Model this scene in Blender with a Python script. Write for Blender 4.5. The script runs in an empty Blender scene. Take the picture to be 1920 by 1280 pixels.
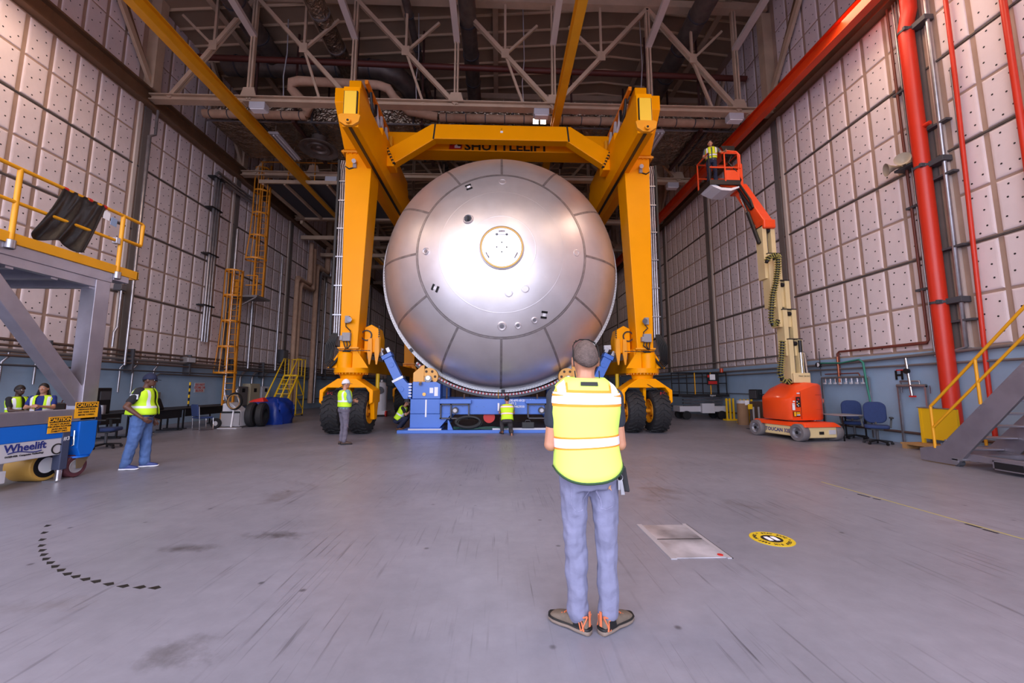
import bpy, bmesh, math, random
from mathutils import Vector as V, Matrix, Euler, Quaternion
random.seed(7)
SC = bpy.context.scene
COL = SC.collection
R = math.radians
PI = math.pi

# ------------------------------------------------------------------ camera
CH, PITCH, YAW = 1.53, math.atan(85/746.67), R(1.92)
cam = bpy.data.objects.new('camera', bpy.data.cameras.new('camera'))
COL.objects.link(cam)
cam.location = (0, 0, CH)
cam.rotation_euler = (PI/2 + PITCH, 0, -YAW)
cam.data.lens, cam.data.sensor_width = 14.0, 36.0
cam.data.clip_start, cam.data.clip_end = 0.05, 400
SC.camera = cam

# ------------------------------------------------------------------ world, lights, exposure
SC.view_settings.view_transform = 'Standard'
SC.view_settings.look = 'None'
SC.view_settings.gamma = 1
SC.view_settings.use_curve_mapping = False
SC.view_settings.exposure = 0.92
W = bpy.data.worlds.new('sky'); SC.world = W
W.use_nodes = True
bg = W.node_tree.nodes['Background']
bg.inputs[0].default_value = (0.83, 0.86, 1.04, 1)
bg.inputs[1].default_value = 3.0
SC.cycles.use_denoising = True
SC.cycles.max_bounces = 7
SC.cycles.diffuse_bounces = 4
SC.cycles.glossy_bounces = 4
SC.cycles.sample_clamp_indirect = 6
SC.cycles.caustics_reflective = False
SC.cycles.caustics_refractive = False

def area(name, loc, rot, sx, sy, energy, col, portal=False):
    l = bpy.data.lights.new(name, 'AREA')
    l.shape = 'RECTANGLE'; l.size = sx; l.size_y = sy; l.energy = energy; l.color = col
    if portal: l.cycles.is_portal = True
    o = bpy.data.objects.new(name, l); COL.objects.link(o)
    o.location = loc; o.rotation_euler = rot
    return o
# the open hangar door behind the camera: daylight enters here
area('door_daylight_portal', (-1.2, -4.05, 6.0), (PI/2, 0, 0), 24.6, 12.0, 1, (1, 1, 1), True)
# warm high bay lamps hung under the roof of the bay over and in front of the camera
WARM = (1.0, 0.72, 0.52)
for hx, hy in ((-9.2, 3.7), (-4.2, 3.7), (1.8, 3.7), (7.6, 3.7), (-11.4, 9.15), (9.2, 9.15)):
    area('high_bay_lamp', (hx, hy, 12.3), (0, 0, 0), 2.4, 2.4, 105, WARM)
for hx, hy in ((-8.0, 23), (6.0, 23), (-8, 34), (6, 34), (-1, 45)):
    area('high_bay_lamp', (hx, hy, 12.2), (0, 0, 0), 0.6, 0.6, 26, (1.0, 0.8, 0.66))

# ------------------------------------------------------------------ pixel measurements to points at a known depth
_F = V((math.sin(YAW)*math.cos(PITCH), math.cos(YAW)*math.cos(PITCH), math.sin(PITCH)))
_R = V((math.cos(YAW), -math.sin(YAW), 0)); _U = _R.cross(_F)
def ray(px, py): return _F + _R*((px-960)/746.67) + _U*((640-py)/746.67)
CAM = V((0, 0, CH))
def PY(px, py, y): d = ray(px, py); return CAM + d*(y/d.y)
def PX(px, py, x): d = ray(px, py); return CAM + d*(x/d.x)
def PZ(px, py, z=0.0): d = ray(px, py); return CAM + d*((z-CH)/d.z)

# ------------------------------------------------------------------ materials
def lin(c):
    return tuple(((x/255)/12.92 if x/255 <= .04045 else ((x/255+.055)/1.055)**2.4) for x in c) + (1,)
MATS = {}
def mat(name, rgb, rough=0.5, metal=0.0, noise=0.0, nscale=6.0, bump=0.0, bscale=30.0, emit=0.0, coat=0.0, rgb2=None, spec=0.5, bdist=.02):
    if name in MATS: return MATS[name]
    m = bpy.data.materials.new(name); m.use_nodes = True
    nt = m.node_tree; N = nt.nodes; L = nt.links
    p = N['Principled BSDF']
    c = lin(rgb)
    p.inputs['Base Color'].default_value = c
    p.inputs['Roughness'].default_value = rough
    p.inputs['Metallic'].default_value = metal
    p.inputs['Specular IOR Level'].default_value = spec
    if coat: p.inputs['Coat Weight'].default_value = coat; p.inputs['Coat Roughness'].default_value = .08
    if emit:
        p.inputs['Emission Color'].default_value = c; p.inputs['Emission Strength'].default_value = emit
    tc = None
    if noise or bump:
        tc = N.new('ShaderNodeTexCoord')
    if noise:
        n = N.new('ShaderNodeTexNoise'); n.inputs['Scale'].default_value = nscale; n.inputs['Detail'].default_value = 5
        L.new(tc.outputs['Object'], n.inputs['Vector'])
        cr = N.new('ShaderNodeValToRGB')
        c2 = lin(rgb2) if rgb2 else tuple(x*(1-noise) for x in c[:3]) + (1,)
        cr.color_ramp.elements[0].position = .35; cr.color_ramp.elements[0].color = c2
        cr.color_ramp.elements[1].position = .65; cr.color_ramp.elements[1].color = c
        L.new(n.outputs['Fac'], cr.inputs[0]); L.new(cr.outputs[0], p.inputs['Base Color'])
    if bump:
        n2 = N.new('ShaderNodeTexNoise'); n2.inputs['Scale'].default_value = bscale; n2.inputs['Detail'].default_value = 3
        L.new(tc.outputs['Object'], n2.inputs['Vector'])
        b = N.new('ShaderNodeBump'); b.inputs['Strength'].default_value = bump; b.inputs['Distance'].default_value = bdist
        L.new(n2.outputs['Fac'], b.inputs['Height']); L.new(b.outputs[0], p.inputs['Normal'])
    MATS[name] = m
    return m
m_pad = mat('quilted_panel', (232, 216, 218), .75, 0, .10, 1.2, .25, 9)
m_back = mat('wall_backing', (176, 148, 132), .9, 0, .15, 2)
m_pin = mat('pin_washer', (40, 32, 32), .7)
m_girt = mat('girt_channel', (92, 84, 82), .7, 0, .3, 3)
m_wains = mat('blue_concrete', (158, 184, 212), .6, 0, .10, 1.4, .1, 20)
m_trimw = mat('panel_edge', (206, 192, 184), .7)
m_col = mat('column_steel', (120, 110, 106), .7, 0, .15, 2)
m_beam = mat('brown_beam', (128, 96, 70), .6, 0, .2, 2)
m_truss = mat('truss_paint', (200, 172, 146), .6, 0, .15, 2)
m_deck = mat('roof_deck', (166, 140, 116), .8, 0, .2, .6)
m_foil = mat('foil_wrap', (186, 168, 150), .26, .9, .4, 2.5, 1.0, 6, bdist=.16)
m_duct = mat('spiral_duct', (124, 112, 106), .45, .5, .3, 3)
m_tanpipe = mat('lagged_pipe', (196, 158, 132), .7, 0, .15, 4)
m_brownpipe = mat('maroon_pipe', (92, 42, 34), .55)
m_yel = mat('gantry_yellow', (255, 163, 0), .34, 0, .04, 1.5, 0, 1, 0, .0, None, .14)
m_yel2 = mat('safety_yellow', (240, 158, 16), .45, 0, .06, 3)
m_yel3 = mat('ladder_orange', (222, 140, 26), .5, 0, .1, 3)
m_lemon = mat('stair_yellow', (232, 186, 24), .45)
m_railyel = mat('rail_yellow', (232, 160, 20), .5, 0, .1, 2)
m_orange = mat('lift_orange', (244, 78, 26), .38, 0, .05, 3, 0, 1, 0, .2)
m_redpipe = mat('fire_red', (214, 50, 26), .4, 0, .06, 2)
m_railor = mat('rail_orange', (226, 66, 18), .5, 0, .12, 2)
m_cream = mat('lift_cream', (226, 202, 150), .5, 0, .06, 3)
m_black = mat('black_paint', (22, 21, 24), .5)
m_rubber = mat('black_rubber', (34, 33, 36), .75, 0, .2, 4)
m_grey = mat('grey_paint', (150, 146, 150), .55)
m_dgrey = mat('dark_grey', (72, 72, 78), .6)
m_lgrey = mat('light_grey', (196, 194, 200), .5)
m_white = mat('white_paint', (240, 238, 242), .5)
m_galv = mat('galvanised', (176, 174, 180), .35, .8, .2, 5)
m_alu = mat('mill_aluminium', (176, 170, 178), .42, .85, .15, 3)
m_chrome = mat('chrome', (220, 218, 222), .15, 1)
m_blue = mat('stand_blue', (70, 116, 204), .42, 0, .05, 2, 0, 1, 0, .15)
m_blue2 = mat('trolley_blue', (10, 104, 206), .4, 0, .05, 3)
m_navy = mat('navy_fabric', (44, 62, 108), .9, 0, .15, 30)
m_tarp = mat('blue_tarp', (18, 52, 140), .4, 0, .2, 4, .6, 5)
m_red = mat('red_plastic', (200, 40, 34), .5)
m_cable = mat('cable_black', (20, 20, 22), .6)
m_kraft = mat('cardboard', (146, 112, 84), .85, 0, .1, 4)
m_dkbox = mat('brown_box', (86, 66, 54), .85, 0, .1, 4)
m_wood = mat('pallet_wood', (176, 136, 88), .8, 0, .2, 8)
m_poly = mat('polyurethane_tan', (206, 160, 78), .5)
m_maroon = mat('maroon_tread', (86, 44, 52), .6)
m_ink = mat('black_ink', (12, 11, 12), .6)
m_inkw = mat('white_ink', (240, 240, 245), .6)
m_inkb = mat('blue_ink', (34, 44, 120), .6)
m_inkr = mat('red_ink', (190, 30, 26), .6)
m_sign = mat('caution_yellow', (250, 176, 24), .5)
m_lens = mat('lamp_glow', (255, 226, 190), .5, 0, 0, 1, 0, 1, 14)
m_green = mat('green_hose', (50, 130, 112), .6)
m_beacon = mat('beacon_amber', (200, 70, 30), .3)
m_bag = mat('black_sheet', (13, 12, 14), .35, 0, 0, 1, .5, 6)

# ------------------------------------------------------------------ mesh builder
def wl(o):
    l = V((0, 0, 0))
    while o: l += o.location; o = o.parent
    return l
class B:
    def __init__(s, T=None): s.v = []; s.f = []; s.T = T
    def add(s, vs, fs):
        k = len(s.v)
        s.v += [s.T @ V(p) if s.T else V(p) for p in vs]
        s.f += [tuple(i+k for i in f) for f in fs]
        return s
    def box(s, x0, x1, y0, y1, z0, z1):
        return s.add([(x0,y0,z0),(x1,y0,z0),(x1,y1,z0),(x0,y1,z0),(x0,y0,z1),(x1,y0,z1),(x1,y1,z1),(x0,y1,z1)],
            [(0,3,2,1),(4,5,6,7),(0,1,5,4),(1,2,6,5),(2,3,7,6),(3,0,4,7)])
    def hexa(s, lo, hi):     # two quads, bottom and top, same winding (ccw from above)
        return s.add(list(lo)+list(hi), [(0,3,2,1),(4,5,6,7),(0,1,5,4),(1,2,6,5),(2,3,7,6),(3,0,4,7)])
    def bar(s, p, q, w, h=None, up=(0,0,1)):
        p, q = V(p), V(q); h = h or w
        d = (q-p).normalized(); up = V(up)
        if abs(d.dot(up)) > .98: up = V((0,1,0)) if abs(d.y) < .9 else V((1,0,0))
        x = d.cross(up).normalized()*(w/2); y = x.cross(d).normalized()*(h/2)
        return s.add([p-x-y,p+x-y,p+x+y,p-x+y,q-x-y,q+x-y,q+x+y,q-x+y],
            [(0,1,2,3),(7,6,5,4),(4,5,1,0),(5,6,2,1),(6,7,3,2),(7,4,0,3)])
    def tube(s, pts, r, n=8, closed=False, cap=True):
        pts = [V(p) for p in pts]; m = len(pts)
        rs = r if isinstance(r, (list, tuple)) else [r]*m
        t = []
        for i in range(m):
            a = pts[i-1] if (i or closed) else pts[0]; b = pts[(i+1) % m] if (i < m-1 or closed) else pts[-1]
            d = b-a
            t.append(d.normalized() if d.length > 1e-9 else V((0,0,1)))
        u = t[0].orthogonal().normalized(); vs = []
        for i in range(m):
            u = u - t[i]*u.dot(t[i]); u = u.normalized() if u.length > 1e-6 else t[i].orthogonal().normalized()
            w = t[i].cross(u)
            k = 1.0
            if 0 < i < m-1:
                c = (pts[i]-pts[i-1]).normalized().dot(t[i]); k = 1/max(c, .5)
            for j in range(n):
                a = 2*PI*j/n
                vs.append(pts[i]+(u*math.cos(a)+w*math.sin(a))*rs[i]*(1 if k == 1 else min(k, 1.4)))
        fs = []
        for i in range(m if closed else m-1):
            i2 = (i+1) % m
            for j in range(n):
                j2 = (j+1) % n
                fs.append((i*n+j, i*n+j2, i2*n+j2, i2*n+j))
        if cap and not closed:
            fs += [tuple(range(n-1, -1, -1)), tuple((m-1)*n+j for j in range(n))]
        return s.add(vs, fs)
    def cyl(s, p, q, r, r2=None, n=16):
        return s.tube([p, q], [r, r if r2 is None else r2], n)
    def lathe(s, prof, o, ax, n=24, a0=0.0, a1=2*PI, ref=None):
        o, ax = V(o), V(ax).normalized(); u = V(ref).normalized() if ref else ax.orthogonal().normalized(); w = ax.cross(u)
        full = abs(a1-a0-2*PI) < 1e-6; c = n if full else n+1; vs = []
        for i in range(c):
            a = a0+(a1-a0)*i/n; d = u*math.cos(a)+w*math.sin(a)
            vs += [o+d*r+ax*h for r, h in prof]
        m = len(prof); fs = []
        for i in range(n):
            i2 = (i+1) % c
            for j in range(m-1):
                fs.append((i*m+j, i2*m+j, i2*m+j+1, i*m+j+1))
        return s.add(vs, fs)
    def prism(s, poly, o, ux, uy, dep):
        o, ux, uy, dep = V(o), V(ux), V(uy), V(dep); n = len(poly)
        a = [o+ux*x+uy*y for x, y in poly]; b = [p+dep for p in a]
        fs = [tuple(range(n-1, -1, -1)), tuple(range(n, 2*n))]
        fs += [(i, (i+1) % n, n+(i+1) % n, n+i) for i in range(n)]
        return s.add(a+b, fs)
    def sph(s, c, r, n=12, m=8):
        c = V(c); r = (r, r, r) if not isinstance(r, (tuple, list)) else r
        vs = [c+V((0, 0, r[2]))]
        for i in range(1, m):
            p = PI*i/m
            vs += [c+V((r[0]*math.sin(p)*math.cos(2*PI*j/n), r[1]*math.sin(p)*math.sin(2*PI*j/n), r[2]*math.cos(p))) for j in range(n)]
        vs.append(c-V((0, 0, r[2])))
        fs = [(0, 1+j, 1+(j+1) % n) for j in range(n)]
        for i in range(m-2):
            fs += [(1+i*n+j, 1+(i+1)*n+j, 1+(i+1)*n+(j+1) % n, 1+i*n+(j+1) % n) for j in range(n)]
        k = 1+(m-2)*n; e = len(vs)-1
        fs += [(k+j, e, k+(j+1) % n) for j in range(n)]
        return s.add(vs, fs)
    def loft(s, rings, cap=True, closed=True):
        n = len(rings[0]); vs = [p for r in rings for p in r]; fs = []
        for i in range(len(rings)-1):
            for j in range(n if closed else n-1):
                j2 = (j+1) % n
                fs.append((i*n+j, i*n+j2, (i+1)*n+j2, (i+1)*n+j))
        if cap and closed: fs += [tuple(range(n-1, -1, -1)), tuple((len(rings)-1)*n+j for j in range(n))]
        return s.add(vs, fs)
    def capsule(s, p, q, r0, r1=None, n=10):
        p, q = V(p), V(q); r1 = r0 if r1 is None else r1
        d = (q-p); L = d.length; d = d/L if L > 1e-9 else V((0,0,1)); u = d.orthogonal().normalized(); w = d.cross(u)
        st = [(p-d*r0*math.cos(a), r0*math.sin(a)) for a in (.0, .4, .8, 1.2, PI/2)] + [(q+d*r1*math.cos(a), r1*math.sin(a)) for a in (PI/2, 1.2, .8, .4, .0)]
        rings = [[c+(u*math.cos(2*PI*j/n)+w*math.sin(2*PI*j/n))*max(r, .0005) for j in range(n)] for c, r in st]
        return s.loft(rings)
    def build(s, name, m, par=None, sm=None, bev=0.0, kind=None, label=None):
        if par is not None: off = wl(par)
        else:
            xs = [p.x for p in s.v]; ys = [p.y for p in s.v]; zs = [p.z for p in s.v]
            off = V(((min(xs)+max(xs))/2, (min(ys)+max(ys))/2, min(zs)))
        me = bpy.data.meshes.new(name)
        me.from_pydata([tuple(p-off) for p in s.v], [], s.f); me.update()
        bm = bmesh.new(); bm.from_mesh(me); bmesh.ops.recalc_face_normals(bm, faces=bm.faces); bm.to_mesh(me); bm.free()
        me.materials.append(m)
        if sm:
            for p in me.polygons: p.use_smooth = True
            me.set_sharp_from_angle(angle=R(sm))
        o = bpy.data.objects.new(name, me); COL.objects.link(o)
        if par is not None: o.parent = par
        else: o.location = off
        if bev:
            b = o.modifiers.new('bevel', 'BEVEL'); b.width = bev; b.segments = 2; b.limit_method = 'ANGLE'; b.angle_limit = R(40)
        if kind: o['kind'] = kind
        if label: o['label'] = label
        return o
def tag(o, label, cat, group=None):
    o['label'] = label; o['category'] = cat
    if group: o['group'] = group
    return o
def thing(name, label, cat, loc, group=None):
    o = bpy.data.objects.new(name, None); COL.objects.link(o)
    o.location = V(loc); o.empty_display_size = .2
    return tag(o, label, cat, group)
def dup(root, loc, label=None, group=None, rz=0.0):
    r = root.copy(); COL.objects.link(r); r.location = V(loc); r.rotation_euler = (0, 0, rz)
    if label: r['label'] = label
    if group: r['group'] = group
    for ch in list(root.children):
        c = ch.copy(); COL.objects.link(c); c.parent = r
        for g in list(ch.children):
            d = g.copy(); COL.objects.link(d); d.parent = c
    return r
def text(name, body, size, loc, ux, uy, m, par=None, bold=0.0, ax='CENTER', sx=1.0):
    c = bpy.data.curves.new(name, 'FONT'); c.body = body; c.size = size; c.align_x = ax; c.align_y = 'CENTER'
    c.extrude = .0015; c.offset = bold; c.resolution_u = 2
    c.materials.append(m)
    tmp = bpy.data.objects.new('tmp', c); COL.objects.link(tmp)
    me = bpy.data.meshes.new_from_object(tmp.evaluated_get(bpy.context.evaluated_depsgraph_get()))
    bpy.data.objects.remove(tmp); bpy.data.curves.remove(c)
    if not me.materials: me.materials.append(m)
    o = bpy.data.objects.new(name, me); COL.objects.link(o)
    ux, uy = V(ux).normalized(), V(uy).normalized(); uz = ux.cross(uy).normalized(); uy = uz.cross(ux)
    M = Matrix((ux, uy, uz)).transposed()
    o.rotation_euler = M.to_euler()
    o.scale = (sx, 1, 1)
    o.location = V(loc) - (wl(par) if par else V((0,0,0)))
    if par: o.parent = par
    return o
# ================================================================== the hall
XR, XL, YF, YB = 11.15, -13.6, -4.0, 60.0
# ---- floor
def floor_material():
    m = bpy.data.materials.new('sealed_concrete'); m.use_nodes = True
    nt = m.node_tree; N, L = nt.nodes, nt.links; p = N['Principled BSDF']
    geo = N.new('ShaderNodeNewGeometry')
    class tc: outputs = {'Object': geo.outputs['Position']}
    def noise(scale, det=6, rough=.6, mp=None, dist=0):
        n = N.new('ShaderNodeTexNoise'); n.inputs['Scale'].default_value = scale
        n.inputs['Detail'].default_value = det; n.inputs['Roughness'].default_value = rough; n.inputs['Distortion'].default_value = dist
        L.new(mp or tc.outputs['Object'], n.inputs['Vector']); return n.outputs['Fac']
    def ramp(f, a, b, ca, cb):
        r = N.new('ShaderNodeValToRGB'); e = r.color_ramp.elements
        e[0].position, e[0].color, e[1].position, e[1].color = a, ca, b, cb
        L.new(f, r.inputs[0]); return r.outputs[0]
    def mix(f, a, b, mode='MIX'):
        x = N.new('ShaderNodeMix'); x.data_type = 'RGBA'; x.blend_type = mode
        if isinstance(f, float): x.inputs[0].default_value = f
        else: L.new(f, x.inputs[0])
        L.new(a, x.inputs[6]); L.new(b, x.inputs[7]); return x.outputs[2]
    g = lambda v: (v, v, v, 1)
    base = ramp(noise(.35), .3, .7, lin((118, 117, 128)), lin((142, 140, 153)))
    fine = ramp(noise(6, 8, .7), .25, .75, g(.86), g(1.08))
    c = mix(1.0, base, fine, 'MULTIPLY')
    st = ramp(noise(.55, 7, .65, None, .6), .60, .78, g(1), lin((170, 152, 134)))
    c = mix(1.0, c, st, 'MULTIPLY')
    # oily stains at fixed places
    for (x, y, rx, ry, k) in ((-2.3, 4.4, 1.1, .42, .40), (-3.0, 4.1, .9, .3, .40), (-1.9, 2.55, .8, .45, .5), (-3.2, 3.1, 1.2, .35, .85), (-4.3, 3.6, .35, .12, .7), (-3.55, 2.7, .5, .3, .75)):
        mp = N.new('ShaderNodeMapping'); mp.vector_type = 'POINT'
        mp.inputs['Location'].default_value = (-x/rx, -y/ry, 0); mp.inputs['Scale'].default_value = (1/rx, 1/ry, 0)
        L.new(tc.outputs['Object'], mp.inputs[0])
        ln = N.new('ShaderNodeVectorMath'); ln.operation = 'LENGTH'; L.new(mp.outputs[0], ln.inputs[0])
        ad = N.new('ShaderNodeMath'); ad.operation = 'MULTIPLY_ADD'; ad.inputs[1].default_value = 1.4
        L.new(noise(3.0, 6, .7), ad.inputs[0]); L.new(ln.outputs['Value'], ad.inputs[2])
        c = mix(1.0, c, ramp(ad.outputs[0], .55, 1.7, (k*.98, k*.94, k*.88, 1), g(1)), 'MULTIPLY')
    # scratches: stretched noise in two directions
    scr = ramp(noise(.9, 3), .42, .62, g(0), g(1))
    for rz, sx, sy, lo in ((.95, 20, .8, .60), (-.75, 24, .8, .615), (.2, 22, .7, .64), (-.35, 34, .6, .63)):
        mp = N.new('ShaderNodeMapping'); mp.inputs['Rotation'].default_value = (0, 0, rz); mp.inputs['Scale'].default_value = (sx, sy, 1)
        L.new(tc.outputs['Object'], mp.inputs[0])
        c = mix(scr, c, mix(1.0, c, ramp(noise(1.0, 3, .5, mp.outputs[0], .3), lo+.022, lo+.08, g(1), g(.60)), 'MULTIPLY'))
    # small scuffs
    vo = N.new('ShaderNodeTexVoronoi'); vo.inputs['Scale'].default_value = 2.3; L.new(tc.outputs['Object'], vo.inputs['Vector'])
    c = mix(1.0, c, ramp(vo.outputs['Distance'], .03, .07, g(.42), g(1)), 'MULTIPLY')
    L.new(c, p.inputs['Base Color'])
    rr = N.new('ShaderNodeMapRange'); rr.inputs[3].default_value = .30; rr.inputs[4].default_value = .48
    L.new(noise(1.6, 5, .6), rr.inputs[0]); L.new(rr.outputs[0], p.inputs['Roughness'])
    p.inputs['Specular IOR Level'].default_value = .5
    return m
m_floor = floor_material()
fl = B().box(-40, 40, -70, YB, -.3, 0).build('floor', m_floor, kind='structure')
fl.location.z = -.3

# ---- walls
def wall(name, xf, sg):
    # sg=+1: wall whose face looks towards -X (right wall); xf = face of the panels
    w = B().box(xf+sg*.03, xf+sg*.5, YF, YB, 0, 18.6).build(name, m_back, kind='structure')
    B().box(xf, xf+sg*.13, YF, YB, 0, 2.45).build('wainscot', m_wains, w)
    for z in (4.9, 7.35, 9.8):
        B().box(xf-sg*.005, xf+sg*.12, YF, YB, z-.022, z+.022).build('girt', m_girt, w)
    pd = B().box(xf-sg*.28, xf+sg*.12, YF, YB, 12.25, 12.32).box(xf-sg*.28, xf+sg*.12, YF, YB, 12.83, 12.9).box(xf-sg*.10, xf+sg*.12, YF, YB, 12.32, 12.83)
    pd.build('spandrel_beam', m_beam, w)
    far, pins, rivets = B(), B(), B()
    meshes = {}
    def pad(y0, y1, z0, z1, indiv):
        dx = .11
        def q(b, oy, oz):
            x = [xf+sg*.035, xf+sg*.012, xf+sg*.004, xf]
            ins = [.0, .012, .03, .06]
            vs, fs = [], []
            for k in range(4):
                i = ins[k]
                vs += [(x[k]-(0), oy+i, oz+i), (x[k], oy+y1-y0-i, oz+i), (x[k], oy+y1-y0-i, oz+z1-z0-i), (x[k], oy+i, oz+z1-z0-i)]
            for k in range(3):
                fs += [(k*4+j, k*4+(j+1) % 4, k*4+4+(j+1) % 4, k*4+4+j) for j in range(4)]
            fs.append((12, 13, 14, 15))
            b.add(vs, fs)
        if indiv:
            key = (round(y1-y0, 3), round(z1-z0, 3))
            if key not in meshes:
                b = B(); q(b, 0, 0); o = b.build('insulation_panel', m_pad, w)
                o['_c'] = 1; meshes[key] = (o.data, V((0, 0, 0)))
                # local frame: mesh was stored relative to the wall origin
                me = o.data; off = wl(w)
                for vv in me.vertices: vv.co += off
                o.location = V((0, y0, z0)) - off
                del o['_c']
            else:
                o = bpy.data.objects.new('insulation_panel', meshes[key][0]); COL.objects.link(o)
                o.parent = w; o.location = V((0, y0, z0)) - wl(w)
        else: q(far, y0, z0)
        n = 0
        for fy, fz in ((.2, .22), (.78, .28), (.3, .52), (.72, .62), (.2, .82), (.62, .88), (.5, .1)):
            y = y0+(y1-y0)*fy+random.uniform(-.03, .03); z = z0+(z1-z0)*fz+random.uniform(-.03, .03)
            r = .023
            pins.add([(xf-sg*.008, y, z)]+[(xf-sg*.003, y+r*math.cos(k*PI/3), z+r*math.sin(k*PI/3)) for k in range(6)],
                     [(0, 1+k, 1+(k+1) % 6) for k in range(6)])
    k0 = -4
    for k in range(k0, 9):
        yc = 14.6+5.45*k
        ya, yb = yc+.34, yc+5.45-.22
        if yb < YF or ya > YB: continue
        for i in range(7):
            y0 = ya+(yb-ya)/7*i; y1 = y0+(yb-ya)/7-.10
            if y0 < YF: continue
            for z0 in (2.5, 3.705, 4.95, 6.155, 7.40, 8.605, 9.85, 11.055):
                pad(y0, y1, z0, z0+1.15, -1 <= k <= 2 or (k == -2 and y0 > 6))
            for z0 in (12.95, 14.4, 15.85):
                pad(y0, y1, z0, z0+1.40, -1 <= k <= 0)
        if k > k0:
            B().box(xf-sg*.02, xf+sg*.12, yc+.05, yc+.32, 2.45, 16.9).build('column', m_col, w)
            B().box(xf-sg*.035, xf+sg*.12, yc-.2, yc-.07, 2.45, 12.25).build('panel_edge', m_trimw, w)
            # upper stanchion between the spandrel and the roof
            B().box(xf-sg*.35, xf+sg*.12, yc-.12, yc+.22, 12.9, 16.9).build('stanchion', m_truss, w)
            if k in (-1, 0, 1, 2):
                B().bar((xf-sg*.2, yc+.1, 12.9), (xf-sg*.2, yc-2.6, 16.6), .2, .12, (1,0,0)).build('knee_brace', m_truss, w)
                B().bar((xf-sg*.08, yc+.3, 12.9), (xf-sg*.08, yc-2.0, 16.6), .12, .08, (1,0,0)).build('knee_brace', m_beam, w)
    for i in range(220):
        y = YF+1+i*.22
        for z in (12.38, 12.77):
            rivets.box(xf-sg*.11-.008, xf-sg*.11+.008, y-.014, y+.014, z-.014, z+.014)
    far.build('insulation_panel', m_pad, w, None, kind='stuff')
    pins.build('washer_pin', m_pin, w, kind='stuff')
    rivets.build('rivet', m_beam, w, kind='stuff')
    return w
wR = wall('wall_right', XR, 1)
wL = wall('wall_left', XL, -1)
B().box(XL-.5, XR+.5, YB, YB+.4, 0, 18.6).build('wall_back', m_back, kind='structure')
B().box(XL-.5, XR+.5, YF-.4, YF, 12.3, 18.6).build('wall_front', m_back, kind='structure')
B().box(6.6, XR+.5, YF-.3, YF-.1, 0, 12.3).build('door_light_blocker', m_grey, kind='structure')  # unseen closed leaf, added to keep some daylight off the left wall

# ---- roof: deck falling from a ridge, with deck ribs and joists
RX, RZ = 5.6, 18.3
def roofz(x): return RZ - (RX-x)*.085 if x < RX else RZ - (x-RX)*.10
b = B()
b.hexa([(XL-.6,YF-.4,roofz(XL-.6)),(RX,YF-.4,RZ),(RX,YB,RZ),(XL-.6,YB,roofz(XL-.6))],[(XL-.6,YF-.4,roofz(XL-.6)+.25),(RX,YF-.4,RZ+.25),(RX,YB,RZ+.25),(XL-.6,YB,roofz(XL-.6)+.25)])
b.hexa([(RX,YF-.4,RZ),(XR+.6,YF-.4,roofz(XR+.6)),(XR+.6,YB,roofz(XR+.6)),(RX,YB,RZ)],[(RX,YF-.4,RZ+.25),(XR+.6,YF-.4,roofz(XR+.6)+.25),(XR+.6,YB,roofz(XR+.6)+.25),(RX,YB,RZ+.25)])
ceil = b.build('ceiling', m_deck, kind='structure')
m_rib = mat('deck_rib', (222, 192, 160), .6)
for i in range(34):
    y = 13.2+i*.86
    b = B()
    for xa, xb in ((XL-.1, RX), (RX, XR+.1)):
        b.bar((xa, y, roofz(xa)-.045), (xb, y, roofz(xb)-.045), .05, .09)
    b.build('deck_rib', m_rib, ceil)
for x in (-11.4, -7.8, -4.0, -.2, 3.4, 7.2, 9.6):
    z = roofz(x)-.25
    B().box(x-.12, x+.12, 9, 58, z-.02, z+.02).box(x-.015, x+.015, 9, 58, z, z+.3).box(x-.12, x+.12, 9, 58, z+.28, z+.3).build('joist', m_truss, ceil)

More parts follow.
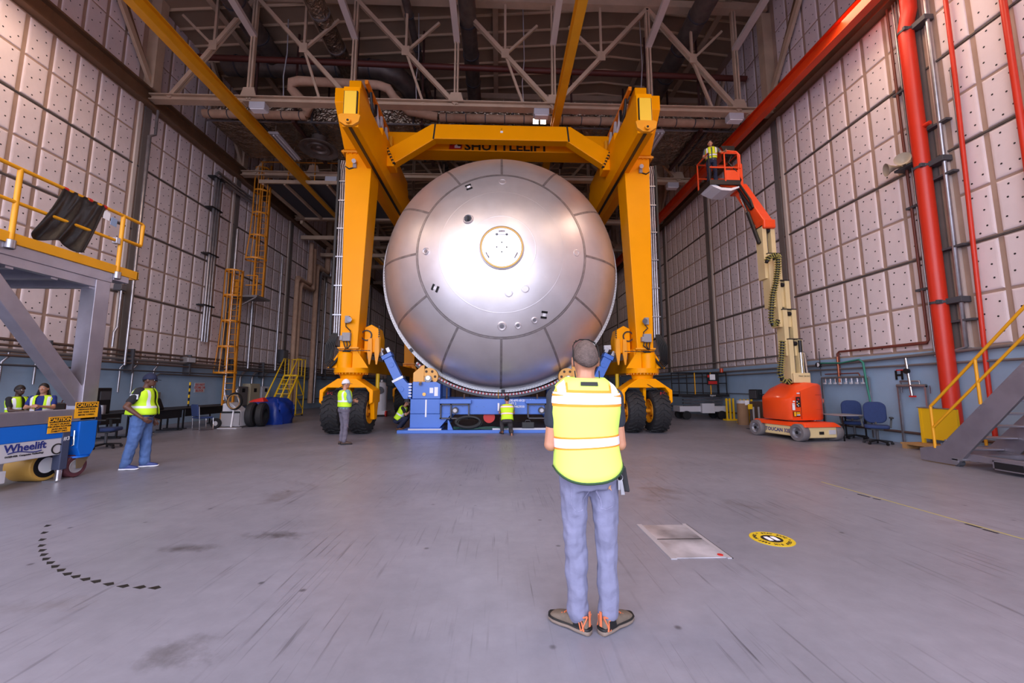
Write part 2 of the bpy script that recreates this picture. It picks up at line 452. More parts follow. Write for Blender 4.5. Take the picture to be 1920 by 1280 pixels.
# ---- roof trusses across the hall
NODES = [-13.3, -9.7, -5.75, -1.72, 2.15, 6.05, 9.65, 11.0]
ZB, ZT = 12.55, 17.0
def truss(y, first):
    lab = ['tan steel roof truss crossing the hall just behind the gantry tops',
           'second roof truss back, seen through the gantry above the silver dome',
           'third roof truss back, behind the gantry cross beam', 'fourth roof truss back, dim above the rear of the hall',
           'fifth roof truss back, deep in the dark rear of the hall', 'last roof truss, farthest in the dark rear of the hall'][first]
    t = thing('roof_truss', lab, 'truss', (-1.2, y, ZB-.15), 'roof trusses across the hall')
    b = B().box(-13.35, 11.05, y-.16, y+.16, ZB+.06, ZB+.10).box(-13.35, 11.05, y-.16, y+.16, ZB-.15, ZB-.11).box(-13.35, 11.05, y-.03, y+.03, ZB-.11, ZB+.06)
    b.build('bottom_chord', m_truss, t)
    B().box(-13.35, 11.05, y-.16, y+.16, ZT, ZT+.3).build('top_chord', m_truss, t)
    for x in NODES[1:-1]:
        v = B().box(x-.09, x-.02, y-.07, y+.07, ZB, ZT).box(x+.02, x+.09, y-.07, y+.07, ZB, ZT)
        v.build('vertical', m_truss, t)
        B().prism([(-.32, 0), (.32, 0), (.2, .42), (-.2, .42)], (x, y-.09, ZB+.06), (1,0,0), (0,0,1), (0,.03,0)).build('gusset_plate', m_truss, t)
    if first > 2: 
        for xa, xb in ((0,1),(1,2),(2,3),(3,4),(5,4),(5,6)):
            B().bar((NODES[xa], y, ZT), (NODES[xb], y, ZB), .13, .1, (0,1,0)).build('diagonal', m_truss, t)
        return
    for xa, xb in ((0, 0), (1, 2), (2, 3), (3, 4), (5, 4), (5, 6)):
        if xa == xb:
            p, q = V((NODES[1], y, ZT)), V((NODES[0]+.6, y, ZB))
        else:
            p, q = V((NODES[xa], y, ZT)), V((NODES[xb], y, ZB))
        d = B().bar(p+V((0,-.05,0)), q+V((0,-.05,0)), .15, .07, (0,1,0)).bar(p+V((0,.05,0)), q+V((0,.05,0)), .15, .07, (0,1,0))
        d.build('diagonal', m_truss, t)
        m = (p+q)/2
        B().bar(m, (m.x, y, ZT), .09, .09, (0,1,0)).build('sub_strut', m_truss, t)
        B().bar(m, (m.x+(1.3 if q.x > p.x else -1.3), y, ZT-.9), .09, .09, (0,1,0)).build('sub_strut', m_truss, t)
        if q.x > p.x: B().bar(m, (m.x+.75, y, ZB), .09, .09, (0,1,0)).build('sub_strut', m_truss, t)
        B().prism([(-.15, -.20), (.15, -.20), (.15, .20), (-.15, .20)], (m.x, y-.1, m.z), (1,0,0), (0,0,1), (0,.03,0)).build('gusset_plate', m_truss, t)
for i in range(6): truss(14.6+5.45*i, i)

# sway braces running along the hall at the truss verticals
SWAY = ['west', 'a', 'b', 'c', 'd', 'e']
for i, x in enumerate(NODES[1:-1]):
    o = B().bar((x, 14.6, 15.3), (x, 4, 16.6), .24, .16).build('sway_brace', m_trimw)
    tag(o, 'pale strut running forward from first truss, '+['nearest the left wall', 'above left gantry leg', 'right of left gantry leg', 'beside middle monorail', 'above right gantry leg', 'beside orange monorail'][i], 'strut', 'struts running forward from the first truss')

# ---- monorail beams hung under the trusses
def rail(x, m, lab):
    t = thing('monorail_beam', lab, 'rail', (x, 4, 11.9))
    y0, y1 = 1.0, 40
    B().box(x-.02, x+.02, y0, y1, 11.95, 12.32).build('web', m, t)
    B().box(x-.13, x+.13, y0, y1, 11.9, 11.95).build('bottom_flange', m, t)
    B().box(x-.13, x+.13, y0, y1, 12.32, 12.36).build('top_flange', m, t)
    for k in range(5):
        y = 14.6+5.45*k
        B().box(x-.2, x+.2, y-.14, y+.14, 12.36, 12.405).build('hanger_plate', m_truss, t)
rail(-10.05, m_railyel, 'yellow monorail beam on the left, running back under the trusses')
rail(2.25, m_railyel, 'yellow monorail beam over the middle of the hall, behind the lettered cross beam')
rail(10.15, m_railor, 'orange red monorail beam along the right wall')

# ---- white light housings on truss chords
def lamp_box(x, y, lab):
    t = thing('light_housing', lab, 'light', (x, y, 12.0), 'white light housings on the trusses')
    B().box(x-.3, x+.3, y-.16, y+.16, 12.14, 12.4).build('housing', m_lgrey, t, None, .02)
    B().box(x-.26, x+.26, y-.13, y+.13, 12.10, 12.14).build('lens', m_white, t)
lamp_box(-9.3, 14.6, 'white light housing on the truss beside the left yellow monorail')
lamp_box(1.65, 14.6, 'white light housing on the truss beside the middle yellow monorail')
lamp_box(9.45, 14.6, 'white light housing on the truss beside the orange monorail')
lamp_box(-8.75, 20.05, 'white light housing on the second truss, left of the left gantry leg')
lamp_box(9.3, 20.05, 'white light housing on the second truss, behind the worker in the lift basket')
# ================================================================== the gantry
G = thing('gantry_crane', 'tall yellow mobile gantry crane straddling the silver dome', 'crane', (0, 13.6, 0))
LX = 4.95                                            # leg centre offset
def sbox(sg, xa, xb, y0, y1, z0, z1): return B().box(min(sg*xa, sg*xb), max(sg*xa, sg*xb), y0, y1, z0, z1)
ANG = [i*2*PI/40 for i in range(40)]
def tyre(cx, cy, r=.72, w=.56, hub_side=1):
    t = B()
    hw = w/2
    prof = [(.40, -hw*.86), (.52, -hw), (r*.88, -hw*.98), (r*.95, -hw*.86), (r*.955, 0), (r*.95, hw*.86), (r*.88, hw*.98), (.52, hw), (.40, hw*.86)]
    t.lathe(prof, (cx, cy, r), (1, 0, 0), 40)
    # chevron lugs
    n = 22
    for i in range(n):
        for s in (-1, 1):
            def pt(u, a, rr): return (cx+s*u*hw, cy+math.cos(a)*rr, r+math.sin(a)*rr)
            a0 = 2*PI*(i+(0.25 if s > 0 else .25))/n
            segs = [(.02, a0), (.35, a0+.05), (.55, a0+.16), (.98, a0+.24)]
            for (u0, b0), (u1, b1) in zip(segs, segs[1:]):
                d = .10
                lo = [pt(u0, b0, r*.93), pt(u1, b1, r*.93), pt(u1, b1+d, r*.93), pt(u0, b0+d, r*.93)]
                hi = [pt(u0, b0, r), pt(u1, b1, r if u1 < .9 else r*.965), pt(u1, b1+d, r if u1 < .9 else r*.965), pt(u0, b0+d, r)]
                t.hexa(lo, hi)
    return t
def wheel(cx, cy, hub):
    t = tyre(cx, cy).build('tyre', m_rubber, G, 35)
    h = B().lathe([(.41, -.22), (.40, -.26), (.36, -.24), (.33, -.12), (.16, -.10), (.15, -.2), (.0, -.2)], (cx, cy, .72), (hub, 0, 0), 24)
    h.lathe([(.41, -.22), (.41, .22), (.3, .2), (0, .2)], (cx, cy, .72), (hub, 0, 0), 24)
    hb = B()
    for k in range(10):
        a = 2*PI*k/10
        hb.cyl((cx-hub*.10, cy+.25*math.cos(a), .72+.25*math.sin(a)), (cx-hub*.15, cy+.25*math.cos(a), .72+.25*math.sin(a)), .022, None, 6)
    h.v += []; o = h.build('wheel_rim', m_yel2, t, 35)
    hb.build('wheel_nuts', m_yel2, t)
def corner(sg, yc, front):
    x0 = sg*LX
    for dx in (-.42, .42): wheel(x0+sg*dx, yc, sg)
    # fork: bent plate arch over the two tyres, three arms
    for yy in (-.42, .36):
        pass
    arch = [(-.86, 1.02), (-.86, 1.42), (-.30, 1.80), (.30, 1.80), (.86, 1.42), (.86, 1.02), (.74, .96), (.74, 1.34), (.62, 1.50), (-.62, 1.50), (-.74, 1.34), (-.74, .96)]
    B().prism(arch, (x0, yc-.40, 0), (1,0,0), (0,0,1), (0, .8, 0)).build('fork', m_yel, G, 40, .02)
    B().prism([(-.13,.46),(.13,.46),(.17,.7),(.26,1.05),(-.26,1.05),(-.17,.7)], (x0-sg*.86, yc, 0), (0,1,0), (0,0,1), (sg*.14, 0, 0)).build('axle_arm', m_yel, G, 40, .015)
    B().prism([(-.13,.66),(.13,.66),(.17,.8),(.26,1.05),(-.26,1.05),(-.17,.8)], (x0+sg*.72, yc, 0), (0,1,0), (0,0,1), (sg*.14, 0, 0)).build('axle_arm', m_yel, G, 40, .015)
    B().prism([(-.08,.62),(.08,.62),(.2,1.52),(-.2,1.52)], (x0-.05, yc, 0), (0,1,0), (0,0,1), (.10, 0, 0)).build('axle_arm', m_yel, G, None, .01)
    B().cyl((x0-.84, yc, .72), (x0+.84, yc, .72), .07, None, 12).build('axle', m_yel2, G, 40)
    B().lathe([(.0,1.78),(.34,1.78),(.36,1.9),(.46,1.98),(.48,2.0),(.48,2.03)], (x0, yc, 0), (0,0,1), 28).build('slew_neck', m_yel, G, 40)
    B().lathe([(.0,1.99),(.55,1.99),(.55,2.15),(.0,2.15)], (x0, yc, 0), (0,0,1), 32).build('turntable', m_yel, G, 40)
    if front:
        bt = B()
        for k in range(28):
            a = 2*PI*k/28
            bt.cyl((x0+.51*math.cos(a), yc+.51*math.sin(a), 1.94), (x0+.51*math.cos(a), yc+.51*math.sin(a), 1.99), .018, None, 6)
        bt.build('bolt_ring', m_yel2, G)
    B().lathe([(.0,2.15),(.25,2.15),(.25,2.62),(.21,2.66),(0,2.66)], (x0+sg*.12, yc-.28, 0), (0,0,1), 20).build('pivot_sleeve', m_yel, G, 40)
    for s in (-1, 1):
        B().prism([(0,0),(.52,0),(.10,.62),(0,.62)], (x0+s*.14, yc-.36, 2.15), (s,0,0), (0,0,1), (0,.04,0)).build('gusset', m_yel, G)
    B().box(x0-.36, x0+.36, yc-.28, yc+.40, 2.15, 2.80).build('leg_foot', m_yel, G, None, .015)
    # tapered leg: outer face upright, inner face leaning
    def ring(z, xi, xo, y0, y1):
        a, b_ = sorted((sg*xi, sg*xo)); return [(a,y0,z),(b_,y0,z),(b_,y1,z),(a,y1,z)]
    ya, yb = yc-.40, yc+.36
    B().hexa(ring(2.80, 4.68, 5.24, ya+.04, yb), ring(9.62, 4.42, 5.34, ya-.02, yb+.12)).build('leg', m_yel, G, None, .02)
    fl = B().box(x0-.52, x0+.52, ya-.08, yb+.2, 9.60, 9.67)
    for k in range(7): fl.cyl((x0-.46+.15*k, ya-.05, 9.56), (x0-.46+.15*k, ya-.05, 9.71), .02, None, 6)
    fl.build('flange', m_yel2, G)
    B().box(x0-.34, x0+.34, ya-.03, yb+.02, 2.78, 2.83).build('flange', m_yel2, G)
    # lights and boxes on the front face
    if front:
        yf = ya+.02
        xk = x0+sg*.05
        B().box(xk-.13, xk+.13, yf-.14, yf, 3.02, 3.30).box(xk-.20, xk-.10, yf-.16, yf, 3.04, 3.2).build('junction_box', m_grey, G, None, .01)
        B().box(xk-.07, xk+.07, yf-.12, yf, 3.62, 3.86).build('lamp_box', m_grey, G, None, .01)
        B().cyl((xk-sg*.10, yf-.1, 3.74), (xk-sg*.10, yf-.2, 3.72), .07, .085, 14).build('work_lamp', m_chrome, G, 40)
        B().box(xk-.06, xk+.06, yf-.10, yf+.02, 9.05, 9.2).build('lamp_box', m_grey, G, None, .01)
        B().cyl((xk, yf-.06, 9.27), (xk, yf-.18, 9.24), .06, .075, 14).build('work_lamp', m_lgrey, G, 40)
        cb = B()
        cb.tube([(xk-.05, yf-.05, 3.62), (xk+.03*sg, yf-.09, 3.5), (xk-.12*sg, yf-.08, 3.36), (xk-.1*sg, yf-.06, 3.28)], .016, 6)
        cb.build('lamp_cable', m_cable, G, 60); cb = B()
        cb.tube([(xk, yf-.04, 9.08), (xk+sg*.2, yf-.05, 9.02), (xk+sg*.34, yf-.02, 9.12)], .022, 6)
        cb.build('lamp_cable', m_cable, G, 60); cb = B()
        for k in range(3): cb.tube([(xk-.1+.1*k, yf-.06, 3.02), (xk-.1+.1*k-sg*.04, yf-.09, 2.9), (xk+sg*.02+.03*k, yf-.05, 2.78)], .018, 6)
        cb.build('lamp_cable', m_cable, G, 60, kind='stuff')
        # conduits and hoses down the outer edge
        for k in range(3):
            xo = sg*(5.36+.075*k)
            B().tube([(xo, ya+.12, 9.4), (xo+sg*.04, ya+.12, 9.2), (xo, ya+.12, 9.0), (sg*(5.33+.075*k), ya+.12, 3.2)], .03, 8).build('conduit', m_galv, G, 60)
        for z in (3.9, 4.9, 5.9, 6.9, 7.9, 8.6): B().box(min(sg*5.24, sg*5.62), max(sg*5.24, sg*5.62), ya+.06, ya+.18, z, z+.04).build('clamp', m_galv, G)
        B().box(min(sg*5.55, sg*5.62), max(sg*5.55, sg*5.62), ya+.05, ya+.12, 3.2, 9.4).build('cable_tray', m_black, G)
        hs = B()
        for k in range(6):
            a = .08*k
            hs.tube([(sg*(5.36+.03*k), ya+.1, 3.3), (sg*(5.40+.05*k), ya+.02-.02*k, 2.9), (sg*(5.46+.04*k), ya-.02, 2.45-.03*k), (sg*(5.34+.03*k), ya-.03, 2.3-.03*k), (sg*(5.2), ya-.02, 2.55), (sg*(5.05-.04*k), ya-.02, 2.72)], .028, 6)
        hs.build('hose_bundle', m_cable, G, 60)
        ch = B()
        for k in range(12): ch.box(x0+sg*(.3-.09*k)-.035, x0+sg*(.3-.09*k)+.035, ya-.06, ya-.02, 2.70, 2.725)
        ch.build('chain_guard', m_black, G)
for sg in (-1, 1):
    corner(sg, 13.62, True); corner(sg, 22.6, False)
    # lower side beam between front and back corners
    sbox(sg, 4.62, 5.28, 14.0, 22.2, 2.02, 2.52).build('sill_beam', m_yel, G, None, .02)
    # motor guard with two claws on the inner face of the front corner
    B().prism([(0,2.70),(0,3.55),(.22,3.66),(.46,3.52),(.54,3.2),(.54,2.70)], (sg*4.60, 13.7, 0), (-sg,0,0), (0,0,1), (0,.55,0)).build('motor_guard', m_yel, G, None, .02)
    B().lathe([(.19,0),(.19,-.03),(.15,-.03)], (sg*4.52, 13.69, 3.28), (0,1,0), 24).build('guard_ring', m_black, G, 40)
    for dx in (.22, .46):
        B().prism([(-.06,.0),(.06,.0),(.08,.5),(.02,.9),(-.02,.9),(-.08,.5)], (sg*(4.60-dx), 13.62, 3.18), (1,0,0), (0,0,-1), (0,.06,0)).build('claw', m_yel2, G)
    b = B()
    for k in range(12): b.box(sg*4.10-.02, sg*4.10+.02, 13.66, 13.7, 2.8+.07*k, 2.84+.07*k)
    b.build('warning_marks', m_black, G)
    # top girder with tapering nose
    xa, xb = sorted((sg*4.72, sg*5.36))
    B().prism([(12.15, 10.72), (12.15, 11.22), (12.5, 11.3), (23.2, 11.3), (23.2, 9.67), (13.1, 9.67)], (xa, 0, 0), (0,1,0), (0,0,1), (xb-xa, 0, 0)).build('top_girder', m_yel, G, None, .02)
    xc, xd = sorted((sg*4.58, sg*4.98))
    B().prism([(12.3, 11.18), (12.3, 11.62), (12.9, 11.62), (13.4, 11.3), (13.4, 11.18)], (xc, 0, 0), (0,1,0), (0,0,1), (xd-xc, 0, 0)).build('sheave_hood', m_yel, G, None, .02)
    # hoist beam under and inside the girder
    xa, xb = sorted((sg*4.12, sg*4.60))
    B().box(xa, xb, 10.98, 17.3, 9.06, 10.34).box(sg*4.36-.2, sg*4.36+.2, 13.4, 17.3, 10.34, 10.72).build('hoist_beam', m_yel, G, None, .02)
    xm = (xa+xb)/2
    B().box(xm-.05, xm+.05, 11.0, 17.3, 9.045, 9.065).build('beam_slot', m_black, G)
    B().box(xm-.20, xm+.20, 10.93, 10.99, 9.26, 10.16).build('end_frame', m_ink, G)
    B().box(xm-.175, xm+.175, 10.90, 10.95, 9.28, 10.14).build('end_plate', mat('plate_yellow', (255, 206, 60), .4), G, None, .01)
    B().prism([(-.32,.12),(-.28,-.08),(-.1,-.2),(.1,-.2),(.28,-.08),(.32,.12),(.24,.16),(-.24,.16)], (xm, 10.87, 9.24), (1,0,0), (0,0,1), (0,.1,0)).build('pin_plate', m_yel2, G, None, .01)
    pin = B().cyl((xm, 10.87, 9.14), (xm, 10.79, 9.14), .075, None, 16).build('hinge_pin', m_yel2, G, 40)
    B().cyl((xm, 10.795, 9.14), (xm, 10.78, 9.14), .035, None, 12).build('pin_hole', m_ink, pin, 40)
    # festoon rail and looped hoses on the inner top edge
    B().box(sg*4.38-.05, sg*4.38+.05, 12.2, 16.5, 11.42, 11.56).build('festoon_rail', mat('rail_amber', (226, 128, 10), .5), G)
    for k in range(5):
        y0 = 12.6+.62*k
        B().tube([(sg*4.36, y0, 11.42), (sg*4.34, y0+.1, 11.0), (sg*4.34, y0+.32, 10.82), (sg*4.34, y0+.52, 11.0), (sg*4.36, y0+.6, 11.42)], .05, 8).build('festoon_hose', m_black if k < 1 else m_lgrey, G, 60)
    # slack hook at the rear end of the hoist beam
    B().box(xm-.10, xm+.10, 17.1, 17.3, 8.86, 9.06).build('end_stop', m_yel2, G)
    B().tube([(xm-.05, 17.2, 8.86), (xm-.05, 17.2, 8.6), (xm-.12, 17.2, 8.45), (xm-.05, 17.2, 8.35)], .03, 6).build('shackle', m_galv, G, 60)
# cross beam with lettering and bent bumper tube in front of it
B().box(-4.46, 4.46, 14.72, 15.42, 10.72, 11.46).build('cross_beam', m_yel, G, None, .02)
B().box(-4.46, 4.46, 21.4, 22.1, 10.72, 11.46).build('cross_beam', m_yel, G, None, .02)
tz0, tz1, ty0, ty1 = 10.70, 11.29, 13.95, 14.30
tube_pts = [(-4.30, 9.93), (-2.48, 11.0), (2.62, 11.0), (4.30, 9.98)]
poly = [(-4.02, 9.60), (-2.40, 10.70), (2.54, 10.70), (4.10, 9.64), (4.40, 10.16), (2.68, 11.29), (-2.52, 11.29), (-4.36, 10.12)]
B().prism(poly, (0, ty0, 0), (1,0,0), (0,0,1), (0, ty1-ty0, 0)).build('spreader_tube', m_yel, G, None, .02)
for s, x in ((-1, -2.46), (1, 2.61)):
    B().prism([(-.03-.06*s*0, .0), (.03, .0), (.03, .63), (-.03, .63)], (x+.0, ty0-.004, 10.68), (1,0,s*.1), (-s*.10,0,1), (0, .01, 0)).build('joint_line', m_ink, G)
for s in (-1, 1):
    x = s*4.02
    b = B(); c = B()
    for k in range(14):
        u = k/13; px, pz = x-s*.02-s*.34*(1-u)*0-s*(.30*u-.30)*-.9, 10.5-.95*u
        (b if k % 2 else c).cyl((s*(4.22-.30*(1-u)*0-.34*u), ty0-.03, 10.42-.72*u+.0), (s*(4.22-.34*u)-s*.02, ty0-.03, 10.36-.72*u), .055, None, 8)
    b.build('chain_roller', m_ink, G, 60); c.build('chain_roller', m_yel2, G, 60)
    b = B().cyl((s*4.2, 14.6, 10.7), (s*4.2, 14.6, 11.15), .08, None, 12); b.build('vertical_roller', m_yel2, G, 60)
    B().box(min(s*3.86, s*4.13), max(s*3.86, s*4.13), 13.9, 14.4, 9.56, 9.98).build('tube_end_block', m_yel, G, None, .02)
# lettering on the cross beam
text('lettering', 'SHUTTLELIFT', .46, (.28, 14.715, 10.90), (1,0,0), (0,0,1), m_ink, G, .012, 'CENTER', 1.22)
text('tube_label', 'C', .10, (.08, ty0-.004, 11.12), (1,0,0), (0,0,1), m_ink, G)
B().box(.03, .13, ty0-.004, ty0, 10.98, 11.06).build('label_plate', m_white, G)
lg = B().prism([(0,0),(.50,0),(.56,.44),(.06,.44)], (-1.98, 14.716, 10.78), (1,0,0), (0,0,1), (0,.004,0)).build('logo', m_inkr, G)
B().prism([(.02,.20),(.30,.42),(.46,.42),(.34,.30),(.50,.14),(.40,.10),(.26,.24),(.10,.16)], (-1.98, 14.711, 10.78), (1,0,0), (0,0,1), (0,.005,0)).build('logo_bird', m_ink, lg)
B().prism([(.22,.05),(.44,.05),(.46,.12),(.36,.12),(.30,.20),(.22,.14)], (-1.98, 14.709, 10.78), (1,0,0), (0,0,1), (0,.007,0)).build('logo_letter', m_inkw, lg)
for s in (-1, 1):
    o = text('fork_marking', 'JLC', .12, (s*(LX+.52), 13.21, 1.32), (1,0,0), (0,0,1), m_inkr, G, .004)
    B().lathe([(.0,-.02),(.11,-.02),(.12,0)], (s*LX, 13.215, 1.62), (0,-1,0), 20).build('hub_cover', m_yel2, G, 40)
    B().tube([(s*LX, 13.18, 1.62), (s*(LX+.2), 13.16, 1.5), (s*(LX+.4), 13.17, 1.38), (s*(LX+.6), 13.19, 1.34)], .01, 5).build('grease_line', m_cable, G, 60)
    # engine gear under the sill beams
    B().box(min(s*4.1, s*4.6), max(s*4.1, s*4.6), 17.2, 18.6, 1.5, 2.0).box(min(s*4.2, s*4.5), max(s*4.2, s*4.5), 16.2, 16.8, 1.55, 2.0).build('hydraulic_unit', m_black, G, None, .02)
    B().cyl((s*4.35, 14.55, 1.2), (s*4.35, 14.55, 2.0), .07, None, 10).build('steer_cylinder', m_lemon, G, 40)

# ================================================================== the dome
DC = V((.08, 14.6, 5.72)); DA, DD = 4.26, 2.92
def dome_y(r): return DC.y - DD*math.sqrt(max(0, 1-(r/DA)**2))
def dp(r, a, off=0.0):       # point on the dome at radius r, angle a (0 = straight down, clockwise seen from the camera)
    n = V((math.sin(a)*-r/DA**2, -math.sqrt(max(1e-4, 1-(r/DA)**2))/DD, -math.cos(a)*r/DA**2)).normalized()
    return V((DC.x-math.sin(a)*r, dome_y(r), DC.z-math.cos(a)*r)) + n*off
def dome_material():
    m = bpy.data.materials.new('brushed_tank_aluminium'); m.use_nodes = True
    nt = m.node_tree; N, L = nt.nodes, nt.links; p = N['Principled BSDF']
    p.inputs['Metallic'].default_value = .80
    tc = N.new('ShaderNodeTexCoord')
    n = N.new('ShaderNodeTexNoise'); n.inputs['Scale'].default_value = .8; n.inputs['Detail'].default_value = 6
    L.new(tc.outputs['Object'], n.inputs['Vector'])
    r = N.new('ShaderNodeValToRGB'); r.color_ramp.elements[0].color = lin((222, 216, 218)); r.color_ramp.elements[1].color = lin((243, 238, 240))
    r.color_ramp.elements[0].position = .3; r.color_ramp.elements[1].position = .7
    L.new(n.outputs['Fac'], r.inputs[0]); L.new(r.outputs[0], p.inputs['Base Color'])
    n2 = N.new('ShaderNodeTexNoise'); n2.inputs['Scale'].default_value = 3; n2.inputs['Detail'].default_value = 8
    L.new(tc.outputs['Object'], n2.inputs['Vector'])
    mr = N.new('ShaderNodeMapRange'); mr.inputs[3].default_value = .36; mr.inputs[4].default_value = .46
    L.new(n2.outputs['Fac'], mr.inputs[0]); L.new(mr.outputs[0], p.inputs['Roughness'])
    return m
m_dome = dome_material()
m_weld = mat('weld_land', (178, 170, 170), .55, .85, .3, 5)
m_weldl = mat('weld_bead', (214, 208, 208), .4, .9, .3, 12)
D = thing('tank_dome', 'large silver metal tank dome with round hatch, facing the camera', 'tank', (DC.x, DC.y, DC.z-DA))
RW = 2.68
cap = B(); rr = [0.02]+[RW*i/22 for i in range(1, 23)]
cap.lathe([(r, dome_y(r)-DC.y) for r in rr], DC, (0,1,0), 96); cap.build('dome_cap', m_dome, D, 180)
for k in range(12):
    g = B(); a0 = 2*PI*k/12
    rings = []
    for i in range(15):
        t = i/14; r = DA*math.sin(math.asin(RW/DA)+(PI/2-math.asin(RW/DA))*t)
        rings.append([dp(min(r, DA*.99995), a0+2*PI/12*j/10) for j in range(11)])
    g.loft(rings, False, False); g.build('gore_panel', m_dome, D, 180)
    w = B(); rings = []
    for i in range(13):
        t = i/12; r = DA*math.sin(math.asin((RW+.03)/DA)+(PI/2-math.asin(RW/DA)-.05)*t)
        wd = .038
        rings.append([dp(min(r, DA*.9995), a0+s*wd/r, .004 if abs(s) == 1 else .007) for s in (-1, -.4, .4, 1)])
    w.loft(rings, False, False); w.build('weld_seam', m_weld, D, 60)
for r0, r1, mm in ((RW-.04, RW+.04, m_weld), (RW-.012, RW+.012, m_weldl)):
    w = B(); rings = [[dp(r0, 2*PI*j/96, .004 if mm is m_weld else .008) for j in range(97)], [dp(r1, 2*PI*j/96, .004 if mm is m_weld else .008) for j in range(97)]]
    w.loft(rings, False, False); w.build('weld_ring', mm, D, 60)
# faint machined land rings on the cap
for r in (1.05, 1.95):
    w = B().lathe([(r-.012, dome_y(r-.012)-DC.y-.004), (r, dome_y(r)-DC.y-.007), (r+.012, dome_y(r+.012)-DC.y-.004)], DC, (0,1,0), 96); w.build('machined_land', m_dome, D, 180)
# hatch
hy = dome_y(.62)
B().lathe([(.0, -.035), (.60, -.035), (.61, .0)], (DC.x, hy-.05, DC.z), (0,1,0), 64).build('hatch_cover', mat('hatch_silver', (236, 232, 236), .38, .7), D, 40)
m_brass = mat('hatch_seal', (206, 160, 84), .4, .5)
ring = B().lathe([(.61, .03), (.61, -.05), (.645, -.05), (.645, .05)], (DC.x, hy-.04, DC.z), (0,1,0), 72).build('hatch_seal', m_brass, D, 40)
B().lathe([(.655, .05), (.655, -.04), (.675, -.03), (.69, .06)], (DC.x, hy-.04, DC.z), (0,1,0), 72).build('hatch_rim', m_dome, D, 40)
for px, pz in ((0, .30/2), (0, -.30/2), (-.15, 0), (.15, 0)):
    B().cyl((DC.x+px, hy-.085, DC.z+pz), (DC.x+px, hy-.10, DC.z+pz), .02, None, 10).build('hatch_hole', m_ink, D, 40)
for a in (0, 2.1, -2.1):
    c = V((DC.x+math.sin(a)*.5, hy-.09, DC.z+math.cos(a)*.5)); t = V((math.cos(a), 0, -math.sin(a)))
    B().tube([c-t*.09, c-t*.085+V((0,-.04,0)), c+t*.085+V((0,-.04,0)), c+t*.09], .012, 6).build('hatch_handle', m_galv, D, 60)
for dx in (-.15, .15): B().lathe([(.035,0),(.035,-.012),(.015,-.012)], (DC.x+dx, hy-.086, DC.z+.40), (0,1,0), 14).build('hatch_valve', m_dgrey, D, 40)
B().box(DC.x-.20, DC.x+.20, hy-.093, hy-.085, DC.z+.395, DC.z+.405).build('hatch_etching', m_dgrey, D)
B().lathe([(.235,-.003),(.235,.003),(.245,.003),(.245,-.003)], (DC.x, hy-.087, DC.z), (0,1,0), 40).build('hatch_ring', m_galv, D, 40)
# ports: (pixel of its centre, radius)
def dome_hit(px, py):
    d = ray(px, py); o = CAM-DC
    a = (d.x/DA)**2+(d.z/DA)**2+(d.y/DD)**2; b = 2*(o.x*d.x/DA**2+o.z*d.z/DA**2+o.y*d.y/DD**2); c = (o.x/DA)**2+(o.z/DA)**2+(o.y/DD)**2-1
    t = (-b-math.sqrt(max(0, b*b-4*a*c)))/(2*a); p = CAM+d*t
    n = V(((p.x-DC.x)/DA**2, (p.y-DC.y)/DD**2, (p.z-DC.z)/DA**2)).normalized()
    return p, n
for px, py, r, cup in ((878, 411, .14, 1), (799, 471, .10, 1), (1081, 474, .09, 0), (941, 611, .12, 1), (971, 610, .085, 1), (1002, 600, .085, 1), (954, 549, .10, 0), (985, 541, .10, 0), (942, 340, .10, 0)):
    p, n = dome_hit(px, py)
    if cup:
        o = B().lathe([(r*1.25, -.01), (r*1.12, .03), (r, .06), (r*.92, .06), (r*.9, .02), (0, .02)], p, n, 28).build('port', m_dome, D, 40)
        if r > .13: B().lathe([(0, .03), (r*.85, .03)], p, n, 20).build('port_cap', m_dgrey, o); B().box(p.x-.025, p.x+.025, p.y-.09, p.y-.03, p.z-.06, p.z+.08).build('port_key', m_ink, o)
        else: B().lathe([(0, .035), (r*.55, .035), (r*.6, .02)], p, n, 16).build('port_cap', m_galv, o, 40)
    else:
        B().lathe([(r*1.3, -.01), (r*1.2, .012), (r*.95, .016), (r*.9, .004), (0, .004)], p, n, 28).build('port_boss', m_dome, D, 40)
# black and white target tabs
for px, py, ang in ((879, 351, .35), (816, 540, 1.05), (1020, 590, -.15)):
    p, n = dome_hit(px, py)
    u = V((math.cos(ang), 0, math.sin(ang))); u = (u-n*u.dot(n)).normalized(); w = n.cross(u)
    for q, mm, h in ((-.085, m_ink, .035), (0, m_white, .05), (.085, m_ink, .035)):
        c = p+w*q+n*.012
        B().prism([(-.10 if mm is m_ink else -.05, -h), (.10 if mm is m_ink else .05, -h), (.10 if mm is m_ink else .05, h), (-.10 if mm is m_ink else -.05, h)], c, u, w, n*.006).build('target_tab', mm, D)
# bolted flange ring and the barrel behind it
B().lathe([(4.20, .02), (4.25, -.01), (4.39, -.01), (4.39, .05), (4.25, .08)], DC, (0,1,0), 128).build('flange_ring', mat('flange_white', (252, 252, 254), .4), D, 40)
hb = B()
for k in range(260):
    a = 2*PI*k/260
    hb.cyl((DC.x+4.35*math.sin(a), DC.y-.01, DC.z+4.35*math.cos(a)), (DC.x+4.35*math.sin(a), DC.y-.016, DC.z+4.35*math.cos(a)), .012, None, 5)
hb.build('bolt_hole', m_dgrey, D, kind='stuff')
for a in (-.85, .85, 0.02):
    c = V((DC.x+4.34*math.sin(a), DC.y-.045, DC.z-4.34*math.cos(a)))
    t = V((math.cos(a), 0, math.sin(a))); u = V((math.sin(a), 0, -math.cos(a)))
    B().prism([(-.07,-.05),(.07,-.05),(.07,.06),(-.07,.06)], c, t, u, (0,.03,0)).build('flange_notch', m_dgrey, D)
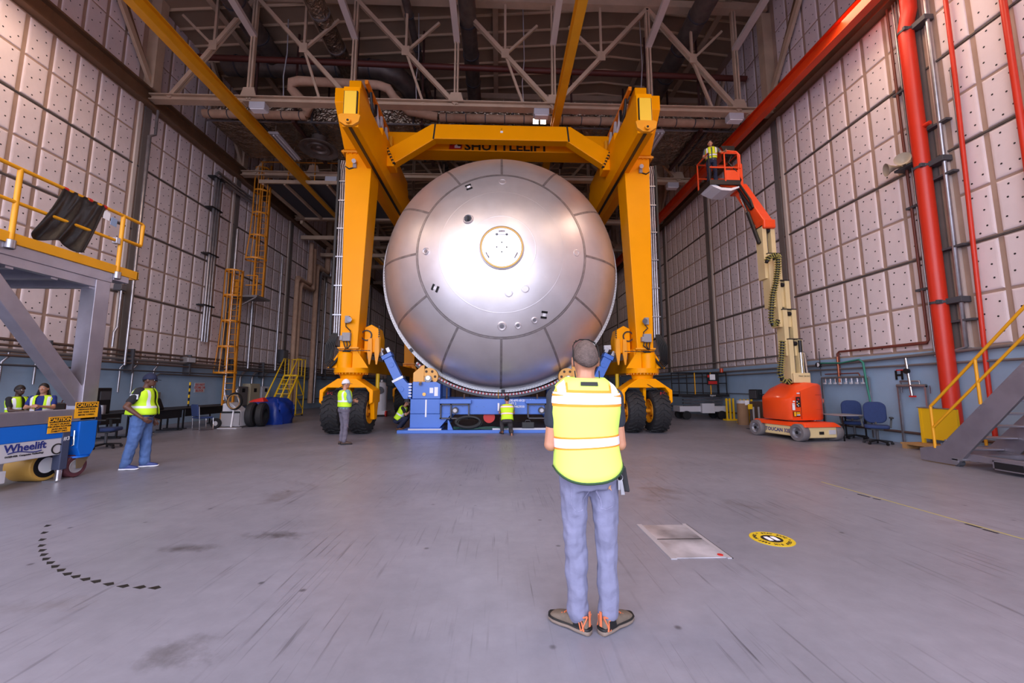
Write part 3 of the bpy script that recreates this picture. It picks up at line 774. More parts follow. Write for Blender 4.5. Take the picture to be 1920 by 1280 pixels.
B().lathe([(4.2, .05), (4.2, 6.5), (0.1, 6.5)], DC, (0,1,0), 96).build('barrel', m_dome, D, 40)

# ================================================================== the blue cradle stand
S = thing('cradle_stand', 'blue steel cradle stand under the silver dome', 'stand', (0, 14.2, 0))
def cradle(y0, full, S):
    for s in (-1, 1):
        xo, xi = s*2.98, s*2.02
        def bx(a, b, ya, yb, z0, z1): return B().box(min(s*a, s*b), max(s*a, s*b), ya, yb, z0, z1)
        B().prism([(2.98,.16),(1.98,.16),(1.62,.58),(1.62,.62),(2.98,.62)], (0, y0, 0), (s,0,0), (0,0,1), (0, .62, 0)).build('pedestal_foot', m_blue, S, None, .012)
        bx(2.98, 1.98, y0, y0+.62, .63, 1.12).build('pedestal', m_blue, S, None, .01)
        B().prism([(2.92,1.13),(1.98,1.13),(1.98,1.62),(2.12,1.70),(2.92,1.70)], (0, y0, 0), (s,0,0), (0,0,1), (0, .62, 0)).build('bearing_housing', m_blue, S, None, .012)
        bx(3.02, 1.9, y0-.06, y0+.7, .10, .16).build('foot_plate', m_blue, S, None, .008)
        # roller and its yellow guards
        o = B().lathe([(0,-.10),(.30,-.10),(.30,.10),(0,.10)], (s*2.38, y0+.18, 1.88), (0,1,0), 32).build('support_roller', mat('roller_tan', (232, 170, 84), .5), S, 40)
        for k in range(6):
            a = PI*k/6*2
            B().cyl((s*2.38+.2*math.cos(a), y0+.075, 1.88+.2*math.sin(a)), (s*2.38+.2*math.cos(a), y0+.07, 1.88+.2*math.sin(a)), .045, None, 10).build('roller_hole', m_dkbox, o, 40)
        B().cyl((s*2.40, y0-.02, 1.80), (s*2.40, y0+.2, 1.80), .12, None, 18).build('bearing_block', m_grey, S, 40)
        B().cyl((s*2.40, y0-.06, 1.83), (s*2.40, y0-.01, 1.83), .07, None, 14).build('bearing_cap', m_chrome, S, 40)
        B().prism([(2.92,1.70),(2.56,1.70),(2.54,2.28),(2.62,2.26),(2.92,2.0)], (0, y0+.05, 0), (s,0,0), (0,0,1), (0,.1,0)).build('roller_guard', mat('roller_tan', (232, 170, 84), .5), S, None, .008)
        if not full: continue
        B().box(s*2.2-.14, s*2.2-.02, y0-.008, y0, 1.32, 1.50).build('data_plate', m_white, S); B().box(s*2.2+.02, s*2.2+.14, y0-.008, y0, 1.22, 1.52).build('data_plate', m_white, S)
        B().cyl((s*2.52, y0-.03, 1.28), (s*2.52, y0, 1.28), .06, None, 12).build('lift_pin', m_brass, S, 40)
        B().box(s*2.45-.025, s*2.45+.025, y0-.02, y0, .52, 1.1).build('level_gauge', m_white, S)
        B().cyl((s*2.64, y0-.05, 1.66), (s*2.64, y0-.14, 1.62), .05, None, 10).build('lamp_head', m_galv, S, 40)
        # grey drive box at the beam root
        f = bx(1.98, .98, y0-.10, y0+.02, .46, .50)
        f.box(min(s*1.96, s*1.0), max(s*1.96, s*1.0), y0-.10, y0, .92, .97)
        for q in (1.94, 1.6, 1.0): f.box(s*q-.02, s*q+.02, y0-.10, y0, .46, .97)
        f.build('drive_frame', m_dgrey, S)
        B().cyl((s*1.46, y0-.12, .74), (s*1.46, y0, .74), .11, None, 18).build('drive_gear', m_dgrey, S, 40)
        B().cyl((s*1.46, y0-.14, .74), (s*1.46, y0-.11, .74), .065, None, 14).build('gear_cap', m_lgrey, S, 40)
        bx(1.98, .92, y0-.14, y0+.06, .97, 1.10).build('drive_lid', m_blue, S, None, .008)
        # outrigger arm leaning outwards
        p0 = V((s*3.10, y0+.22, 1.30)); p1 = V((s*3.44, y0+.22, 1.78)); p2 = V((s*3.82, y0+.22, 2.52))
        B().prism([(2.98,1.12),(3.22,1.12),(3.62,1.72),(3.30,1.86),(3.12,1.66),(2.98,1.66)], (0, y0+.06, 0), (s,0,0), (0,0,1), (0,.3,0)).build('arm_base', m_blue, S, None, .01)
        B().bar(p1, p2, .30, .26, (0,1,0)).build('outrigger_arm', m_blue, S, None, .012)
        d = (p2-p1).normalized()
        B().bar(p1-d*.03, p1+d*.05, .40, .36, (0,1,0)).build('arm_flange', m_galv, S)
        for q in (.3, .75): B().lathe([(.0,.01),(.08,.01),(.085,0)], p0.lerp(p2, .05+q)+V((0,-.135,0)) if q > .5 else V((s*3.3, y0+.055, 1.45)), (0,-1,0), 16).build('arm_boss', m_blue, S, 40)
        B().bar(p2, p2+d*.14, .36, .34, (0,1,0)).build('arm_head', m_blue, S, None, .01)
        b = B(); e = V((d.z, 0, -d.x))
        for q in (-.14, .12):
            c = p2+d*.2+e*q
            b.bar(c-d*.04, c+d*.14, .12, .2, (0,1,0))
        b.build('clamp_jaw', m_galv, S, None, .01)
        B().bar(p2+d*.3-e*.26, p2+d*.42-e*.05, .16, .14, (0,1,0)).build('clamp_pad', m_lgrey, S, None, .008)
        b = B()
        for k in range(5): b.box(s*3.0-.05, s*3.0+.05, y0-.01, y0+.04, 1.2+.1*k, 1.24+.1*k)
        b.build('hinge_bolts', m_galv, S)
        B().tube([(s*3.06, y0-.02, 1.2), (s*3.02, y0-.08, 1.0), (s*2.99, y0-.05, .8), (s*3.0, y0-.03, .5)], .012, 6).build('arm_cable', m_cable, S, 60)
    B().box(-1.98, 1.98, y0+.03, y0+.55, .60, 1.12).build('cross_beam', m_blue, S, None, .012)
cradle(13.72, True, S)
b = B()
for k in range(7):
    for s in (-1, 1): b.box(s*(.5+.24*k)-.012, s*(.5+.24*k)+.012, 13.742, 13.75, .855, .865)
b.build('beam_weld', m_dgrey, S)
B().box(-3.35, 3.35, 13.50, 13.72, .0, .10).build('base_rail', m_blue, S, None, .008)
B().box(-3.0, -1.9, 13.56, 13.66, .10, .14).box(-.2, 1.6, 13.56, 13.66, .10, .16).build('base_strip', m_lgrey, S)
for s in (-1, 1): B().box(s*3.12-.1, s*3.12+.1, 13.72, 16.2, 0, .1).build('base_rail', m_blue, S)
B().prism([(-1.7,.10),(-1.52,.10),(-1.66,.40),(-1.7,.42)], (0,13.64,0), (1,0,0), (0,0,1), (0,.05,0)).build('stiffener', m_blue, S)
text('stand_marking', 'DDE-691-012100-F-P1\nUNIT 2\nS/N 13463930', .105, (.28, 13.742, .96), (1,0,0), (0,0,1), m_inkw, S, .002, 'LEFT')
B().box(-.03, .03, 13.71, 13.745, .72, .98).build('level_gauge', m_white, S)
S2 = thing('cradle_stand', 'second blue cradle stand, farther back under the barrel behind the dome', 'stand', (0, 16.6, 0))
cradle(16.4, False, S2)
for yy, SS in ((13.98, S), (16.66, S2)):
    b1, b2 = B(), B()
    n = 110
    for k in range(n):
        a = R(-41+82*k/(n-1)); r = 4.46
        c = V((DC.x+r*math.sin(a), yy, DC.z-r*math.cos(a)))
        t = V((math.cos(a), 0, math.sin(a))); u = V((-math.sin(a), 0, math.cos(a)))
        (b1 if k % 2 else b2).prism([(-.026,-.032),(.026,-.032),(.026,.032),(-.026,.032)], c, t, u, (0,.14,0))
    b1.build('roller_link', mat('link_red', (170, 60, 66), .5), SS, kind='stuff'); b2.build('roller_link', m_lgrey, SS, kind='stuff')
    b = B(); rings = [[(DC.x+4.50*math.sin(R(a)), yy+.02, DC.z-4.50*math.cos(R(a))), (DC.x+4.50*math.sin(R(a)), yy+.12, DC.z-4.50*math.cos(R(a))), (DC.x+4.57*math.sin(R(a)), yy+.12, DC.z-4.57*math.cos(R(a))), (DC.x+4.57*math.sin(R(a)), yy+.02, DC.z-4.57*math.cos(R(a)))] for a in range(-41, 42, 2)]
    b.loft(rings); b.build('cradle_band', m_dgrey, SS, 40)
    for k in range(9):
        a = R(-32+8*k); c = V((DC.x+4.62*math.sin(a), yy+.07, DC.z-4.62*math.cos(a)))
        if abs(a) < R(30): B().bar(c, (c.x, c.y, 1.12), .05, .05).build('band_post', m_dkbox, SS)
# red hose reel under the beam, coiled hoses, cases on the base rail
o = B().lathe([(0,-.06),(.20,-.06),(.20,.06),(0,.06)], (-.32, 13.95, .5), (0,1,0), 24).build('hose_reel', m_red, None, 40); tag(o, 'red hose reel under the blue stand beam beside the kneeling worker', 'reel')
b = B()
for k in range(7):
    rr = .40+.03*math.sin(k*2.1)
    b.tube([(-1.0+.03*math.sin(k)+rr*math.cos(t), 13.56+.06*math.sin(k*1.7)+.05*math.sin(t), .33+.02*k*.5+rr*.42*math.sin(t)) for t in [2*PI*i/20 for i in range(20)]], .022, 6, True)
o = b.build('hose_coil', m_cable, None, 60); tag(o, 'black hose coil lying on the blue base rail left of the kneeling worker', 'hose')
b = B()
for k in range(4):
    b.tube([(-1.5+.22*i, 13.60+.03*math.sin(i*1.3+k), .13+.02*k+.015*math.sin(i*2+k)) for i in range(10)], .018, 6)
o = b.build('hose_bundle', mat('hose_green', (30, 70, 60), .6), None, 60); tag(o, 'dark green hoses lying along the blue base rail', 'hose')
t = thing('tool_case', 'small black tool case on the blue base rail right of the kneeling worker', 'case', (1.0, 13.6, .16))
B().box(.78, 1.20, 13.5, 13.7, .16, .36).build('body', m_black, t, None, .02)
B().tube([(.9, 13.6, .36), (.92, 13.6, .41), (1.06, 13.6, .41), (1.08, 13.6, .36)], .012, 6).build('handle', m_dgrey, t, 60)
o = B().cyl((-.005, 13.52, 1.14), (-.005, 13.95, 1.42), .008, None, 6).build('measuring_tape', m_lemon, None); tag(o, 'thin yellow measuring tape hanging from the dome rim to the blue stand', 'tape')
# ================================================================== mast boom lift
LC = V((8.98, 12.05, 0)); e1 = V((.14, -.99, 0)); e2 = V((.99, .14, 0))
LT = Matrix(((e2.x, -e1.x, 0, LC.x), (e2.y, -e1.y, 0, LC.y), (0, 0, 1, 0), (0, 0, 0, 1)))   # local x = right, y = away
LF = thing('boom_lift', 'orange and cream mast lift with raised orange basket by the right wall', 'lift', LC)
def LB(): return B(LT)
LB().box(-.50, .50, -.95, .95, .10, .40).build('chassis', m_cream, LF, None, .03)
LB().hexa([(-.60,-1.0,.40),(.60,-1.0,.40),(.60,1.0,.40),(-.60,1.0,.40)], [(-.52,-.86,.52),(.52,-.86,.52),(.52,.9,.52),(-.52,.9,.52)]).build('deck_cover', m_orange, LF, None, .02)
for sx in (-1, 1):
    LB().box(min(sx*.50, sx*.56), max(sx*.50, sx*.56), -.44, .44, .12, .40).build('side_plate', m_cream, LF, None, .015)
    for sy in (-1, 1):
        c = V((sx*.56, sy*.76, .245))
        tw = LB().lathe([(.15,-.11),(.23,-.11),(.245,-.09),(.245,.09),(.23,.11),(.15,.11)], c, (1,0,0), 32).build('wheel', mat('grey_tyre', (112, 106, 108), .7), LF, 40)
        rm = LB().lathe([(.155,.11),(.15,.08),(.13,.05),(.06,.05),(.055,.09),(0,.09)], c, (sx,0,0), 24); rm.lathe([(.155,-.11),(0,-.1)], c, (sx,0,0), 24)
        rm.build('rim', m_galv, tw, 40)
        LB().cyl(c+V((sx*.08,0,0)), c+V((sx*.105,0,0)), .045, None, 12).build('hub_cap', m_black, tw, 40)
LB().box(-.12, .02, -.97, -.94, .20, .28).build('tow_socket', m_black, LF)
LB().box(.2, .42, -.965, -.95, .2, .32).build('front_sticker', m_lgrey, LF)
# turret body
out = []
for i in range(13):
    a = -PI/2+PI*i/12; out.append((.22+.60*math.cos(a), .60*math.sin(a)))
out += [(-.26, .60), (-.54, .54), (-.62, .40), (-.62, -.40), (-.54, -.54), (-.26, -.60)]
def topz(x): return 1.60 if x > -.05 else 1.60-(-.05-x)*.72
rings = [[V((x*k, y*k, z)) for x, y in out] for z, k in ((.56, .96), (.60, 1.0), (.92, 1.0))]
rings += [[V((x*1.0, y, min(1.34, topz(x)-.10))) for x, y in out], [V((x*.985, y*.985, topz(x)-.03)) for x, y in out], [V((x*.90, y*.88, topz(x)+.03)) for x, y in out], [V((x*.4, y*.4, topz(x*.4)+.08)) for x, y in out]]
b = LB(); b.loft(rings); b.build('turret', m_orange, LF, 35)
LB().lathe([(0,.50),(.45,.50),(.45,.57),(0,.57)], (0,0,0), (0,0,1), 24).build('slew_ring', m_black, LF)
b = LB(); b.loft([[V((x*1.006, y*1.006, z)) for x, y in out[:13]] for z in (1.28, 1.31)], False, False); b.build('body_line', mat('orange_shade', (214, 60, 20), .4), LF)
b = LB(); b.loft([[V((x*1.006, y*1.006, z)) for x, y in out[:13]] for z in (.86, .875)], False, False); b.build('body_line', mat('orange_shade', (214, 60, 20), .4), LF)
LB().box(-.292, -.284, -.606, -.60, .6, 1.4).build('door_gap', m_black, LF)
def sticker(x0, x1, z0, z1, m, nm='sticker'): return LB().box(x0, x1, -.612, -.60, z0, z1).build(nm, m, LF)
cp = sticker(-.44, -.31, .95, 1.24, m_black, 'control_panel')
for k, (x, z, mm) in enumerate(((-.38, 1.17, m_inkr), (-.42, 1.1, m_lgrey), (-.37, 1.05, m_sign), (-.42, 1.02, m_lgrey), (-.39, .98, m_lgrey))):
    LB().cyl((x, -.612, z), (x, -.622, z), .018 if k else .03, None, 10).build('control_knob', mm, cp, 40)
sticker(-.58, -.50, .86, 1.02, m_white); sticker(-.58, -.50, 1.03, 1.06, m_white); sticker(-.55, -.49, 1.09, 1.13, m_white)
wp = sticker(-.56, -.34, .68, .82, m_black, 'warning_panel')
LB().box(-.55, -.48, -.616, -.611, .69, .81).build('warning_mark', m_sign, wp); LB().box(-.46, -.35, -.616, -.611, .75, .80).build('warning_mark', m_sign, wp); LB().box(-.46, -.35, -.616, -.611, .71, .735).build('warning_mark', m_white, wp)
sticker(-.40, -.31, 1.33, 1.36, m_white)
text('model_lettering', 'TOUCAN 32E', .15, LT @ V((-.565, .0, .25)), -(e1*-1), (0,0,1), m_inkb, LF, .003)
text('brand_lettering', 'JLG', .15, LT @ V((.22+.632*math.cos(-.95), .632*math.sin(-.95), 1.12)), e2*.813-e1*.582, (0,0,1), mat('orange_pale', (255, 120, 70), .4), LF, .003)
# mast: nested cream sections stepping up
secs = [(1486, 714, 636), (1478, 652, 580), (1468, 598, 525), (1456, 560, 473), (1447, 505, 420)]
prev = None
MY = 11.95
for k, (cx, yb_, yt) in enumerate(secs):
    a = PY(cx+4, yb_, MY); b_ = PY(cx, yt, MY); x = (a.x+b_.x)/2; z0, z1 = a.z-(.25 if k else 0), b_.z
    y = MY+.07*k
    m = B()
    m.box(x-.21, x-.07, y-.14, y+.2, z0, z1); m.box(x+.07, x+.21, y-.14, y+.2, z0, z1); m.box(x-.07, x+.07, y+.02, y+.2, z0, z1)
    s = m.build('mast_section', m_cream, LF, None, .008)
    B().box(x-.22, x+.22, y-.15, y+.21, z1-.02, z1+.01).build('section_cap', m_black, s)
    B().box(x-.035, x+.035, y-.02, y+.02, z0+.1, z1-.06).build('lift_chain', m_dgrey, s)
    B().cyl((x-.05, y-.08, z1-.14), (x+.05, y-.08, z1-.14), .07, None, 12).build('sheave', m_black, s, 40)
    if k == 0:
        B().cyl((x+.11, y-.17, z0+.05), (x+.11, y-.17, z1-.2), .035, None, 10).build('lift_ram', m_chrome, s, 40)
        B().cyl((x+.11, y-.17, z1-.42), (x+.11, y-.17, z1-.05), .05, None, 10).build('ram_head', m_black, s, 40)
        B().box(x-.2, x+.32, y-.22, y+.2, z0-.06, z0+.24).build('mast_foot', m_cream, LF, None, .02)
        text('plate_lettering', 'MAX 230 KG', .06, (x+.12, y-.225, z0+.14), (1,0,0), (0,0,1), m_ink, LF)
    prev = (x, y, z0, z1)
def chain(pts, nm='energy_chain'):
    o = B().tube(pts, .055, 8).build(nm, m_black, LF, 50)
    b = B()
    P = [V(p) for p in pts]
    for i in range(len(P)-1):
        n = max(2, int((P[i+1]-P[i]).length/.07))
        for j in range(n):
            c = P[i].lerp(P[i+1], j/n); d = (P[i+1]-P[i]).normalized()
            b.bar(c-d*.012, c+d*.012, .135, .135)
    b.build('chain_link', mat('chain_edge', (150, 140, 70), .6), o, kind='stuff')
q = lambda px, py: PY(px, py, MY-.28)
chain([q(1459,481), q(1452,478), q(1441,483), q(1437,492)])
chain([q(1459,481), q(1459,500), q(1455,530), q(1449,552), q(1447,575), q(1446,600), q(1449,608), q(1455,608), q(1459,600)])
chain([q(1467,640), q(1466,665), q(1463,700), q(1467,712), q(1476,717), q(1482,712)])
# jib, ram, basket
JA, JB = V((prev[0], MY+.25, prev[3]+.05)), V((8.62, 13.3, 8.62))
B().bar(JA, JB, .34, .36).build('jib', m_orange, LF, None, .03)
B().box(prev[0]-.2, prev[0]+.2, MY+.05, MY+.5, prev[3]-.1, prev[3]+.2).build('jib_knuckle', m_orange, LF, None, .04)
d = (JB-JA).normalized(); off = V((-.30, -.1, -.18))
B().cyl(JA+V((-.26,0,-.6)), JA.lerp(JB, .42)+off, .06, None, 10).build('jib_ram', m_black, LF, 40)
B().cyl(JA.lerp(JB, .42)+off, JA.lerp(JB, .86)+V((-.18,-.1,-.12)), .035, None, 10).build('jib_rod', m_chrome, LF, 40)
pts = [JA.lerp(JB, t)+V((-.19, -.12, .02)) for t in (.35, .55, .75, .95)]
B().tube([JA.lerp(JB,.95)+V((-.2,-.16,.2)), JA.lerp(JB,.45)+V((-.2,-.16,.2)), JA.lerp(JB,.36)+V((-.2,-.16,.05)), JA.lerp(JB,.42)+V((-.2,-.16,-.08)), JA.lerp(JB,.95)+V((-.2,-.16,-.06))], .04, 8).build('jib_cable', m_black, LF, 60)
bx0, bx1, by0, by1, bz = 7.36, 8.40, 12.95, 13.75, 8.66
B().box(bx0, bx1, by0, by1, bz-.05, bz).build('basket_floor', m_dgrey, LF)
fr = [(bx0,by0),(bx1,by0),(bx1,by1),(bx0,by1)]
for i, (x, y) in enumerate(fr):
    if i != 0: B().cyl((x,y,bz), (x,y,bz+1.06), .028, None, 10).build('guard_post', m_orange, LF, 40)
B().tube([(bx0,by0+.02,bz),(bx0,by0+.02,bz+1.06)], .03, 8).build('guard_post', m_black, LF, 40)
def rail_(nm, z, pts, m=m_orange, r=.028): B().tube([(x, y, bz+z) for x, y in pts], r, 8).build(nm, m, LF, 60)
rail_('top_rail', 1.06, [(bx0,by1),(bx1,by1),(bx1,by0),(bx0+.45,by0)]); rail_('mid_rail', .52, [(bx0,by1),(bx1,by1),(bx1,by0),(bx0,by0)]); rail_('top_rail', 1.06, [(bx0,by0+.02),(bx0,by1)])
B().tube([(bx1-.5,by0-.02,bz),(bx1-.5,by0-.02,bz+1.0),(bx1-.42,by0-.02,bz+1.12),(bx1-.05,by0,bz+1.12),(bx1+.06,by0,bz+1.0),(bx1+.06,by0,bz+.5)], .028, 8).build('entry_frame', m_orange, LF, 60)
B().box(bx1-.5, bx1, by0-.02, by0+.02, bz+.02, bz+.42).build('front_panel', m_orange, LF, None, .01)
B().box(bx0-.03, bx1+.02, by0-.03, by0, bz-.12, bz+.05).build('toe_board', m_black, LF); B().box(bx0-.03, bx0, by0, by1, bz-.12, bz+.05).build('toe_board', m_black, LF)
B().prism([(0,-.1),(.12,-.18),(.4,-.30),(.75,-.32),(1.05,-.2),(1.1,-.12),(.75,-.22),(.4,-.2),(.1,-.06)], (bx0,by0+.02,bz), (1,0,0), (0,0,1), (0,.7,0)).build('bumper', m_white, LF, None, .01)
for k in range(3): B().bar((bx1-.05, by0+.1+.3*k, bz-.14), (bx0+.4, by0+.1+.3*k, bz-.08), .05, .08).build('floor_rib', m_orange, LF)
cbx = B().box(8.02, 8.36, 13.05, 13.3, bz+1.0, bz+1.22); cbx.build('control_box', m_black, LF, None, .03)
B().cyl((8.12,13.16,bz+1.22),(8.12,13.16,bz+1.36),.02,None,8).build('joystick', m_black, LF, 40)
B().prism([(-.2,0),(.2,0),(.26,.24),(-.26,.24)], (8.2,13.1,bz+1.24), (1,0,0), (0,.3,1), (0,.02,0)).build('console_shield', m_black, LF)
B().box(8.40, 8.62, 13.05, 13.55, bz-.25, bz+.75).build('basket_mount', m_orange, LF, None, .03)
B().tube([(8.2,13.0,bz+1.0),(8.05,12.96,bz+.7),(8.3,12.94,bz+.4),(8.5,13.0,bz+.1),JB+V((-.15,-.2,0))], .022, 6).build('control_cable', m_black, LF, 60)

# ================================================================== right wall services
PW = lambda px, py: PX(px, py, 11.05)
t = thing('fire_main', 'thick red vertical fire main pipe on the right wall', 'pipe', (10.92, 9.35, .5))
B().tube([(10.92,9.35,.5),(10.92,9.35,11.1),(10.92,9.22,11.5),(10.92,9.2,12.22)], .165, 20).build('pipe', m_redpipe, t, 60)
for z in (3.6, 7.15, 11.0):
    B().box(10.72, 11.15, 9.20, 9.26, z-.05, z+.05).box(10.9, 11.15, 8.86, 9.2, z-.07, z+.07).build('bracket', m_dgrey, t, None, .008)
    B().lathe([(.17,-.03),(.18,-.03),(.18,.03),(.17,.03)], (10.92,9.35,z), (0,0,1), 20).build('pipe_band', m_dgrey, t)
B().cyl((10.92,9.05,8.2),(10.92,9.35,8.2),.05,None,10).build('pipe_tap', m_redpipe, t, 40)
t = thing('pipe_guard', 'yellow guard box around the foot of the red fire main', 'guard', (10.9, 9.55, 0))
B().box(10.66, 10.71, 9.08, 9.86, .25, 1.0).box(10.66, 11.1, 9.84, 9.90, .25, 1.0).build('guard_panel', m_lemon, t)
for x, y in ((10.68,9.08),(10.68,9.86)): B().box(x-.03, x+.03, y-.03, y+.03, 0, 1.0).build('post', m_lemon, t)
B().tube([(10.65,9.04,1.01),(10.65,9.92,1.01),(11.1,9.92,1.01)], .012, 6).build('lashing', m_galv, t)
def pipe(nm, pts, r, m, lab, cat='pipe', group=None, n=8):
    o = B().tube(pts, r, n).build(nm, m, None, 60); tag(o, lab, cat, group); return o
pipe('sprinkler_pipe', [(11.03,8.47,12.22), (11.03,8.5,9), (11.03,8.66,1.6), (11.03,8.66,.4)], .045, m_redpipe, 'thin red pipe on the right wall, beside the thick red fire main')
pipe('sprinkler_pipe', [(11.03,7.46,12.22), (11.03,7.5,3.4)], .06, m_redpipe, 'thin red pipe nearest the camera on the right wall')
pipe('conduit', [(11.02,8.9,12.22), (11.02,8.98,2.47), (11.02,9.2,2.40)], .045, m_galv, 'galvanised conduit between the thick and thin red pipes', 'conduit', None, 10)
pipe('conduit', [(11.04,8.58,9.3), (11.04,8.60,5.0)], .02, m_galv, 'slim grey conduit running along the thin red pipe', 'conduit')
pipe('brown_pipe', [(11.03,9.86,12.22), (11.03,9.80,2.72), (11.03,9.84,2.66), (11.03,12.5,2.66), (11.03,12.56,2.6), (11.03,12.56,1.9)], .032, mat('oxide_brown', (110, 52, 40), .5), 'oxide brown pipe dropping beside the fire main and turning along the wall')
names = ['second', 'third', 'fourth', 'fifth', 'last']
for k, (y, m) in enumerate(((9.72, m_galv), (9.64, mat('grey_pipe', (128, 122, 122), .5, .4)), (9.56, m_galv), (9.50, mat('grey_pipe', (128, 122, 122), .5, .4)))):
    pipe('wall_conduit', [(11.05, y, 12.22), (11.05, y-.02, 2.3 if k == 0 else 4.1)], .022, m, '%s of the thin vertical pipes left of the fire main, counted from the brown one' % names[k], 'conduit', 'thin vertical pipes beside the fire main')
for z in (4.05, 6.3, 9.6):
    o = B().box(11.0, 11.12, 9.3, 9.95, z-.03, z+.03).build('pipe_strut', m_dgrey); tag(o, 'dark strut clamping the thin pipes %s' % {4.05: 'low on the right wall', 6.3: 'below the horn speakers', 9.6: 'high on the right wall'}[z], 'bracket', 'pipe struts on the right wall')
for z in (4.9, 6.75, 8.1, 3.1):
    o = B().box(10.98, 11.14, 8.75, 9.25, z-.025, z+.025).build('conduit_strut', m_dgrey); tag(o, 'short dark strut holding the galvanised conduit, at %s' % {4.9: 'the second dark seam', 6.75: 'just under the bracket by the horn speakers', 8.1: 'a point above the horn speakers', 3.1: 'the bottom, above the blue wall'}[z], 'bracket', 'conduit struts right of the fire main')
pipe('wall_pipe', [(11.02,5,2.52),(11.02,12.9,2.26),(11.02,30,2.26)], .04, mat('grey_pipe', (128, 122, 122), .5, .4), 'upper grey pipe running along the top of the blue right wall')
pipe('wall_pipe', [(11.03,5,2.12),(11.03,30,2.06)], .03, mat('grey_pipe', (128, 122, 122), .5, .4), 'lower grey pipe running along the blue right wall')
pipe('wall_pipe', [(11.04,14.3,2.75),(11.04,40,2.75)], .035, mat('grey_pipe', (128, 122, 122), .5, .4), 'grey pipe just under the panels, behind the mast lift')
pipe('wall_pipe', [(11.04,5,.30),(11.04,30,.34)], .035, mat('skirting_pipe', (84, 66, 62), .6), 'dark pipe running low along the right wall near the floor')
pipe('wall_pipe', [(11.04,13.6,1.22),(11.04,32,1.22)], .02, m_dgrey, 'thin dark conduit at mid height of the blue right wall')
pipe('drop_pipe', [(11.0,15.2,2.78),(11.0,14.1,2.82),(11.0,13.95,2.7),(11.0,13.7,.3)], .045, m_galv, 'grey pipe bending down behind the orange lift body')
t = thing('gas_manifold', 'wide gas manifold with a row of small valves on the blue wall', 'manifold', (11.0, 12.4, 0))
B().tube([(11.0,13.25,1.83),(11.0,11.55,1.83)], .035, 10).build('header_pipe', m_galv, t, 60)
B().tube([(11.0,13.1,1.95),(11.0,11.85,1.95),(11.0,11.8,1.85)], .018, 8).build('upper_pipe', mat('oxide_brown', (110, 52, 40), .5), t, 60)
for k in range(8):
    y = 13.1-.2*k
    v = B().cyl((11.0,y,1.66),(11.0,y,1.83),.018,None,8).build('valve', m_chrome, t, 40)
    B().box(10.93,11.0,y-.03,y+.03,1.62,1.67).build('valve_handle', m_lgrey, v)
B().tube([(11.0,12.56,2.5),(11.0,12.56,1.6)], .03, 8).build('feed_pipe', mat('copper', (176, 104, 76), .4, .8), t, 60)
for y in (13.25, 11.55): B().box(10.98,11.03,y-.025,y+.025,.05,1.83).build('leg', m_galv, t)
t = thing('gas_manifold', 'narrow gas manifold with red valve handles near the stairs', 'manifold', (11.0, 10.3, 0))
B().tube([(11.0,10.7,1.56),(11.0,9.95,1.56)], .045, 10).build('header_pipe', m_galv, t, 60)
B().tube([(11.0,10.6,1.56),(11.0,10.6,1.68),(11.0,10.1,1.68),(11.0,10.1,1.56)], .02, 8).build('upper_pipe', m_galv, t, 60)
B().tube([(10.99,10.38,2.3),(10.99,10.32,1.3)], .035, 10).build('feed_pipe', m_chrome, t, 60)
B().cyl((10.92,10.36,1.95),(10.99,10.36,1.95),.07,None,14).build('gauge', m_black, t, 40)
B().box(10.93,10.99,10.42,10.62,1.97,2.0).build('valve_handle', m_red, t); B().box(10.92,10.98,10.2,10.34,1.26,1.30).build('valve_handle', m_red, t)
for y in (10.68, 9.97): B().box(10.98,11.03,y-.02,y+.02,.05,1.56).build('leg', m_galv, t); B().cyl((11.0,y-.1,1.36),(11.0,y-.1,1.56),.015,None,8).build('outlet', m_chrome, t)
for dy, nm in ((.07, 'letter_bar'),): pass
t = thing('bay_letter', 'black letter H painted on the blue wall', 'sign', (11.02, 10.73, 1.68))
text('letter', 'H', .34, (11.118, 10.73, 1.84), (0,-1,0), (0,0,1), m_ink, t, .012)
t = thing('pressure_gauge', 'round pressure gauge on a bracket beside the wide manifold', 'gauge', (11.0, 13.3, 2.1))
B().cyl((11.02,13.3,2.28),(10.92,13.28,2.28),.09,None,18).build('dial', m_black, t, 40); B().cyl((10.92,13.28,2.28),(10.915,13.28,2.28),.07,None,18).build('face', m_white, t, 40)
B().tube([(11.02,13.3,2.75),(11.02,13.3,1.9)], .015, 6).build('stem', m_dgrey, t)
t = thing('speaker_horns', 'pair of cream horn loudspeakers beside the red fire main', 'loudspeaker', (10.8, 9.75, 7.3))
for c, d in ((V((10.72,9.62,7.5)), V((-.75,-.6,.12))), (V((10.72,9.95,7.46)), V((-.75,.35,-.1)))):
    d.normalize()
    B().lathe([(.03,-.22),(.05,-.1),(.10,.02),(.17,.10),(.175,.11),(.15,.09),(.05,-.04),(0,-.04)], c, d, 24).build('horn', mat('horn_cream', (178, 164, 144), .6), t, 60)
    B().cyl(c-d*.22, c-d*.4, .06, None, 12).build('driver', mat('horn_cream', (178, 164, 144), .6), t, 40)
B().box(10.85, 11.13, 9.55, 10.0, 7.36, 7.42).build('bracket', m_dgrey, t)
t = thing('wall_box', 'black electrical box on the blue wall above the cardboard boxes', 'box', (11.0, 16.87, 1.0))
B().box(10.9, 11.15, 16.6, 17.15, 1.0, 1.42).build('case', m_black, t, None, .02); B().box(10.87, 10.9, 16.64, 17.1, 1.04, 1.38).build('cover', m_dgrey, t)
pipe('air_hose', [(10.97,13.2,2.33),(10.97,12.4,2.29),(10.97,11.75,2.36),(10.96,11.62,2.25),(10.97,11.58,1.6),(10.96,11.52,1.2),(10.96,11.48,.6)], .025, m_green, 'green air hose hanging down the blue wall behind the office chairs', 'hose')

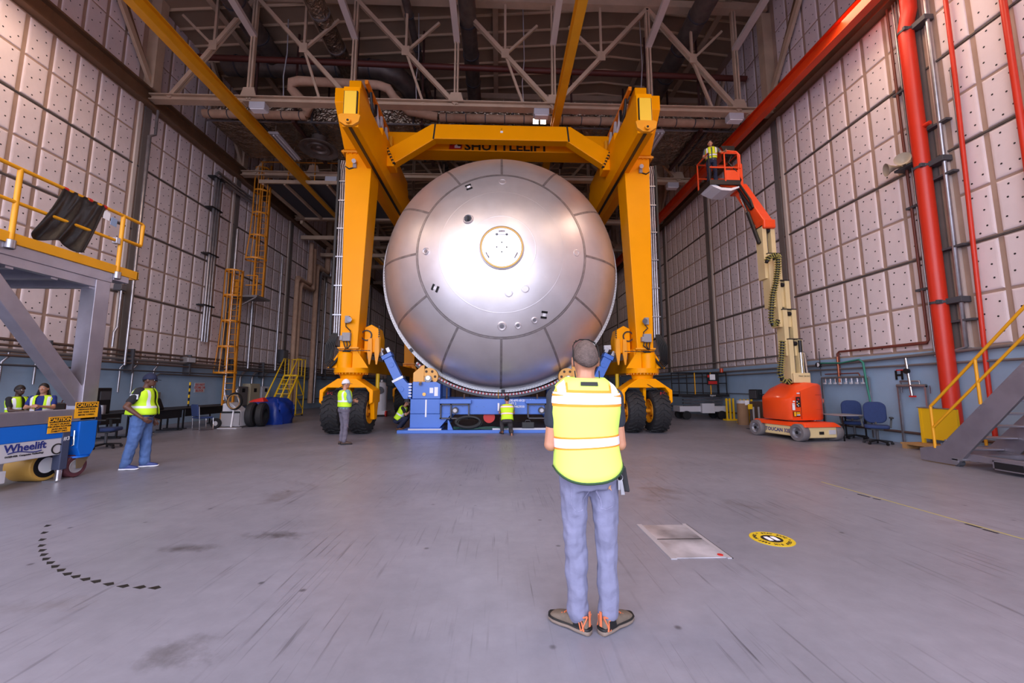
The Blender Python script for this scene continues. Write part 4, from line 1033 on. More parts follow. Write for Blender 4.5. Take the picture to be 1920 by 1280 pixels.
# ================================================================== office chairs, table
def office_chair(loc, rz, lab):
    T = Matrix.Translation(V(loc)) @ Matrix.Rotation(rz, 4, 'Z')
    t = thing('office_chair', lab, 'chair', loc, 'blue office chairs by the manifold')
    C = lambda: B(T)
    def rr(w, h, r, n=5):
        o = []
        for cx, cy, a0 in ((w/2-r, h/2-r, 0), (-w/2+r, h/2-r, 90), (-w/2+r, -h/2+r, 180), (w/2-r, -h/2+r, 270)):
            o += [(cx+r*math.cos(R(a0+90*i/n)), cy+r*math.sin(R(a0+90*i/n))) for i in range(n+1)]
        return o
    C().prism(rr(.52,.50,.12), (0,.0,.42), (1,0,0), (0,1,0), (0,0,.09)).build('seat', m_navy, t, 40, .03)
    C().prism(rr(.48,.58,.16), (0,.24,.83), (1,0,0), (0,.08,1), (0,.07,0)).build('backrest', m_navy, t, 40, .025)
    C().bar((0,.2,.42),(0,.31,.72),.07,.04,(1,0,0)).build('back_stem', m_black, t)
    for s in (-1, 1):
        a = C().bar((s*.28,.05,.44),(s*.31,.08,.70),.04,.05).build('armrest', m_black, t)
        C().box(s*.31-.04, s*.31+.04, -.12, .16, .69, .725).build('arm_pad', m_black, a, None, .01)
    C().cyl((0,0,.10),(0,0,.42),.03,None,12).build('gas_column', m_dgrey, t, 40)
    C().box(-.13,.13,-.12,.12,.38,.42).build('mechanism', m_black, t)
    for k in range(5):
        a = 2*PI*k/5+.3; e = V((.30*math.cos(a), .30*math.sin(a), .075))
        l = C().bar((0,0,.11), e, .05, .035).build('leg', m_black, t)
        C().cyl(V((e.x-.02*math.sin(a), e.y+.02*math.cos(a), .033)), V((e.x+.02*math.sin(a), e.y-.02*math.cos(a), .033)), .033, None, 10).build('caster', m_black, l, 40)
office_chair((10.22, 10.62, 0), -.72, 'blue office chair standing before the blue wall, nearest the stairs')
office_chair((10.62, 11.75, 0), -.6, 'blue office chair half hidden behind the small grey table')
t = thing('side_table', 'small grey folding table between the lift and office chairs', 'table', (10.15, 11.5, 0))
B().box(9.75, 10.5, 11.15, 11.9, .70, .73).build('tabletop', m_grey, t, None, .008)
for x, y in ((9.8,11.2),(10.45,11.2),(9.8,11.85),(10.45,11.85)): B().bar((x,y,0),(x,y,.70),.03).build('leg', m_black, t)

# ================================================================== far right stores
t = thing('scissor_lift', 'black railed scissor lift parked behind the right gantry tyres', 'lift', (9.75, 19.2, 0))
B().box(8.6, 10.9, 18.85, 19.6, .35, .62).build('base', m_lgrey, t, None, .02)
for x in (8.9, 10.6):
    for y in (18.85, 19.6): B().cyl((x,y-.08,.2),(x,y+.08,.2),.2,None,18).build('wheel', m_black, t, 40)
b = B()
for k in range(3):
    z = .62+.15*k
    b.bar((8.8,18.9,z),(10.7,18.9,z+.14),.06,.08,(0,1,0))
    b.bar((10.7,18.96,z),(8.8,18.96,z+.14),.06,.08,(0,1,0))
b.build('scissor_stack', m_dgrey, t, kind='stuff')
B().box(8.55, 11.0, 18.8, 19.65, 1.06, 1.18).build('platform', m_black, t, None, .01)
text('platform_lettering', 'SkyJack', .10, (10.2, 18.795, 1.12), (1,0,0), (0,0,1), m_inkw, t)
for k in range(7):
    x = 8.6+.385*k
    B().bar((x,18.83,1.18),(x,18.83,2.2),.035).build('rail_post', m_black if k not in (2, 4) else m_sign, t)
    if k in (0, 3, 6): B().bar((x,19.62,1.18),(x,19.62,2.2),.035).build('rail_post', m_black, t)
for z in (1.7, 2.2):
    B().tube([(8.58,18.83,z),(10.93,18.83,z),(10.93,19.62,z),(8.58,19.62,z)], .022, 6, True).build('guard_rail', m_black, t)
b = B().box(9.95, 10.5, 18.78, 18.81, 1.62, 2.15).build('notice_board', m_black, t)
B().box(10.08, 10.34, 18.76, 18.78, 1.86, 2.12).build('notice', m_white, b); B().box(10.0, 10.42, 18.76, 18.78, 1.66, 1.8).build('notice', m_inkr, b); B().box(9.97,10.06,18.76,18.78,1.98,2.1).build('notice', m_inkr, b)
B().cyl((10.8,19.0,2.2),(10.8,19.0,2.42),.08,None,14).build('beacon', m_beacon, t, 40)
B().box(9.6, 10.2, 18.7, 18.9, .3, .75).build('battery_box', m_lgrey, t)
for k, lab in enumerate(('yellow folding barricade leaning by the wall, nearest the scissor lift', 'yellow folding barricade standing beside the cardboard tube')):
    x0, y0 = (10.75, 18.3) if k == 0 else (10.55, 16.9)
    t = thing('barricade', lab, 'barrier', (x0, y0, 0), 'yellow barricades by the right wall')
    for j in range(3 if k == 0 else 4):
        xx = x0+.13*j-.2
        B().box(xx-.035, xx+.035, y0-.02-.05*j, y0+.03-.05*j, .05, 1.0).build('upright', m_lemon, t)
    B().box(x0-.35, x0+.3, y0-.2, y0+.1, .0, .06).build('foot', m_lemon, t)
    B().box(x0-.24, x0+.2 if k else x0-.05, y0+.02, y0+.05, .3 if k else .9, .95).build('panel', m_yel2, t)
t = thing('cardboard_tube', 'tall brown cardboard drum with white label by the wall', 'drum', (10.0, 16.2, 0))
B().cyl((10.0,16.2,0),(10.0,16.2,.86),.21,None,24).build('body', m_kraft, t, 40); B().cyl((10.0,16.2,.86),(10.0,16.2,.98),.212,None,24).build('lid', m_lgrey, t, 40)
B().box(9.98,10.16,15.98,16.0,.80,.98).build('shipping_label', m_white, t)
for k, (x0,x1,y0,y1,z0,z1,lab) in enumerate(((10.1,10.9,15.0,15.9,0,.95,'large brown carton behind the cardboard drum'),(10.2,10.9,14.0,14.9,0,1.0,'large brown carton nearest the lift turret'))):
    t = thing('carton', lab, 'box', ((x0+x1)/2,(y0+y1)/2,z0), 'brown cartons by the right wall')
    B().box(x0,x1,y0,y1,z0,z1).build('body', m_dkbox, t, None, .01); B().box((x0+x1)/2-.03,(x0+x1)/2+.03,y0-.003,y1,z1,z1+.003).build('tape', m_kraft, t)
    text('carton_print', 'LE', .22, (x0+.3, y0-.006, .5), (1,0,0), (0,0,1), m_ink, t)
t = thing('stanchion_cart', 'pair of grey posts with yellow tag beside the lift turret', 'stand', (9.4, 14.6, 0))
for x in (9.35, 9.55): B().cyl((x,14.5,0),(x,14.5,.8),.035,None,10).build('post', m_grey, t, 40)
B().box(9.15,9.3,14.46,14.5,.72,.9).build('tag', m_lemon, t); B().bar((9.25,14.5,.0),(9.25,14.5,.75),.02).build('tag_stem', m_dgrey, t); B().box(9.1,9.7,14.4,14.6,0,.03).build('base', m_dgrey, t)

# ================================================================== rolling stairs, right edge
ST = thing('work_stairs', 'aluminium stairs with yellow handrails at the right edge', 'stairs', (9.4, 7.0, 0))
def sy(z): return 8.14-(z-.1)*.955
def stringer(x):
    B().bar((x, sy(.18), .18), (x, sy(3.3), 3.3), .05, .30, (1,0,0)).bar((x+.02, sy(.18), .33-.02), (x+.02, sy(3.3), 3.45-.02), .10, .03, (1,0,0)).build('stringer', m_alu, ST, None, .006)
for x in (8.9, 9.95):
    B().prism([(sy(.0)+.06,.02),(sy(.0)+.06,.26),(sy(.34)-.02,.36+.0),(sy(3.3),3.46),(sy(3.3)-.0,3.06),(sy(.18)-.42,.02)], (x-.03,0,0), (0,1,0), (0,0,1), (.06,0,0)).build('stringer', m_alu, ST, None, .006)
for k in range(12):
    z = .32+.245*k
    B().box(8.93, 9.92, sy(z)-.26, sy(z)-.02, z-.03, z).build('tread', m_alu, ST, None, .005)
    for x in (8.865,):
        b = B()
        for dy in (-.04, .04): b.cyl((x, sy(z)-.12+dy, z+.12-dy), (x-.015, sy(z)-.12+dy, z+.12-dy), .018, None, 6)
        if k % 3 == 0: b.build('stringer_bolt', m_galv, ST, kind='stuff')
for x, lo in ((8.88, 0), (9.97, 0)):
    def rp(z, h): return (x, sy(z), z+h)
    for z in (.25, 1.16, 2.07, 2.98): B().tube([rp(z, .05), rp(z, .88)], .026, 10).build('rail_post', m_railyel, ST, 40)
    B().tube([rp(.25, .88), rp(3.3, .88)], .026, 10).build('handrail', m_railyel, ST, 40)
    B().tube([rp(.25, .45), rp(3.3, .45)], .024, 10).build('mid_rail', m_railyel, ST, 40)
for x in (8.98, 9.9): B().box(x-.05, x+.05, 3.4, 7.75, .14, .26).build('base_beam', m_alu, ST, None, .006)
for y in (7.45, 6.2, 4.6): B().box(9.0, 9.9, y-.06, y+.06, .12, .24).build('cross_member', m_alu, ST)
f = B().box(8.86,9.9,6.6,7.05,.06,.08).box(8.86,9.9,6.6,7.05,.20,.22).box(8.86,9.9,6.6,6.62,.06,.22).box(8.86,9.9,7.03,7.05,.06,.22); f.build('fork_pocket', m_alu, ST)
B().box(8.86, 8.9, 6.62, 7.03, .08, .20).build('pocket_opening', m_black, ST)
cw = B().cyl((8.90,7.66,.07),(9.0,7.66,.07),.07,None,16).build('caster_wheel', m_dgrey, ST, 40)
B().box(8.86,9.02,7.52,7.72,.12,.16).box(8.86,8.88,7.6,7.7,.05,.14).build('caster_fork', m_galv, cw)
for x, y in ((8.95,4.2),(9.93,4.2),(9.93,7.66)): B().cyl((x-.05,y,.07),(x+.05,y,.07),.07,None,14).build('caster_wheel', m_dgrey, ST, 40)
B().box(8.85, 9.95, 4.0, 4.95, 3.28, 3.34).build('landing', m_alu, ST)
for x in (8.9, 9.9):
    B().box(x-.05,x+.05,4.05,4.15,.1,3.3).build('support_post', m_alu, ST)
# things behind the stairs
t = thing('timber_skid', 'wooden skid on the floor behind the stair foot', 'pallet', (10.6, 9.4, 0))
for y in (9.9, 8.9): B().box(10.2, 10.95, y-.06, y+.06, 0, .1).build('bearer', m_wood, t)
for k in range(3): B().box(10.2+.26*k, 10.42+.26*k, 8.8, 10.0, .1, .14).build('plank', m_wood, t)
for k, (x0, y0, w, h, lab) in enumerate(((10.3, 6.9, .7, .75, 'tan carton under the stairs, lower one by the wall'), (10.3, 6.0, .75, 1.0, 'tan carton under the stairs, nearer the camera'))):
    t = thing('carton', lab, 'box', (x0+w/2, y0+.4, 0), 'tan cartons behind the stairs')
    B().box(x0, x0+w, y0, y0+.8, .0, h).build('body', m_kraft, t, None, .01); B().box(x0+w/2-.03, x0+w/2+.03, y0-.003, y0+.8, h, h+.003).build('tape', m_wood, t)
t = thing('waste_bin', 'dark blue bin under the stairs at the right edge', 'bin', (9.45, 5.9, 0))
B().hexa([(9.2,5.7,0),(9.75,5.7,0),(9.75,6.2,0),(9.2,6.2,0)],[(9.12,5.62,.62),(9.83,5.62,.62),(9.83,6.28,.62),(9.12,6.28,.62)]).build('body', mat('bin_blue', (22, 34, 92), .5), t, None, .02)
B().box(9.10,9.85,5.60,6.30,.6,.65).build('rim', mat('bin_blue', (22, 34, 92), .5), t, None, .01)
o = B().cyl((10.9,7.6,1.2),(10.78,7.55,1.2),.12,None,14).build('fire_valve', m_red, None, 40); tag(o, 'small red valve body low on the right wall behind the stairs', 'valve')  # red fire valve drawn as a short cylinder, not a bell
# ================================================================== wheeled work platform, left edge
WP = thing('work_platform', 'aluminium work platform on a blue wheeled trolley at the left edge', 'platform', (-7.7, 6.3, 0))
XA, XB2 = -7.16, -7.42
B().box(-9.9, XA, 2.6, 7.45, 3.44, 3.62).build('deck_frame', m_alu, WP, None, .008)
B().box(XA-.22, XA+.02, 7.45, 7.75, 3.50, 3.62).build('deck_lip', m_alu, WP, None, .006)
for k in range(8): B().box(-9.85, XA-.05, 2.9+.6*k, 3.0+.6*k, 3.26, 3.44).build('deck_joist', m_alu, WP)
B().box(-9.9, -9.75, 2.6, 7.4, 3.22, 3.44).build('deck_edge_beam', m_alu, WP); B().box(XA-.14, XA-.02, 2.6, 7.4, 3.30, 3.44).build('deck_edge_beam', m_alu, WP)
B().box(XA-.01, XA+.03, 2.6, 7.92, 3.62, 3.78).build('toe_board', m_railyel, WP, None, .006)
B().box(XA-.5, XA+.03, 7.89, 7.93, 3.62, 3.78).build('toe_board', m_railyel, WP, None, .006)
for y in (3.2, 5.86, 7.50):
    B().cyl((XA+.02,y,3.62),(XA+.02,y,4.76),.033,None,12).build('guard_post', m_railyel, WP, 40)
    B().lathe([(.045,-.07),(.06,-.06),(.06,.06),(.045,.07)], (XA+.02,y,3.60), (0,0,1), 16).build('post_socket', m_galv, WP, 40)
B().tube([(XA+.02,2.6,4.76),(XA+.02,7.82,4.76)], .03, 10).build('top_rail', m_railyel, WP, 40)
B().tube([(XA+.02,2.6,4.24),(XA+.02,7.50,4.24)], .028, 10).build('mid_rail', m_railyel, WP, 40)
B().tube([(XA+.02,7.50,4.76),(XA+.02,7.90,4.76),(XA+.02,7.92,4.74),(XA+.02,7.92,4.33),(XA+.02,7.90,4.31),(XA+.02,7.50,4.31)], .026, 10).build('gate_loop', m_railyel, WP, 60)
B().box(XA-.03, XA+.06, 7.38, 7.46, 4.18, 4.30).build('gate_latch', m_galv, WP, None, .01)
B().box(XB2, XA, 7.17, 7.43, .96, 3.44).build('support_post', m_alu, WP, None, .008)
B().bar((-7.3, 5.50, 3.42), (-7.3, 7.30, 1.22), .22, .20, (1,0,0)).build('diagonal_brace', m_alu, WP, None, .008)
B().bar((-7.62, 5.75, 3.42), (-7.40, 7.2, 1.5), .16, .16, (1,0,0)).build('diagonal_brace', m_alu, WP, None, .008)
B().box(XB2, XA, 2.6, 7.44, .95, 1.15).build('lower_beam', m_alu, WP, None, .006)
B().box(XB2+.02, XA-.01, 2.6, 7.2, .70, .945).build('trolley_beam', m_blue2, WP, None, .008)
B().prism([(7.16,.945),(7.46,.945),(7.46,.48),(7.40,.36),(7.22,.36),(7.16,.5)], (XB2+.02,0,0), (0,1,0), (0,0,1), (.26,0,0)).build('caster_mount', m_blue2, WP, None, .01)
B().cyl((-7.29,7.30,.33),(-7.29,7.30,.36),.17,None,20).build('swivel_plate', m_blue2, WP, 40)
B().bar((-7.28,6.86,.8),(-7.28,6.86,.5),.14,.1).build('lift_lug', m_blue2, WP, None, .01)
# drive unit
B().prism([(2.6,.36),(6.98,.43),(6.98,.70),(6.10,.72),(6.05,.68),(2.6,.66)], (-7.62,0,0), (0,1,0), (0,0,1), (.44,0,0)).build('drive_unit', m_lgrey, WP, None, .012)
B().box(-7.6, -7.25, 2.6, 6.3, .12, .30).build('drive_frame', m_lgrey, WP, None, .01)
text('wheel_lettering', 'Wheelift', .155, (XA-.015, 6.44, .62), (0,1,0), (0,0,1), m_inkb, WP, .004, 'CENTER', 1.0)
text('maker_lettering', 'DOER\u2022FER  Companies Technology', .034, (XA-.015, 6.44, .505), (0,1,0), (0,0,1), m_ink, WP, .001)
B().tube([(XA-.012, 6.22+.036*i, .55+.018*math.sin(i*.5)) for i in range(13)], .008, 6).build('swash', m_inkb, WP)
B().lathe([(.07,-.006),(.07,.006),(.085,.006),(.085,-.006)], (XA-.012, 6.88, .53), (1,0,0), 28).build('inspection_ring', m_ink, WP)
w = B().lathe([(.10,-.40),(.235,-.40),(.25,-.37),(.25,.0),(.235,.02),(.195,.02)], (-7.45,7.0,.25), (1,0,0), 44).build('drive_wheel', m_poly, WP, 40)
B().lathe([(.20,-.01),(.20,.015),(.12,.015),(.12,-.01)], (-7.45,7.0,.25), (1,0,0), 40).build('wheel_face', m_black, w, 40)
B().lathe([(.125,.02),(0,.02)], (-7.45,7.0,.25), (1,0,0), 36).build('wheel_hub', m_white, w, 40)
w = B().lathe([(.10,-.40),(.235,-.40),(.25,-.37),(.25,.0),(.235,.02),(0,.02)], (-7.45,6.1,.25), (1,0,0), 44).build('drive_wheel', m_poly, WP, 40)
B().box(XA-.13, XA+.0, 6.93, 7.05, .18, .80).build('jack_tube', mat('slate_blue', (62, 68, 92), .5), WP, None, .01)
B().cyl((XA-.065,6.99,.02),(XA-.065,6.99,.30),.045,None,14).build('jack_ram', m_chrome, WP, 40)
B().box(XA-.17, XA+.04, 6.86, 7.12, .0, .025).build('jack_foot', m_galv, WP)
B().tube([(XA+.02,7.08,.80),(XA+.03,7.08,.56),(XA+.02,7.05,.55)], .012, 6).build('jack_handle', m_chrome, WP, 60)
text('jack_lettering', '#3', .09, (XA+.004, 6.99, .68), (0,1,0), (0,0,1), m_inkw, WP)
c = B().lathe([(.08,-.06),(.175,-.07),(.19,-.05),(.19,.05),(.175,.07),(.08,.06)], (-7.27,7.24,.19), (1,0,0), 36).build('caster_wheel', m_maroon, WP, 40)
B().lathe([(.115,.07),(.11,.075),(.05,.06),(0,.08)], (-7.27,7.24,.19), (1,0,0), 28).build('caster_hub', m_grey, c, 40)
B().prism([(7.22,.15),(7.30,.15),(7.42,.345),(7.20,.345)], (-7.185,0,0), (0,1,0), (0,0,1), (.015,0,0)).build('caster_fork', m_wood if False else mat('fork_bronze', (150, 128, 96), .4, .7), c)
def caution(y0, y1, z0, z1, lines, pitch):
    s = B().box(XA+.005, XA+.012, y0, y1, z0, z1).build('caution_sign', m_sign, WP, None)
    h = z1-z0
    B().box(XA+.012, XA+.014, y0+.015, y1-.015, z1-h*.36, z1-h*.06).build('sign_header', m_ink, s)
    text('sign_heading', 'CAUTION', h*.29, (XA+.0155, (y0+y1)/2, z1-h*.21), (0,1,0), (0,0,1), m_sign, s, .002, 'CENTER', .98)
    for k, l in enumerate(lines):
        text('sign_line', l, h*.135, (XA+.0135, (y0+y1)/2, z1-h*(.47+pitch*k)), (0,1,0), (0,0,1), m_ink, s, .0008, 'CENTER', .92)
caution(6.68, 7.02, .79, 1.05, ['DO NOT USE JACKS', 'FOR LIFTING PLATFORM', 'JACKS ARE FOR', 'STABILITY ONLY'], .145)
caution(7.06, 7.45, 1.00, 1.27, ['DISENGAGE BRAKE', 'AND WHEEL LOCK', 'BEFORE TOWING.'], .17)
# blue motor on the lower beam
t = thing('drive_motor', 'blue drum motor with grey lever on the platform beam at the left edge', 'motor', (-7.4, 5.75, 1.15))
B().lathe([(0,-.5),(.17,-.5),(.20,-.42),(.20,.12),(.17,.2),(0,.2)], (-7.45,5.72,1.36), (0,1,0), 28).build('drum', mat('motor_blue', (18, 62, 170), .4), t, 40)
B().box(-7.62, -7.28, 5.3, 5.85, 1.15, 1.2).build('base', mat('motor_blue', (18, 62, 170), .4), t)
B().bar((-7.24,5.74,1.28),(-7.22,5.78,1.52),.03).build('lever', m_galv, t)
# deck goods: chair, black sheet, papers
T = Matrix.Translation(V((-7.95, 5.9, 3.62))) @ Matrix.Rotation(-2.1, 4, 'Z')
t = thing('folding_chair', 'navy stacking chair with chrome frame up on the platform deck', 'chair', (-7.95, 5.9, 3.62))
B(T).box(-.22,.22,-.22,.22,.44,.50).build('seat', m_navy, t, None, .02)
B(T).prism([(-.2,0),(.2,0),(.22,.3),(.16,.36),(-.16,.36),(-.22,.3)], (0,.22,.62), (1,0,0), (0,.12,1), (0,.05,0)).build('backrest', m_navy, t, None, .015)
for s in (-1, 1): B(T).tube([(s*.23,-.2,0),(s*.24,-.2,.42),(s*.24,.2,.44),(s*.24,.26,.9),(s*.18,.28,1.0)], .014, 8).build('frame', m_galv, t, 60); B(T).tube([(s*.24,.15,.44),(s*.24,.28,0)], .014, 8).build('leg', m_galv, t, 60)
o = B(T).box(-.12,.1,-.1,.12,.502,.53).build('yellow_folder', m_lemon); tag(o, 'yellow folder lying on the navy chair on the platform deck', 'folder')
rows = []
for i in range(9):
    u = i/8
    y0, y1 = 6.42-.38*u**1.3, 7.16-.30*u
    row = []
    for j in range(12):
        v = j/11; y = y0+(y1-y0)*v
        row.append(V((XA+.05-.03*u+.05*u*math.sin(v*13+u*2)+.02*math.sin(v*29), y, 4.78-(.95+.05*math.sin(v*9))*u)))
    rows.append(row)
o = B().loft(rows, False, False).build('black_sheet', m_bag, None, 180); o.modifiers.new('thickness', 'SOLIDIFY').thickness = .008
o.modifiers.new('smooth', 'SUBSURF').render_levels = 1
tag(o, 'black plastic sheet draped over the yellow rail of the platform', 'sheet')
for y in (6.47, 6.86, 7.12):
    o = B().lathe([(.034,-.03),(.036,-.03),(.036,.03),(.034,.03)], (XA+.02,y,4.76), (0,1,0), 14).build('red_tape_band', m_inkr); tag(o, 'red tape band on the yellow platform rail, '+{6.47: 'nearest the navy chair', 6.86: 'middle of the black sheet', 7.12: 'nearest the white slip'}[y], 'tape', 'red tape bands on the platform rail')
for k, (y, z, m) in enumerate(((7.18, 4.62, m_white), (7.32, 4.56, mat('mask_blue', (140, 160, 190), .7)))):
    o = B().prism([(-.06,-.07),(.06,-.08),(.05,.07),(-.06,.08)], (XA+.03,y,z), (0,1,0), (0,.1,1), (.006,0,0)).build('paper_slip', m); tag(o, ['white paper slip hung on the rail beside the black sheet', 'pale blue cloth hung on the rail beside the white slip'][k], 'paper')

# ================================================================== left wall services
m_gp = mat('grey_pipe', (128, 122, 122), .5, .4)
m_bp = mat('service_pipe', (104, 84, 76), .5, .2)
for k, (z, r, m) in enumerate(((2.82, .045, m_bp), (2.66, .035, m_bp), (2.52, .05, m_gp), (2.38, .035, m_bp), (2.12, .03, m_dgrey))):
    pipe('wall_pipe', [(-13.4+.03*k, 3, z), (-13.4+.03*k, 45, z)], r, m, '%s of the long pipes along the left wall, counted from the top' % ['first', 'second', 'third', 'fourth', 'fifth'][k], 'pipe', 'long pipes along the left wall')
t = thing('pipe_bracket', 'row of steel brackets carrying the long pipes on the left wall', 'bracket', (-13.4, 16, 2.0))
for k in range(12): B().box(-13.55, -13.25, 4.1+2.7*k-.03, 4.1+2.7*k+.03, 2.05, 2.9).build('bracket_arm', m_dgrey, t)
pipe('conduit', [(-13.3,14.85,12.22), (-13.3,14.85,11.2), (-13.3,14.62,11.0), (-13.3,14.62,2.3)], .045, m_galv, 'galvanised conduit running down the first column on the left wall', 'conduit', None, 10)
pipe('conduit', [(-13.3,14.2,4.9), (-13.3,14.2,3.6), (-13.3,14.1,3.4), (-13.3,14.1,2.9)], .04, m_galv, 'short galvanised conduit beside the first left column, behind the platform post', 'conduit')
for k in range(3):
    pipe('conduit', [(-13.3,18.18+.16*k,3.55), (-13.3,18.18+.16*k,11.5-.15*k), (-13.3,18.3+.16*k,11.62-.15*k), (-13.3,20.8,11.62-.15*k), (-13.1,21.0,11.62-.15*k), (-12.9,21.0,12.0)], .055, m_galv, '%s of three bright conduits left of the caged ladder' % ['leftmost', 'middle', 'rightmost'][k], 'conduit', 'three bright conduits beside the caged ladder', 10)
for z in (5.2, 7.6, 9.8, 11.3):
    o = B().box(-13.56, -13.22, 18.0, 18.7, z-.03, z+.03).build('conduit_strut', m_black); tag(o, 'black strut across the three bright conduits, %s' % {5.2: 'lowest one', 7.6: 'second from below', 9.8: 'third from below', 11.3: 'topmost'}[z], 'bracket', 'struts across the three bright conduits')
for k, (y, z0) in enumerate(((11.2, 1.5), (14.6, 1.35), (15.1, 1.3), (16.0, 1.2), (12.0, 1.6))):
    pipe('drop_conduit', [(-13.38,y+.1,2.5), (-13.38,y+.1,2.35), (-13.42,y,2.2), (-13.42,y,z0)], .03, m_galv, 'bright conduit drop on the blue left wall, %s' % ['behind the aluminium diagonal brace', 'just left of the capped worker', 'behind the capped worker', 'just right of the capped worker', 'behind the platform post'][k], 'conduit', 'conduit drops on the left wall')
pipe('low_pipe', [(-13.5,16.2,1.3),(-13.5,16.2,1.95),(-13.5,16.4,2.05),(-13.5,21,2.0)], .03, m_gp, 'grey pipe arching along the blue wall above the red printed sign')
pipe('low_pipe', [(-13.5,8,.68),(-13.5,40,.68)], .03, m_dgrey, 'thin dark pipe low on the blue left wall behind the tables')
s = B().box(-13.60, -13.585, 18.4, 19.0, 1.28, 1.72).build('wall_sign', m_lgrey); tag(s, 'small white sign with red lettering on the blue left wall', 'sign')
for k, l in enumerate(('DO NOT', 'STORE OR', 'BLOCK')): text('sign_line', l, .14, (-13.582, 18.7, 1.62-.13*k), (0,-1,0) if False else (0,1,0), (0,0,1), m_inkr, s, .003)
# switch boxes
t = thing('switch_box', 'grey electrical switch box on the wall right of the capped worker', 'box', (-13.4, 16.2, .9))
B().box(-13.6,-13.4,16.0,16.4,.95,1.32).build('case', m_gp, t, None, .01); B().cyl((-13.4,16.2,1.1),(-13.36,16.2,1.1),.05,None,12).build('switch', m_black, t, 40)
t = thing('junction_box', 'grey junction box at the pipe rack above the desks', 'box', (-13.3, 17.5, 2.5)); B().box(-13.5,-13.2,17.3,17.8,2.55,2.8).build('case', m_gp, t, None, .01); B().box(-13.2,-13.18,17.34,17.76,2.58,2.77).build('cover', m_lgrey, t)
t = thing('wall_light_box', 'small grey box at the top of the short conduit, first left column', 'box', (-13.35, 14.2, 4.85)); B().box(-13.5,-13.25,14.1,14.32,4.9,5.12).build('case', m_dgrey, t, None, .01); B().box(-13.25,-13.23,14.12,14.3,4.92,5.1).build('cover', m_gp, t)
for k, (y, w, h, m, lab) in enumerate(((21.2, .8, 1.0, m_gp, 'grey electrical cabinet, left of the cream one'), (22.2, .9, 1.15, mat('cab_cream', (176, 164, 140), .6), 'cream electrical cabinet with dark meter behind the blue tarp'), (23.2, .8, 1.0, m_lgrey, 'pale electrical cabinet right of the cream one'))):
    t = thing('electrical_cabinet', lab, 'cabinet', (-13.3, y, 0), 'electrical cabinets on the left wall')
    B().box(-13.6,-13.2,y-w/2,y+w/2,.55,.55+h).build('case', m, t, None, .01)
    B().box(-13.2,-13.18,y-w/2+.04,y+w/2-.04,.6,.5+h).build('door', m, t); B().box(-13.18,-13.17,y-.12,y+.12,1.25,1.45).build('meter', m_black, t)
    B().tube([(-13.4,y,.55+h),(-13.4,y,2.0),(-13.38,y+.15,2.25),(-13.38,y+.5,2.4)], .06, 10).build('feed_conduit', m_galv, t, 60)
for k, (y, r, zt) in enumerate(((25.9, .14, 8.6), (26.35, .14, 8.3), (28.6, .16, 10.2), (29.2, .10, 10.0))):
    b = [(-13.2,y,.4),(-13.2,y,zt-.2),(-13.2,y+.1,zt),(-13.2,y+1.6,zt),(-13.2,y+1.7,zt+.1),(-13.2,y+1.7,min(zt+3,12.22))]
    pipe('lagged_riser', b, r, m_tanpipe if k < 3 else m_galv, '%s pale vertical pipe on the left wall behind the gantry leg' % ['first', 'second', 'third', 'slim last'][k], 'pipe', 'pale vertical pipes on the left wall', 12)
for k, (y, lab) in enumerate(((19.95, 'silver vertical duct close behind the orange ladder'), (21.6, 'pale vertical conduit right of the orange ladder'), (24.2, 'pale vertical conduit above the electrical cabinets'), (30.5, 'bright conduit pair edge near the left gantry leg'))):
    pipe('wall_riser', [(-13.3,y,.9 if k == 0 else 2.5),(-13.3,y,9.5)], .07 if k != 3 else .09, m_galv, lab, 'pipe', 'vertical risers on the left wall')
t = thing('transformer_box', 'dark grey box on the wall above the yellow rolling stairs', 'box', (-13.3, 25.0, 3.2)); B().box(-13.6,-13.15,24.7,25.3,3.0,3.8).build('case', m_dgrey, t, None, .02); B().box(-13.15,-13.13,24.75,25.25,3.05,3.75).build('cover', m_gp, t)

# ---- orange caged ladder in two flights
LD = thing('caged_ladder', 'orange caged ladder in two flights up the left wall', 'ladder', (-13.0, 19.9, 0))
def flight(xc, y, z0, z1, c0, c1, flare):
    for s in (-1, 1): B().bar((xc+s*.24,y,z0),(xc+s*.24,y,z1),.07,.10,(0,1,0)).build('stringer', m_yel3, LD)
    n = int((z1-z0)/.30)
    for k in range(n): B().cyl((xc-.24,y,z0+.2+.3*k),(xc+.24,y,z0+.2+.3*k),.016,None,6).build('rung', m_yel3, LD)
    zs = [c0+(c1-c0)*i/4 for i in range(5)]
    def hoop(z, r): return [(xc-.24,y,z)]+[(xc+r*math.cos(a), y-.30-r*.95*math.sin(a), z) for a in [PI-PI*i/12 for i in range(13)]]+[(xc+.24,y,z)]
    for i, z in enumerate(zs):
        r = .36+(flare if i == 0 else (flare*.35 if i == 1 else 0))
        h = B(); P = hoop(z, r)
        h.loft([[V(p)+V((0,0,-.04)), V(p)+V((0,0,.04)), V(p)*1+V((0,.012,.04)), V(p)+V((0,.012,-.04))] for p in P]); h.build('cage_hoop', m_yel3, LD)
    for j in range(5):
        a = PI-PI*(j+.5)/5; pts = []
        for i, z in enumerate(zs):
            r = .36+(flare if i == 0 else (flare*.35 if i == 1 else 0))
            pts.append((xc+r*math.cos(a), y-.30-r*.95*math.sin(a), z))
        B().tube(pts, .02, 6).build('cage_bar', m_yel3, LD, 60)
flight(-13.08, 19.9, 0, 7.3, 2.2, 7.2, .16)
flight(-12.45, 20.6, 6.0, 13.3, 8.0, 12.9, .16)
B().box(-13.5, -12.1, 19.95, 21.1, 6.0, 6.1).build('rest_platform', m_gp, LD)
